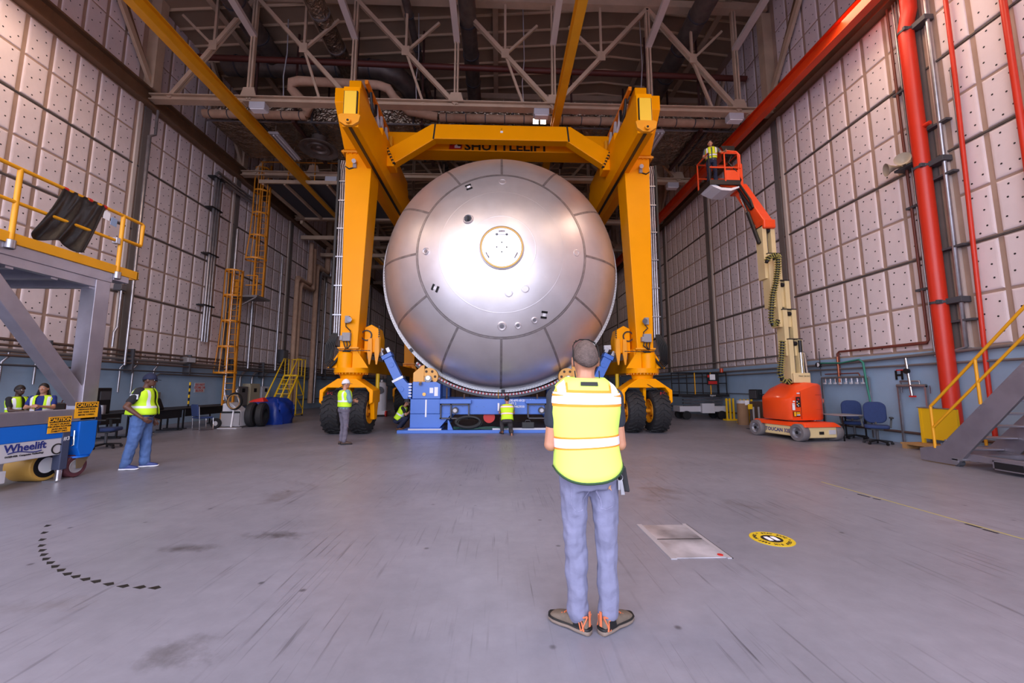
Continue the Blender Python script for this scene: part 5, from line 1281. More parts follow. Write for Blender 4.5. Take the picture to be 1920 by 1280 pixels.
for p, q in (((-13.45,20.0,6.05),(-13.55,20.0,5.2)), ((-12.15,20.0,6.0),(-13.5,20.0,5.2))): B().bar(p, q, .06).build('platform_brace', m_gp, LD)
for z in (6.6, 7.1): B().tube([(-12.15,19.97,z),(-12.7,19.97,z)], .025, 8).build('platform_rail', m_yel3, LD)
B().bar((-12.15,19.97,6.1),(-12.15,19.97,7.1),.05).build('rail_post', m_yel3, LD); B().box(-13.4,-13.1,20.0,20.05,6.1,6.9).build('gate', m_yel3, LD)

# ---- tables, chair, and things on them
def desk(x0, x1, y0, y1, lab):
    t = thing('desk', lab, 'table', ((x0+x1)/2, (y0+y1)/2, 0), 'black desks along the left wall')
    B().box(x0,x1,y0,y1,.71,.75).build('tabletop', m_black, t, None, .006)
    B().box(x1-.06,x1-.04,y0+.1,y1-.1,.45,.71).build('modesty_panel', m_black, t)
    for y in (y0+.12, y1-.12):
        for x in (x0+.12, x1-.12): B().bar((x,y,0.03),(x,y,.71),.04).build('leg', m_black, t)
        B().box(x0,x1,y-.04,y+.04,0,.03).build('foot', m_black, t)
desk(-12.1, -11.25, 10.2, 12.6, 'black desk left of the capped worker, carrying bags')
desk(-12.1, -11.25, 12.7, 14.9, 'black desk right of the capped worker, carrying a dark bag and small box')
desk(-12.3, -11.5, 15.2, 17.6, 'black desk behind the blue chair, nearest the orange ladder')
def bag(cx, cy, z, w, d, h, m, nm, lab, cat, grp=None):
    t = thing(nm, lab, cat, (cx, cy, z), grp)
    B().hexa([(cx-w/2,cy-d/2,z),(cx+w/2,cy-d/2,z),(cx+w/2,cy+d/2,z),(cx-w/2,cy+d/2,z)], [(cx-w*.3,cy-d*.32,z+h),(cx+w*.3,cy-d*.32,z+h),(cx+w*.3,cy+d*.32,z+h),(cx-w*.3,cy+d*.32,z+h)]).build('body', m, t, None, .04)
    B().tube([(cx,cy-d*.2,z+h),(cx,cy-d*.15,z+h+.07),(cx,cy+d*.15,z+h+.07),(cx,cy+d*.2,z+h)], .012, 6).build('handle', m, t, 60)
bag(-11.7, 14.0, .75, .35, .7, .40, m_black, 'backpack', 'black bag standing on the desk right of the capped worker', 'bag')
bag(-11.7, 11.3, .75, .4, .6, .35, mat('bag_maroon', (70, 34, 34), .8), 'backpack', 'maroon and black bag on the desk left of the capped worker', 'bag')
for k, (y, lab) in enumerate(((13.25, 'small white carton on the desk, left one of two'), (13.45, 'small white carton on the desk, right one with dark print'))):
    t = thing('small_carton', lab, 'box', (-11.5, y, .75), 'small white cartons on the desk')
    B().box(-11.6,-11.4,y-.08,y+.08,.75,.93).build('body', m_white, t, None, .004); B().box(-11.398,-11.394,y-.04,y+.04,.79,.88).build('print', m_ink if k else m_lgrey, t)
t = thing('coffee_machine', 'black machine on the desk just behind the capped worker', 'machine', (-11.8, 12.2, .75))
B().box(-12.0,-11.6,12.0,12.45,.75,1.5).build('body', m_black, t, None, .02); B().box(-11.6,-11.58,12.1,12.4,1.15,1.4).build('front_panel', m_dgrey, t); B().cyl((-11.55,12.15,.75),(-11.55,12.15,1.0),.08,None,14).build('jug', m_galv, t, 40)
t = thing('steel_case', 'silver edged case on the desk behind the platform post', 'case', (-11.6, 10.7, .75))
B().box(-11.9,-11.4,10.35,11.0,.75,1.12).build('body', m_dgrey, t, None, .01)
for z in (.78, 1.1): B().box(-11.405,-11.39,10.35,11.0,z-.015,z+.015).build('edge', m_galv, t)
T = Matrix.Translation(V((-10.5, 14.75, 0))) @ Matrix.Rotation(2.6, 4, 'Z')
t = thing('stacking_chair', 'navy stacking chair with chrome legs, back turned, by the desks', 'chair', (-10.5, 14.75, 0))
B(T).box(-.24,.24,-.22,.24,.42,.48).build('seat', m_navy, t, None, .02)
B(T).prism([(-.22,0),(.22,0),(.24,.36),(.18,.42),(-.18,.42),(-.24,.36)], (0,.22,.50), (1,0,0), (0,.12,1), (0,.05,0)).build('backrest', m_navy, t, None, .015)
for s in (-1, 1): B(T).tube([(s*.25,.26,.85),(s*.25,.22,.44),(s*.26,.2,.02),(s*.26,-.22,.02),(s*.25,-.2,.44)], .013, 8).build('sled_leg', m_chrome, t, 60)
office_chair((-9.9, 10.6, 0), 1.9, 'dark swivel chair pushed under the desk behind the trolley')
t = thing('hazard_post', 'thin yellow and black striped post standing at the desk', 'post', (-12.0, 16.0, .75))
for k in range(8): B().box(-12.02,-11.98,15.98,16.02,.75+.12*k,.87+.12*k).build('stripe', m_lemon if k % 2 else m_ink, t)
o = B().sph((-11.0, 13.1, .07), (.16,.2,.07), 14, 8).build('foil_bundle', m_chrome, None, 60); tag(o, 'crumpled shiny foil bundle on the floor under the desk', 'foil')
# white welding cart with coiled cable
t = thing('welding_cart', 'white two wheeled cart with a coiled cable by the desks', 'cart', (-9.95, 15.5, 0))
B().prism([(-.38,.06),(.30,.06),(.30,.62),(-.12,.95),(-.38,.9)], (-9.95,15.45,0), (1,0,0), (0,0,1), (0,.45,0)).build('tank_body', m_lgrey, t, None, .02)
B().box(-10.33,-9.65,15.40,15.44,.10,.55).build('front_panel', m_grey, t); B().box(-10.33,-9.65,15.38,15.42,.56,.62).build('band', m_ink, t)
for x in (-10.2,-9.75): B().tube([(x,15.5,.9),(x-.18,15.55,1.4),(x-.16,15.6,1.45)], .018, 8).build('handle', m_lgrey, t, 60)
for y in (15.35, 15.98): 
    w = B().lathe([(.09,-.05),(.17,-.06),(.19,0),(.17,.06),(.09,.05)], (-10.45,y,.19), (0,1,0), 24).build('wheel', m_rubber, t, 40); B().lathe([(.09,-.03),(0,-.04)], (-10.45,y,.19), (0,1,0), 18).build('rim', m_lgrey, w, 40)
B().box(-10.3,-9.6,15.2,15.5,.0,.03).build('toe_plate', m_lgrey, t); B().bar((-9.9,15.36,.05),(-9.85,15.36,.75),.04).build('front_bar', m_white, t)
b = B()
for k in range(5): b.tube([(-9.80+(.25+.02*math.sin(k*2))*math.cos(a), 15.34-.02*k, 1.0+(.29+.02*math.cos(k*2))*math.sin(a)) for a in [2*PI*i/24 for i in range(24)]], .018, 6, True)
o = b.build('cable_coil', m_cable, None, 60); tag(o, 'coil of black cable hung on the white two wheeled cart', 'cable')
b = B()
for k in range(3): b.tube([(-9.80+(.2+.01*k)*math.cos(a), 15.26-.015*k, .98+(.25)*math.sin(a)) for a in [2*PI*i/24 for i in range(24)]], .014, 6, True)
o = b.build('cable_coil', m_wood, None, 60); tag(o, 'coil of tan cable hung inside the black coil on the white cart', 'cable')
t = thing('tyre_pair', 'dark rubber tyres standing between white cart and blue tarp', 'tyre', (-9.4, 16.1, 0))
for k in range(2): B().lathe([(.22,-.12),(.40,-.13),(.46,-.08),(.46,.08),(.40,.13),(.22,.12)], (-9.55+.32*k,16.0+.1*k,.46), (1,.2,0), 32).build('tyre', m_rubber, t, 40)
o = B().hexa([(-9.75,16.0,.93),(-9.1,15.9,.95),(-9.1,16.3,.95),(-9.75,16.4,.93)],[(-9.65,16.1,1.03),(-9.2,16.0,1.12),(-9.2,16.2,1.12),(-9.65,16.25,1.0)]).build('red_cloth', m_red, None, None, .03); tag(o, 'bright red cloth lying on the dark tyres', 'cloth')
b = B(); rings = []
for z, k, j in ((0,1.0,.06),(.3,1.03,.09),(.6,.98,.08),(.85,.9,.05),(1.02,.66,.03),(1.08,.1,.0)):
    rings.append([V((-9.55+k*.72*math.copysign(abs(math.cos(a))**.55, math.cos(a))+j*math.sin(7*a+z*5), 17.35+k*.62*math.copysign(abs(math.sin(a))**.55, math.sin(a))+j*math.cos(9*a+z*3), z+.03*math.sin(5*a)*(z > .2))) for a in [2*PI*i/48 for i in range(48)]])
o = b.loft(rings).build('tarp_cover', m_tarp, None, 60); tag(o, 'machine covered with a blue tarp beside the yellow rolling stairs', 'tarp')
# yellow rolling stairs
t = thing('rolling_stairs', 'yellow rolling warehouse stairs in front of the left wall', 'stairs', (-10.85, 20.8, 0))
def yy(z): return 19.75+z*.72
for x in (-11.2, -10.5):
    B().bar((x, yy(.1), .1), (x, yy(2.1), 2.1), .05, .08, (1,0,0)).build('stringer', m_lemon, t)
    B().tube([(x, yy(.25)-.1, .55), (x, yy(.3)-.25, 1.0), (x, yy(2.1)-.1, 3.0), (x, 22.0, 3.0), (x, 22.0, 0.05)], .025, 8).build('handrail', m_lemon, t, 60)
    for y, z in ((21.3, 3.0), (21.65, 3.0)): B().bar((x,y,2.1),(x,y,z),.035).build('rail_post', m_lemon, t)
    B().bar((x,21.25,.05),(x,21.25,2.1),.045).build('frame_post', m_lemon, t); B().bar((x,19.8,.1),(x,22.0,.1),.045).build('base_tube', m_lemon, t)
    B().bar((x,21.25,1.95),(x,22.0,1.1),.05).build('brace', m_lemon, t); B().bar((x,21.25,1.1),(x,22.0,1.1),.045).build('brace', m_lemon, t); B().bar((x,21.25,1.0),(x,22.0,.35),.04).build('brace', m_lemon, t)
for k in range(9): B().box(-11.2,-10.5,yy(.24*(k+1))-.12,yy(.24*(k+1))+.1,.24*(k+1)-.03,.24*(k+1)).build('tread', m_lemon, t)
B().box(-11.2,-10.5,21.2,22.0,2.08,2.13).build('top_platform', m_lemon, t); B().tube([(-11.2,22,3.0),(-10.5,22,3.0)], .025, 8).build('handrail', m_lemon, t)
for x in (-11.2,-10.5):
    for y in (19.8, 21.95): B().cyl((x-.02,y,.05),(x+.02,y,.05),.05,None,12).build('caster', m_black, t, 40)
# cylinders and clutter between the left gantry tyres and the stand
t = thing('gas_cylinder', 'white upright gas tank with gauge dial behind the left gantry corner', 'tank', (-6.2, 21.5, 0))
B().lathe([(0,0),(.30,0),(.30,1.25),(.2,1.45),(.06,1.5),(.06,1.6),(0,1.6)], (-6.2,21.5,.3), (0,0,1), 24).build('shell', m_lgrey, t, 40); B().cyl((-6.2,21.18,1.35),(-6.2,21.2,1.35),.2,None,18).build('dial', m_dgrey, t, 40)
B().box(-6.6,-5.8,21.1,21.9,.1,.3).build('base', m_lgrey, t); B().cyl((-6.62,21.1,.15),(-6.55,21.1,.15),.15,None,14).build('wheel', m_red, t, 40); B().cyl((-5.85,21.1,.15),(-5.78,21.1,.15),.15,None,14).build('wheel', m_red, t, 40)
# ================================================================== floor marks
t = thing('floor_plate', 'worn metal cover plate set in the floor right of the standing man', 'plate', (1.83, 4.1, 0))
plate = mat('worn_plate', (196, 192, 204), .34, .6, 0, 3, 0, 1, 0, 0, (70, 66, 70))
B().box(1.60, 2.06, 3.72, 4.57, .0, .006).build('cover', mat('plate_steel', (212, 208, 218), .34, .3, .72, 1.9), t)
B().box(1.545, 1.60, 3.70, 4.60, 0, .008).build('frame', mat('plate_frame', (180, 176, 184), .5, .3), t); B().box(2.06, 2.10, 3.70, 4.60, 0, .008).build('frame', MATS['plate_frame'], t)
B().box(1.6,2.06,4.15,4.165,.006,.0075).build('joint', m_ink, t); B().box(2.1,2.112,3.7,4.6,0,.004).build('joint', m_ink, t)
B().cyl((2.03,3.77,.006),(2.03,3.77,.009),.026,None,14).build('paint_spot', m_inkr, t)
t = thing('floor_sticker', 'round yellow footprints sticker on the floor near the metal plate', 'sticker', (2.77, 4.14, 0))
B().cyl((2.77,4.14,0),(2.77,4.14,.003),.20,None,40).build('disc', mat('sticker_yellow', (214, 182, 30), .5), t)
B().cyl((2.77,4.14,.003),(2.77,4.14,.0045),.098,None,32).build('centre', m_ink, t)
for dx in (-.034, .034): B().prism([(-.02,-.05),(.02,-.05),(.026,.02),(.018,.055),(-.018,.055),(-.026,.02)], (2.77+dx,4.14,.0045), (1,0,0), (0,1,0), (0,0,.0015)).build('footprint', m_inkw, t)
for k, ch in enumerate('STAY SAFE * KEEP SIX FEET APART * '):
    a = PI/2-2*PI*k/34; text('sticker_letter', ch, .046, (2.77+.15*math.cos(a), 4.14+.15*math.sin(a), .0045), (math.sin(a),-math.cos(a),0), (math.cos(a),math.sin(a),0), m_ink, t) if ch != ' ' else None
# black arrow tape marks on an arc
pts = [(90,985),(84,998),(80,1011),(79,1022),(80,1031),(83,1039),(87,1047),(95,1054),(104,1061),(115,1068),(127,1075),(143,1080),(161,1085),(181,1089),(205,1094),(232,1098),(263,1100),(291,1101)]
for k, (px, py) in enumerate(pts):
    a = PZ(px, py); n = PZ(*pts[min(k+1, len(pts)-1)]) if k < len(pts)-1 else a+(a-PZ(*pts[k-1]))
    d = (n-a).normalized(); w = V((-d.y, d.x, 0))
    o = B().prism([(-.05,-.014),(.03,-.03),(.05,.0),(.0,.028)], a, d, w, (0,0,.0012)).build('tape_mark', m_ink)
    tag(o, '%s black tape mark from the far end of the curved row on the floor' % 'first second third fourth fifth sixth seventh eighth ninth tenth eleventh twelfth thirteenth fourteenth fifteenth sixteenth seventeenth last'.split()[k], 'floor mark', 'curved row of black tape marks')
a, b_ = PZ(1540, 903), PZ(1925, 1012)
o = B().bar(a, b_, .016, .0016).build('tape_line', mat('tape_yellow', (190, 176, 80), .6)); o.location.z = .0005; tag(o, 'thin yellow tape line running over the floor at right', 'floor mark')
for k, (px, py, qx, qy) in enumerate(((1608,926,1631,932),(1637,934,1651,937),(1810,982,1840,990),(1843,992,1872,1000))):
    o = B().bar(PZ(px,py), PZ(qx,qy), .03, .002).build('tape_patch', m_ink); o.location.z = .001
    tag(o, 'black tape patch on the yellow floor line, %s' % ['first from the lift', 'second from the lift', 'third from the lift', 'nearest the right edge'][k], 'floor mark', 'black patches on the yellow tape line')
for k, (px, py, qx, qy) in enumerate(((1355,962,1425,997),(1455,1065,1535,1125),(823,1072,925,1033),(995,1092,993,1280))):
    p, q = PZ(px,py), PZ(qx,qy); m_ = (p+q)/2+V((.02,.03,0))
    o = B().tube([p, m_, q], .006, 4).build('floor_crack', m_dgrey); o.scale.z = .12
    tag(o, ['dark crack running to the yellow floor sticker', 'dark scrape right of the metal plate', 'dark tyre scuff left of the standing man', 'thin dark line in the floor left of the shoes'][k], 'floor mark')
# ================================================================== overhead services
t = thing('foil_duct', 'broad foil wrapped air duct crossing the hall behind the first truss', 'duct', (-.5, 17.9, 13.0))
for k in range(11):
    x0 = -12.6+2.2*k; x1 = min(x0+2.19, 11.0)
    B().box(x0, x1, 16.5, 19.4, 13.02, 14.2).build('duct_section', m_foil, t, None, .04)
for k in range(10): B().box(-12.6+2.2*(k+1)-.04, -12.6+2.2*(k+1)+.03, 16.47, 19.43, 12.99, 14.23).build('duct_joint', m_dgrey, t)
B().box(-12.7, 11.1, 16.46, 16.52, 12.97, 13.03).build('edge_angle', m_galv, t)
B().lathe([(.0,0),(.33,0),(.33,-.4),(.5,-.42),(.82,-.55),(.84,-.62),(.7,-.60),(.62,-.52),(.5,-.52),(.48,-.60),(.35,-.58),(.3,-.5),(.15,-.5),(.1,-.56),(0,-.56)], (-8.35,17.6,13.02), (0,0,1), 36).build('round_diffuser', m_duct, t, 40)
for k, x in enumerate((-10.6, -8.9, -6.3, -3.4, 3.2, 6.6, 9.0)):
    B().box(x-.07, x+.07, 16.3, 19.6, 12.86, 12.98).build('hanger_beam', mat('hanger_maroon', (70, 40, 36), .6), t)
    for y in (16.35, 19.5): B().cyl((x,y,12.9),(x,y,17.4),.05,None,8).build('hanger_rod', mat('hanger_maroon', (70, 40, 36), .6), t)
for k, (x, r, y0, y1, z, m, lab) in enumerate(((-7.0, .36, 9.0, 17.6, 16.0, m_foil, 'silver round duct running back at the upper left, above the left gantry tower'), (-10.3, .42, 9.0, 17.2, 16.4, m_duct, 'dark round duct at the upper left corner, nearest the left wall'), (-1.3, .34, 8.0, 30, 16.4, m_duct, 'dark round duct running back over the middle of the hall'), (-3.7, .16, 8, 30, 16.6, m_duct, 'slim dark duct running back between the two middle ducts'), (8.0, .40, 9.0, 30, 16.4, m_duct, 'dark round duct running back at the upper right'))):
    b = B().cyl((x,y0,z),(x,y1,z),r,None,20)
    t = thing('round_duct', lab, 'duct', (x,(y0+y1)/2,z-r), 'round ducts under the roof'); b.build('duct_run', m, t, 40)
    for j in range(int((y1-y0)/1.6)): B().lathe([(r,-.03),(r+.025,-.03),(r+.025,.03),(r,.03)], (x,y0+1.6*j+.4,z), (0,1,0), 20).build('seam_band', m_galv if k == 0 else m_dgrey, t)
t = thing('cross_duct', 'dark round duct crossing behind the left end of the first truss', 'duct', (-8, 17.2, 15.6))
B().tube([(-12.6,17.2,16.2),(-5.6,17.2,16.2),(-4.9,17.4,16.1),(-4.4,18.0,16.0),(-4.1,22,16.0)], .42, 18).build('duct_run', m_duct, t, 60)
for j in range(5): B().lathe([(.42,-.03),(.45,-.03),(.45,.03),(.42,.03)], (-12+1.5*j,17.2,16.2), (1,0,0), 20).build('seam_band', m_dgrey, t)
pipe('sprinkler_main', [(-12.9,16.0,15.55),(11.0,16.0,15.2)], .12, m_brownpipe, 'dark maroon sprinkler pipe crossing the hall behind the first truss', 'pipe', None, 12)
pipe('branch_pipe', [(-6,20.5,15.9),(5.2,20.5,15.9)], .05, mat('hanger_maroon', (70, 40, 36), .6), 'thin dark sprinkler branch crossing under the roof ribs')
t = thing('lagged_pipe', 'long tan lagged pipe crossing behind the gantry beam, in front of the foil duct', 'pipe', (3.5, 16.2, 13.0))
B().tube([(-2.6,16.2,13.15),(10.6,16.2,13.15)], .17, 14).build('lagging', m_tanpipe, t, 60)
for j in range(16): B().lathe([(.17,-.02),(.18,-.02),(.18,.02),(.17,.02)], (-2.3+.84*j,16.2,13.15), (1,0,0), 14).build('strap', m_dgrey, t)
t = thing('lagged_pipe', 'tan lagged pipe crossing at left between the yellow monorail and gantry', 'pipe', (-10, 16.2, 13.0))
B().tube([(-12.6,16.2,13.10),(-8.3,16.2,13.10)], .17, 14).build('lagging', m_tanpipe, t, 60)
for j in range(6): B().lathe([(.17,-.02),(.18,-.02),(.18,.02),(.17,.02)], (-12.3+.75*j,16.2,13.10), (1,0,0), 14).build('strap', m_dgrey, t)
pipe('pipe_loop', [(-8.3,16.15,13.15),(-8.1,16.0,13.25),(-8.6,15.4,13.75),(-8.5,15.3,13.9),(-8.2,15.25,13.95),(-5.0,15.25,13.85),(-4.6,15.3,13.75),(-4.4,15.5,13.5),(-3.9,15.95,13.25),(-2.7,16.15,13.15)], .17, m_tanpipe, 'tan lagged pipe loop behind the top of the left gantry tower', 'pipe', None, 14)
for k, (px, py, X0, Y0, lab) in enumerate(((0, 0, 6.9, 16.9, 'long white fluorescent fixture hanging right of the right gantry tower'), (0, 0, -9.9, 17.6, 'long white fluorescent fixture hanging beside the left yellow monorail'))):
    t = thing('strip_light', lab, 'light', (X0, Y0, 12.2), 'hanging strip lights')
    B().hexa([(X0-.28,Y0-1.0,12.5),(X0+.28,Y0-1.0,12.5),(X0+.28,Y0+1.0,12.5),(X0-.28,Y0+1.0,12.5)], [(X0-.2,Y0-1.0,12.62),(X0+.2,Y0-1.0,12.62),(X0+.2,Y0+1.0,12.62),(X0-.2,Y0+1.0,12.62)]).build('housing', m_lgrey, t)
    for s in (-.16, 0, .16): B().cyl((X0+s,Y0-.95,12.47),(X0+s,Y0+.95,12.47),.03,None,8).build('tube', m_white, t)
    for s in (-.8, .8): B().cyl((X0,Y0+s,12.6),(X0,Y0+s,13.05),.012,None,6).build('hanger', m_galv, t)
t = thing('flood_light', 'twin glowing flood lamps just above the gantry cross beam', 'light', (1.75, 15.9, 12.66))
for dx in (-.16, .16):
    f = B().box(1.70+dx-.13, 1.70+dx+.13, 15.8, 15.98, 12.66, 12.92).build('lamp_case', m_dgrey, t, None, .01)
    B().box(1.70+dx-.11, 1.70+dx+.11, 15.785, 15.8, 12.68, 12.90).build('lamp_face', m_lens, f)
B().bar((1.7,15.95,12.85),(1.7,16.10,13.1),.04).build('bracket', m_dgrey, t)
# cabled drops and thin rods hanging from the roof
for k, (x, y, z0, lab) in enumerate(((-9.0, 15.6, 13.4, 'pale cord hanging from the roof left of the left gantry tower'), (-3.5, 15.6, 13.0, 'pale cord hanging from the roof right of the left gantry tower'), (6.2, 15.8, 13.0, 'pale cord hanging from the roof right of the right gantry tower'), (1.0, 15.6, 13.2, 'pale cord hanging from the roof near the middle monorail'))):
    pipe('hanging_cord', [(x, y, roofz(x)+.02), (x+.05, y, 15.5), (x-.04, y, 14.4), (x+.03, y, z0)], .022, m_lgrey, lab, 'cord', 'cords hanging from the roof', 6)
# white mezzanine trusses left: catwalk with grating under it
t = thing('catwalk', 'steel catwalk under the roof, reached by the orange caged ladder', 'catwalk', (-9.9, 22.0, 11.9))
z = 12.1
B().box(-12.4, -5.4, 19.9, 20.0, z-.12, z+.06).build('edge_beam', m_truss, t); B().box(-12.4, -5.4, 24.4, 24.5, z-.12, z+.06).build('edge_beam', m_truss, t)
B().box(-12.4, -5.4, 20.0, 24.4, z, z+.05).build('grating', m_dgrey, t)
for k in range(7): B().box(-12.3+1.1*k, -12.2+1.1*k, 20.0, 24.4, z-.16, z).build('joist', m_truss, t)
B().tube([(-12.4,19.95,z+1.05),(-5.5,19.95,z+1.05)], .03, 8).build('handrail', m_yel3, t); B().tube([(-12.4,19.95,z+.55),(-5.5,19.95,z+.55)], .025, 8).build('mid_rail', m_yel3, t)
for k in range(6): B().bar((-12.3+1.35*k,19.95,z),(-12.3+1.35*k,19.95,z+1.05),.04).build('rail_post', m_yel3, t)
for x in (-11.2, -7.2): B().bar((x,22.2,z),(x,22.2,17.0),.07).build('hanger', m_truss, t)
t = thing('pipe_bridge', 'dim steel tie beams crossing high at left behind the ladder', 'beam', (-10, 27, 10.5))
for y, zz in ((26.5, 11.6), (29.5, 11.4), (33, 11.6)): B().box(-13.4, -6.0, y-.1, y+.1, zz-.15, zz+.1).build('tie_beam', m_truss, t)
for x in (-12.4, -9.5): B().box(x-.08, x+.08, 24.4, 33.2, 11.7, 11.9).build('long_beam', m_truss, t)
# ================================================================== people
m_vest = mat('vest_lime', (206, 250, 40), .75, 0, .06, 5)
m_refl = mat('reflective_tape', (236, 236, 244), .45)
m_vorange = mat('vest_orange', (255, 150, 40), .7)
m_vtrim = mat('vest_trim', (40, 70, 40), .7)
def ell(c, lat, fwd, a, b, u, e=2.4):
    cu, su = math.cos(u), math.sin(u)
    return c + lat*(a*math.copysign(abs(cu)**(2/e), cu)) + fwd*(b*math.copysign(abs(su)**(2/e), su))
def fuse(o, vox, it=4, disp=0.0, dsc=.10):
    r = o.modifiers.new('fuse', 'REMESH'); r.mode = 'VOXEL'; r.voxel_size = vox; r.use_smooth_shade = True
    s = o.modifiers.new('soften', 'SMOOTH'); s.iterations = it; s.factor = .5
    if disp:
        tx = bpy.data.textures.get('folds') or bpy.data.textures.new('folds', 'CLOUDS'); tx.noise_scale = dsc; tx.noise_depth = 1
        d = o.modifiers.new('folds', 'DISPLACE'); d.texture = tx; d.strength = disp; d.mid_level = .5; d.texture_coords = 'LOCAL'
    return o
def hand(b, w, d, lat, nrm, curl, s, thumb):
    w, d, lat, nrm = V(w), V(d).normalized(), V(lat).normalized(), V(nrm).normalized()
    ring = lambda c, a, h: [c+lat*(a*math.cos(2*PI*j/10))+nrm*(h*math.sin(2*PI*j/10)) for j in range(10)]
    b.loft([ring(w, .026*s, .020*s), ring(w+d*.03*s, .034*s, .018*s), ring(w+d*.07*s, .042*s, .016*s), ring(w+d*.092*s, .040*s, .013*s)])
    for k, (o, L) in enumerate(((-.036, .062), (-.012, .074), (.012, .078), (.036, .070))):
        o = o*(1 if thumb < 0 else -1) * -1
        p = w+d*.078*s+lat*o*s*.9; ang = 0.0; sp = lat*(o*2.2)
        for j, f in enumerate((.45, .32, .26)):
            ang += curl*(.7 if j == 0 else 1)
            q = p+((d+sp).normalized()*math.cos(ang)+nrm*math.sin(ang))*L*f*s*1.35
            b.capsule(p, q, (.0092-.0008*j)*s, (.0088-.0010*j)*s, 8); p = q
    p = w+d*.022*s+lat*(.030*s*thumb)
    for j, (f, a) in enumerate(((.042, .75), (.032, .45), (.026, .25))):
        q = p+(d*math.cos(a)+lat*thumb*math.sin(a)+nrm*(curl*.5)).normalized()*f*s
        b.capsule(p, q, (.013-.0015*j)*s, (.012-.0015*j)*s, 8); p = q
POSE = dict(pel=(0,0,.95), che=(0,.01,1.27), nec=(0,-.01,1.50), head=(0,.02,1.66), shL=(-.185,0,1.44), shR=(.185,0,1.44), elL=(-.25,-.03,1.15), elR=(.25,-.03,1.15),
    wrL=(-.26,.08,.90), wrR=(.26,.08,.90), hiL=(-.095,0,.92), hiR=(.095,0,.92), knL=(-.11,.03,.50), knR=(.11,.03,.50), anL=(-.12,-.02,.09), anR=(.12,-.02,.09),
    toL=(-.25,1,0), toR=(.25,1,0), hf=(0,1,0), hu=(0,0,1), hdL=None, hdR=None)
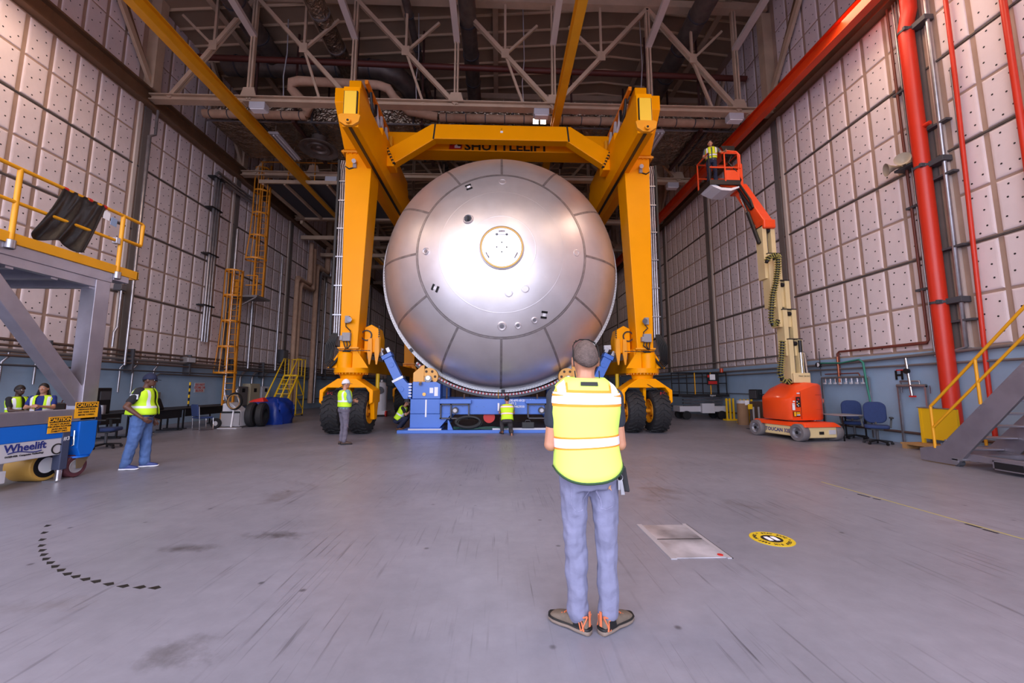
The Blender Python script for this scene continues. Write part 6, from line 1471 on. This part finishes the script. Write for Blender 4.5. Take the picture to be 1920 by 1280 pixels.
def person(label, loc, rz, pose, st):
    h = st.get('h', 1.76)/1.78; w = st.get('w', 1.0)
    T = Matrix.Translation(V(loc)) @ Matrix.Rotation(rz, 4, 'Z')
    P = dict(POSE); P.update(pose)
    J = {k: (V(v)*h if k not in ('toL','toR','hf','hu','hdL','hdR') and v is not None else (V(v) if v is not None else None)) for k, v in P.items()}
    root = thing('person', label, 'person', loc)
    vox = st.get('vox', .013)
    NB = lambda: B(T)
    pel, che, nec = J['pel'], J['che'], J['nec']
    latp = (J['hiR']-J['hiL']).normalized(); lats = (J['shR']-J['shL']).normalized()
    def sp(t):
        if t <= .6:
            k = t/.6; c = pel.lerp(che, k); up = (che-pel)
        else:
            k = (t-.6)/.4; c = che.lerp(nec, k); up = (nec-che)
        up = ((che-pel).normalized().lerp((nec-che).normalized(), max(0, min(1, (t-.35)/.5)))).normalized()
        lat = latp.lerp(lats, max(0, min(1, t))); lat = (lat-up*lat.dot(up)).normalized()
        return c, lat, up.cross(lat).normalized()
    belly = st.get('belly', 1.0)
    prof = [(-.16, .150, .105), (-.05, .172, .118), (.12, .166, .115*belly), (.32, .160, .112*belly), (.55, .170, .116), (.74, .190, .116), (.87, .186, .105), (.95, .138, .085), (1.02, .066, .066)]
    def ab(t):
        for (t0, a0, b0), (t1, a1, b1) in zip(prof, prof[1:]):
            if t <= t1: k = max(0, (t-t0)/(t1-t0)); return (a0+(a1-a0)*k)*w*h, (b0+(b1-b0)*k)*w*h
        return prof[-1][1]*w*h, prof[-1][2]*w*h
    def surf(t, u, off, k=1.0):
        c, lat, fwd = sp(t); a, b = ab(t); return ell(c, lat, fwd, a*k+off, b*k+off, u)
    def torso(b, t0, t1, off, n=12):
        b.loft([[surf(t0+(t1-t0)*i/n, 2*PI*j/24, off) for j in range(24)] for i in range(n+1)])
    # ---- body
    b = NB(); torso(b, -.12, 1.0, -.012)
    hc, hf, hu = J['head'], J['hf'].normalized(), J['hu']; hu = (hu-hf*hu.dot(hf)).normalized(); hl = hf.cross(hu)
    hs = h*st.get('hs', 1.0)
    def H(x, y, z): return hc+(hl*x+hf*y+hu*z)*hs
    def headring(z, a, bk, fr): return [H(a*math.cos(u), (fr if math.sin(u) > 0 else bk)*math.sin(u), z) for u in [2*PI*j/20 for j in range(20)]]
    b.loft([headring(-.112, .028, .02, .070), headring(-.10, .046, .045, .080), headring(-.07, .058, .072, .086), headring(-.03, .068, .090, .088), headring(.01, .073, .098, .090), headring(.05, .075, .100, .092), headring(.085, .068, .090, .080), headring(.108, .048, .062, .055), headring(.118, .02, .025, .022)])
    b.capsule(H(0,.086,.012), H(0,.105,-.022), .010*hs, .014*hs, 8)
    for s in (-1, 1): b.loft([[H(s*.070, .0+.024*math.cos(u), -.005+.034*math.sin(u)) for u in [2*PI*j/10 for j in range(10)]], [H(s*.090, -.012+.020*math.cos(u), -.003+.032*math.sin(u)) for u in [2*PI*j/10 for j in range(10)]]])
    b.capsule(nec-(nec-che).normalized()*.03, H(0,-.02,-.06), .058*h*st.get('nk', 1.0), .055*h*st.get('nk', 1.0))
    for s in 'LR':
        sg = 1 if s == 'R' else -1
        b.capsule(J['sh'+s], J['el'+s], .050*h*w, .041*h*w); b.capsule(J['el'+s], J['wr'+s], .042*h*w, .028*h)
        d = J['hd'+s] if J['hd'+s] else (J['wr'+s]-J['el'+s]).normalized()
        nrm = V((-sg, .15, 0)); nrm = (nrm-d*nrm.dot(d)); nrm = nrm.normalized() if nrm.length > .2 else V((0, 1, 0))
        lat = d.cross(nrm)
        hand(b, J['wr'+s], d, lat, nrm, st.get('curl', .35), h, 1 if lat.dot(V((0,1,0))) > 0 else -1)
        b.capsule(J['hi'+s], J['kn'+s], .078*h*w, .055*h*w); b.capsule(J['kn'+s], J['an'+s], .055*h*w, .04*h)
        td = J['to'+s].normalized(); b.capsule(J['an'+s]+V((0,0,-.03))-td*.02, J['an'+s]+td*.13*h+V((0,0,-.05)), .035*h, .03*h)
    fuse(b.build('body', st['skin'], root), st.get('bvox', vox*.75), 3)
    # ---- trousers
    b = NB(); torso(b, -.15, st.get('waist', .14), .006, 6)
    q = st.get('baggy', 1.0)
    for s in 'LR':
        b.capsule(J['hi'+s], J['kn'+s], .092*h*w*q, .072*h*q); b.capsule(J['kn'+s], J['an'+s]+V((0,0,.02)), .072*h*q, .066*h*q)
    fuse(b.build('trousers', st['trousers'], root), vox, 4, .03)
    # ---- shirt
    b = NB(); torso(b, .0, .97, .006, 12)
    sl = st.get('sleeve', .62)
    for s in 'LR':
        e = J['sh'+s].lerp(J['el'+s], min(1, sl)); b.capsule(J['sh'+s], e, .066*h*w, .058*h*w)
        if sl > 1: b.capsule(J['el'+s], J['el'+s].lerp(J['wr'+s], sl-1), .056*h*w, .042*h)
    fuse(b.build('shirt', st['shirt'], root), vox, 4, .02)
    # ---- hi-vis vest
    if 'vest' in st:
        t0, t1 = st.get('vt', (.02, .985)); g = st.get('gap', 0.12); off = .030*h
        us = [PI/2+g+(2*PI-2*g)*j/44 for j in range(45)]
        dip = st.get('dip', 0)
        def tt(i, u, n=16):
            k = i/n; t = t0+(t1-t0)*k
            return t - dip*(1-k)**3*abs(math.sin(u))**1.5
        flare = st.get('flare', 0.0)
        def vs(t, u, o): return surf(t, u, off+o+flare*max(0, .5-t))
        b = NB(); b.loft([[vs(tt(i, u), u, 0) for u in us] for i in range(17)], False, False)
        o = b.build('vest', st['vest'], root, 180); sd = o.modifiers.new('thickness', 'SOLIDIFY'); sd.thickness = .006; sd.offset = 1
        def band(name, ta, tb, m, o_=.008, ua=None, rows=2):
            uu = us if ua is None else [ua[0]+(ua[1]-ua[0])*j/6 for j in range(7)]
            x = NB(); x.loft([[vs(ta+(tb-ta)*i/rows, u, o_) for u in uu] for i in range(rows+1)], False, False)
            y = x.build(name, m, root, 180); return y
        for ta, tb in st.get('bands', ((.26, .34),)):
            if st.get('edge'): band('band_edging', ta-.022, tb+.022, st['edge'], .0075, None, 3)
            band('reflective_band', ta, tb, m_refl, .0095)
        for uc, ta, tb in st.get('straps', ()):
            def strap(name, m, o_, hw_):
                a0 = ab(ta)[0]+off; cc = math.cos(uc); x0 = a0*math.copysign(abs(cc)**(2/2.4), cc); rows = []; sn = 1 if math.sin(uc) > 0 else -1
                for i in range(11):
                    t = ta+(tb-ta)*i/10; a1 = ab(t)[0]+off; row = []
                    for j in range(5):
                        r_ = max(-.97, min(.97, (x0+hw_*(j-2)/2)/a1)); u = math.acos(math.copysign(abs(r_)**1.2, r_))*sn
                        row.append(vs(t, u, o_))
                    rows.append(row)
                x = NB(); x.loft(rows, False, False); x.build(name, m, root, 180)
            if st.get('edge'): strap('strap_edging', st['edge'], .0075, .036*h)
            strap('reflective_strap', m_refl, .0095, .024*h)
        if 'hem' in st:
            x = NB(); x.tube([vs(tt(0, u)+.004, u, .004) for u in us], .008, 6); x.build('hem_trim', st['hem'], root, 60)
        if 'tag' in st:
            c = vs(.965, -PI/2, .012); d = vs(.965, -PI/2, .016)
            x = NB(); x.add([vs(t, u, .018) for t, u in ((.945, -PI/2-.22), (.945, -PI/2+.22), (.975, -PI/2+.26), (.975, -PI/2-.26))], [(0,1,2,3)]); y = x.build('collar_tag', m_ink, root); y.modifiers.new('t', 'SOLIDIFY').thickness = .004
    # ---- shoes
    for s in 'LR':
        td = J['to'+s].normalized(); an = J['an'+s]; L = .285*h; up = V((0,0,1)); lt = td.cross(up).normalized()
        if 'tilt'+s in st: up = (up+td*st['tilt'+s]).normalized(); td = lt.cross(up)*-1 if False else up.cross(lt).normalized()
        o0 = an-up*.09*h-td*.075*h
        def sr(x, wd, zb, zt): 
            c = o0+td*(x*L); return [c+lt*(wd*math.copysign(abs(math.cos(u))**.8, math.cos(u)))+up*((zt+zb)/2+(zt-zb)/2*math.copysign(abs(math.sin(u))**.7, math.sin(u))) for u in [2*PI*j/16 for j in range(16)]]
        b = NB(); b.loft([sr(.0,.024*h,.02,.055), sr(.03,.034*h,.02,.105*h), sr(.22,.040*h,.02,.115*h), sr(.42,.040*h,.02,.10*h), sr(.62,.046*h,.02,.082*h), sr(.82,.048*h,.02,.068*h), sr(.95,.038*h,.02,.052*h), sr(1.0,.018*h,.022,.036*h)])
        sh = b.build('shoe', st['shoe'], root, 60); sm_ = sh.modifiers.new('s', 'SUBSURF'); sm_.levels = 1; sm_.render_levels = 1
        b = NB(); b.loft([sr(-.03,.022*h,.0,.03), sr(.0,.036*h,.0,.034), sr(.25,.043*h,.0,.032), sr(.45,.042*h,.004,.030), sr(.65,.050*h,.0,.030), sr(.85,.051*h,.0,.028), sr(.98,.040*h,.004,.03), sr(1.03,.018*h,.012,.03)])
        b.build('sole', st.get('sole', m_white), sh, 60)
        if 'lace' in st:
            b = NB(); b.loft([sr(-.035,.022*h,.026,.044), sr(.0,.037*h,.026,.046), sr(.25,.044*h,.026,.042), sr(.45,.043*h,.026,.044), sr(.65,.051*h,.024,.044), sr(.85,.052*h,.022,.044), sr(.98,.041*h,.022,.046), sr(1.035,.018*h,.024,.046)]); b.build('shoe_rand', m_ink, sh, 60)
            b = NB()
            for sx in (-1, 1):
                c = o0+td*.02*L
                for xa, za, xb, zb_ in ((.0,.11,.10,.032),(.14,.10,.05,.032),(.14,.10,.36,.085),(.0,.11,.14,.10),(.20,.095,.12,.03)):
                    b.bar(o0+td*(xa*L)+lt*sx*(.036 if xa > .02 else .02)*h+up*za*h, o0+td*(xb*L)+lt*sx*.043*h+up*zb_*h, .009, .006, td)
            b.bar(o0+up*.05*h-td*.004, o0+up*.135*h-td*.004, .016, .006, td)
            b.build('shoe_stripe', st['lace'], sh)
            b = NB()
            for sx in (-1, 1): b.add([o0+td*(x*L)+lt*sx*.0405*h+up*z*h for x, z in ((.08,.034),(.34,.034),(.30,.075),(.10,.085))], [(0,1,2,3)])
            y = b.build('shoe_panel', m_ink, sh); y.modifiers.new('t', 'SOLIDIFY').thickness = .006
            b = NB()
            for k in range(4): b.bar(o0+td*((.48+.07*k)*L)+lt*.028*h+up*(.1-.012*k)*h, o0+td*((.50+.07*k)*L)-lt*.028*h+up*(.1-.012*k)*h, .008, .006, up)
            b.build('laces', st['lace'], sh)
    # ---- hair, cap, face
    def shell(name, m, k, thF, thB, thS, lift=0.0):
        x = NB(); n = 28; rings = []
        for i in range(9):
            row = []
            for j in range(n):
                u = 2*PI*j/n; f = math.sin(u)
                th = (thS + (thF-thS)*f**2 if f > 0 else thS + (thB-thS)*f**2)*i/8
                th = max(th, .03)
                row.append(H(.076*k*math.sin(th)*math.cos(u), (.092 if f > 0 else .103)*k*math.sin(th)*f, .012+lift+.115*k*math.cos(th)))
            rings.append(row)
        x.loft(rings, False); x.f.append(tuple(range(n-1, -1, -1)))
        o = x.build(name, m, root, 180); d = o.modifiers.new('t', 'SOLIDIFY'); d.thickness = .006; d.offset = 1; return o
    if 'hair' in st: shell('hair', st['hair'], 1.045, R(62), R(113), R(91))
    if st.get('long'):
        x = NB(); x.loft([[H((.082+.02*k)*math.cos(u), -.035-.035*abs(math.sin(u))+(.02 if abs(math.cos(u)) > .7 else 0), .06-.085*k) for u in [PI+PI*j/12 for j in range(13)]] for k in range(4)], False, False)
        o = x.build('long_hair', st['hair'], root, 180); o.modifiers.new('t', 'SOLIDIFY').thickness = .02
    if 'cap' in st:
        c = shell('cap', st['cap'], 1.09, R(86), R(98), R(90), .005)
        x = NB(); x.prism([(.078*math.cos(u), .085+.085*math.sin(u)) for u in [PI*j/10 for j in range(11)]], H(0,.0,.026), hl, hf-hu*.12, hu*.008*hs); x.build('brim', st.get('brim', st['cap']), c)
    for s in (-1, 1):
        x = NB().sph(H(s*.030, .078, .008), .0115*hs, 10, 6).build('eye', m_white, root, 60); NB().sph(H(s*.030, .0865, .008), .0055*hs, 8, 6).build('iris', m_ink, x, 60)
        NB().bar(H(s*.016,.088,.030), H(s*.046,.078,.030), .008*hs, .006*hs).build('eyebrow', st.get('brow', m_ink), root)
    NB().bar(H(-.022,.088,-.058), H(.022,.088,-.058), .006, .008).build('mouth', mat('lip', (150, 84, 76), .6), root)
    if st.get('glasses'):
        z, y0 = st['glasses']; x = NB()
        for s in (-1, 1):
            x.tube([H(s*.0802,-.02,z+.0), H(s*.0805,.05,z), H(s*.072,y0-.012,z)], .003, 6)
            x.loft([[H(s*(.034+.028*math.cos(u)), y0-.012*abs(math.cos(u))*(1 if s*math.cos(u)*s > 0 else .3), z-.006+.019*math.sin(u)) for u in [2*PI*j/12 for j in range(12)]], [H(s*(.034+.028*math.cos(u)), y0+.004-.012*abs(math.cos(u))*(1 if math.cos(u) > 0 else .3), z-.006+.019*math.sin(u)) for u in [2*PI*j/12 for j in range(12)]]])
        x.bar(H(-.01,y0,z), H(.01,y0,z), .004)
        x.build('sunglasses', m_ink, root, 60, kind='stuff')
    return root, T, J, H
skin_l = mat('skin_light', (188, 132, 104), .55); skin_d = mat('skin_dark', (92, 58, 44), .5); skin_m = mat('skin_medium', (184, 130, 104), .55); skin_dd = mat('skin_deep', (66, 42, 34), .5)
m_hair = mat('hair_grey_brown', (104, 86, 80), .8, 0, .35, 40, .5, 120); m_hairb = mat('hair_black', (26, 22, 22), .6)
m_dkshirt = mat('shirt_charcoal', (42, 46, 56), .9, 0, .1, 10); m_blacktee = mat('shirt_black', (30, 30, 34), .9)
m_gpants = mat('work_trousers', (122, 122, 148), .9, 0, .10, 5, .5, 14); m_jeans = mat('denim', (82, 110, 162), .9, 0, .18, 5, .5, 14)
m_gy = mat('grey_trousers', (104, 98, 112), .9, 0, .1, 6); m_nv = mat('navy_trousers', (32, 38, 62), .9); m_khaki = mat('khaki_trousers', (104, 86, 66), .9); m_dgt = mat('dark_trousers', (62, 58, 60), .9)
m_shoeb = mat('shoe_taupe', (108, 94, 82), .8, 0, .2, 30)
m_sole = mat('sole_taupe', (122, 106, 96), .8)
# 1. the man in the middle, seen from behind, heels together and toes out
root, T, J, H = person('man in lime vest and grey-blue trousers in front, seen from behind, feet turned out', (.62, 2.66, 0), 0, dict(
    pel=(-.03,.02,.95), che=(-.048,.02,1.26), nec=(-.042,.0,1.572), head=(-.030,.035,1.685), shL=(-.232,0,1.445), shR=(.142,0,1.445),
    elL=(-.272,.02,1.14), elR=(.182,.02,1.14), wrL=(-.12,.27,1.20), wrR=(.03,.27,1.22), hiL=(-.125,.02,.92), hiR=(.065,.02,.92),
    knL=(-.122,.02,.50), knR=(.080,.02,.50), anL=(-.105,.035,.09), anR=(.085,.025,.09), toL=(-.80,.72,0), toR=(.86,.62,0), hf=(0,1,.10)),
    dict(h=1.80, skin=skin_l, trousers=m_gpants, shirt=m_dkshirt, vest=mat('vest_lime_overlit', (224, 255, 112), .75, 0, .05, 5), shoe=m_shoeb, sole=m_sole, lace=mat('shoe_orange', (206, 112, 74), .6), hair=m_hair, vox=.009, bvox=.006, sleeve=.52, edge=m_vorange,  # lime vest paled: overexposure from the door light put into its colour
    bands=((.37, .475), (.795, .885)), straps=((-PI/2-.78, .885, .985), (-PI/2+.78, .885, .985)), hem=m_vtrim, tag=1, vt=(.125, 1.0), dip=.17, gap=.10, glasses=None, hs=1.04, nk=1.08, baggy=1.0, waist=.2, w=1.06, flare=.03))
x = B(T)
for s in (-1, 1): x.tube([H(s*.083,-.06,-.03), H(s*.086,-.035,.03), H(s*.080,.0,.10), H(s*.05,.05,.135)], .0035, 6)
x.tube([H(-.07,.02,.118), H(-.03,.035,.140), H(.03,.035,.140), H(.07,.02,.118)], .004, 6)
x.build('sunglasses', m_ink, root, 60, kind='stuff')
x = B(T); x.tube([H(-.078,-.05,-.06), H(-.075,-.075,-.11), H(0,-.085,-.125), H(.075,-.075,-.11), H(.078,-.05,-.06)], .004, 6); x.build('glasses_cord', m_ink, root, 60)
# pockets, patch, pouch, keys
def surfq(px, py): return PY(px, py, 2.555)
x = B(T)
for cx in (-.115, .062):
    for pts in ([(-.062,-.118,.885),(-.058,-.118,.775),(.0,-.122,.755),(.058,-.118,.775),(.062,-.118,.885)],):
        pp = [V((cx+a, b_+.012, c)) for a, b_, c in pts]; x.tube([pp[i].lerp(pp[i+1], k/6) for i in range(4) for k in range(6)]+[pp[4]], .0025, 4)
def wrap(o):
    s = o.modifiers.new('wrap', 'SHRINKWRAP'); s.target = [k for k in root.children if k.name.startswith('trousers')][0]
    s.wrap_method = 'NEAREST_SURFACEPOINT'; s.wrap_mode = 'ABOVE_SURFACE'; s.offset = .0025
wrap(x.build('pocket_stitching', mat('stitch', (138, 136, 164), .9), root, kind='stuff'))
x = B(T); x.loft([[(.085+.027*i/3, -.11, .872+.033*j/3) for i in range(4)] for j in range(4)], False, False); wrap(x.build('trouser_patch', mat('patch_tan', (214, 160, 120), .8), root))
B(T).box(-.205,.145,-.085,.10,.985,1.015).build('belt', m_ink, root, None, .01)
o = B(T).hexa([(.168,-.03,.86),(.222,-.05,.86),(.238,.03,.86),(.184,.05,.86)], [(.150,-.04,1.02),(.200,-.05,1.02),(.208,.03,1.02),(.160,.04,1.02)]).build('belt_pouch', m_black, root, None, .008)
x = B(T); x.tube([(.155+.02*math.cos(a), -.06, .955+.02*math.sin(a)) for a in [2*PI*i/14 for i in range(14)]], .002, 5, True); x.box(.142,.156,-.066,-.058,.88,.935); x.hexa([(.160,-.066,.85),(.184,-.066,.85),(.184,-.056,.85),(.160,-.056,.85)], [(.155,-.066,.94),(.170,-.066,.94),(.170,-.056,.94),(.155,-.056,.94)])
x.build('key_ring', m_galv, root, 60, kind='stuff')
# 2. man in cap and jeans at left
root, T, J, H = person('heavy set man in navy cap, lime vest and blue jeans, facing right near the trolley', (-6.83, 7.98, 0), -PI/2+.35, dict(
    elR=(.37,-.10,1.16), wrR=(.33,.13,.95), hdR=(-.3,.7,-.6), elL=(-.26,-.05,1.14), knL=(-.10,.06,.50), anL=(-.10,.07,.09), anR=(.12,-.13,.09), knR=(.12,-.05,.5), toL=(-.15,1,0), toR=(.1,1,0), head=(0,.07,1.645), nec=(0,.01,1.50), hf=(0,1,-.05)),
    dict(h=1.79, w=1.20, belly=1.35, skin=skin_d, trousers=m_jeans, shirt=m_blacktee, vest=m_vest, shoe=mat('sneaker_blue', (58, 72, 130), .6), sole=m_white, cap=mat('cap_navy', (26, 32, 60), .8), hair=m_hairb, baggy=1.22, bands=((.33, .41),), straps=((0.75, .41, .93), (-.75, .41, .93), (PI-.75, .41, .93), (PI+.75, .41, .93)), vt=(.10, .985), glasses=(.010, .102), sleeve=.66, flare=.05, vox=.012))
B(T).box(J['shR'].x+.10, J['shR'].x+.125, J['shR'].y-.09, J['shR'].y+.03, 1.30, 1.39).build('sleeve_patch', m_lgrey, root)
# 3, 4. two people behind the trolley
a = PY(32, 760, 9.2)
person('man in lime vest half hidden behind the blue drum motor, facing right', (a.x, 9.2, 0), -PI/2, dict(elR=(.24,.12,1.17), wrR=(.15,.34,1.15)), dict(h=1.56, skin=skin_dd, trousers=m_nv, shirt=m_blacktee, vest=m_vest, shoe=m_black, hair=m_hairb, bands=((.45, .53),), straps=((.7, .53, .93), (PI-.7, .53, .93))))
a = PY(79, 760, 9.2)
person('woman with long black hair in lime vest, hands raised, behind the trolley', (a.x, 9.2, 0), PI+.45, dict(elL=(-.24,.10,1.20), wrL=(-.12,.36,1.24), elR=(.24,.10,1.20), wrR=(.02,.38,1.24), hf=(0,1,.0)), dict(h=1.60, w=.92, skin=skin_m, trousers=m_nv, shirt=mat('shirt_royal', (30, 48, 120), .9), vest=m_vest, shoe=m_black, hair=m_hairb, long=True, bands=((.33, .42),), straps=((.75, .42, .93), (PI-.75, .42, .93)), gap=.30))
# 5. man with white cap, arms folded
person('man in white cap and lime vest with folded arms before the left gantry tyres', (-4.17, 11.05, 0), -.85, dict(elR=(.27,.04,1.20), wrR=(.02,.24,1.20), elL=(-.27,.04,1.20), wrL=(-.02,.26,1.18), toL=(-.1,1,0), toR=(.35,1,0), anL=(-.09,0,.09), anR=(.10,0,.09), hf=(.1,1,0)),
    dict(h=1.72, w=1.16, skin=skin_l, trousers=m_gy, shirt=mat('shirt_teal', (116, 150, 158), .9), vest=m_vest, shoe=mat('shoe_brown', (74, 54, 46), .7), sole=m_black, cap=mat('cap_white', (226, 222, 226), .8), brim=m_dgrey, hair=m_hair, sleeve=1.5, bands=((.40, .49),), straps=((-PI/2-.85, .49, .95), (-PI/2+.85, .49, .95)), vt=(.15, .985)))
# 6. crouching man left of the stand
CR = dict(pel=(0,-.12,.34), che=(0,.06,.64), nec=(0,.15,.86), head=(0,.24,1.00), shL=(-.18,.12,.80), shR=(.18,.12,.80), elL=(-.22,.26,.56), elR=(.22,.26,.56), wrL=(-.06,.42,.72), wrR=(.06,.42,.72),
    hiL=(-.09,-.10,.34), hiR=(.09,-.10,.34), knL=(-.15,.30,.52), knR=(.15,.28,.44), anL=(-.13,.02,.09), anR=(.13,-.02,.09))
person('man in lime vest crouching at the left end of the blue stand', (-3.52, 14.6, 0), -PI/2, CR, dict(h=1.74, skin=skin_m, trousers=m_nv, shirt=m_blacktee, vest=m_vest, shoe=mat('boot_brown', (110, 70, 46), .7), sole=m_dkbox, cap=m_dgrey, hair=m_hairb, bands=((.40, .5),), straps=((.7, .5, .93), (PI-.7, .5, .93)), vt=(.1, .985)))
# 7. kneeling worker in front of the stand
KN = dict(pel=(0,-.08,.46), che=(0,.02,.76), nec=(0,.05,.99), head=(0,.08,1.145), shL=(-.18,.03,.93), shR=(.18,.03,.93), elL=(-.24,.16,.70), elR=(.24,.16,.70), wrL=(-.16,.36,.74), wrR=(.16,.36,.74),
    hiL=(-.09,-.06,.44), hiR=(.09,-.06,.44), knL=(-.16,.34,.50), knR=(.14,.12,.08), anL=(-.15,.20,.09), anR=(.13,-.30,.11), toR=(.05,.35,-.9))
person('worker in lime vest kneeling at the middle of the blue stand, seen from behind', (.28, 13.12, 0), .05, KN, dict(h=1.74, skin=skin_m, trousers=m_dgt, shirt=mat('shirt_grey', (120, 120, 126), .9), vest=m_vest, shoe=mat('boot_brown', (110, 70, 46), .7), sole=m_ink, hair=m_hairb, edge=m_vorange, bands=((.36, .44), (.80, .88)), vt=(.02, .985), gap=.1))
# 8. worker up in the lift basket
person('worker in yellow and black vest leaning on the rail of the raised lift basket', (7.62, 13.25, 8.66), PI-.35, dict(elL=(-.34,.06,1.22), wrL=(-.42,.28,1.12), elR=(.27,.02,1.16), wrR=(.26,.24,1.02), head=(.02,.05,1.65), hf=(.2,1,-.12)),
    dict(h=1.70, skin=skin_l, trousers=m_nv, shirt=mat('shirt_slate', (84, 88, 98), .9), vest=mat('vest_yellow', (214, 226, 30), .75), shoe=mat('shoe_tan', (140, 112, 88), .8), sole=m_sole, hair=m_hairb, edge=m_blacktee, bands=((.34, .42),), straps=((PI/2-.75, .5, .93), (PI/2+.75, .5, .93)), vt=(.15, .985), gap=.06))
# 9. worker far behind the right tyres
person('distant worker in lime vest and khaki trousers behind the right gantry tyres', (7.25, 23.0, 0), PI/2+.5, dict(elR=(.26,.10,1.17), wrR=(.12,.30,1.12)), dict(h=1.74, skin=skin_m, trousers=m_khaki, shirt=mat('shirt_grey', (120, 120, 126), .9), vest=m_vest, shoe=m_black, hair=m_hairb, bands=((.30, .38), (.5, .58)), straps=((.7, .58, .93), (PI-.7, .58, .93)), vox=.016))
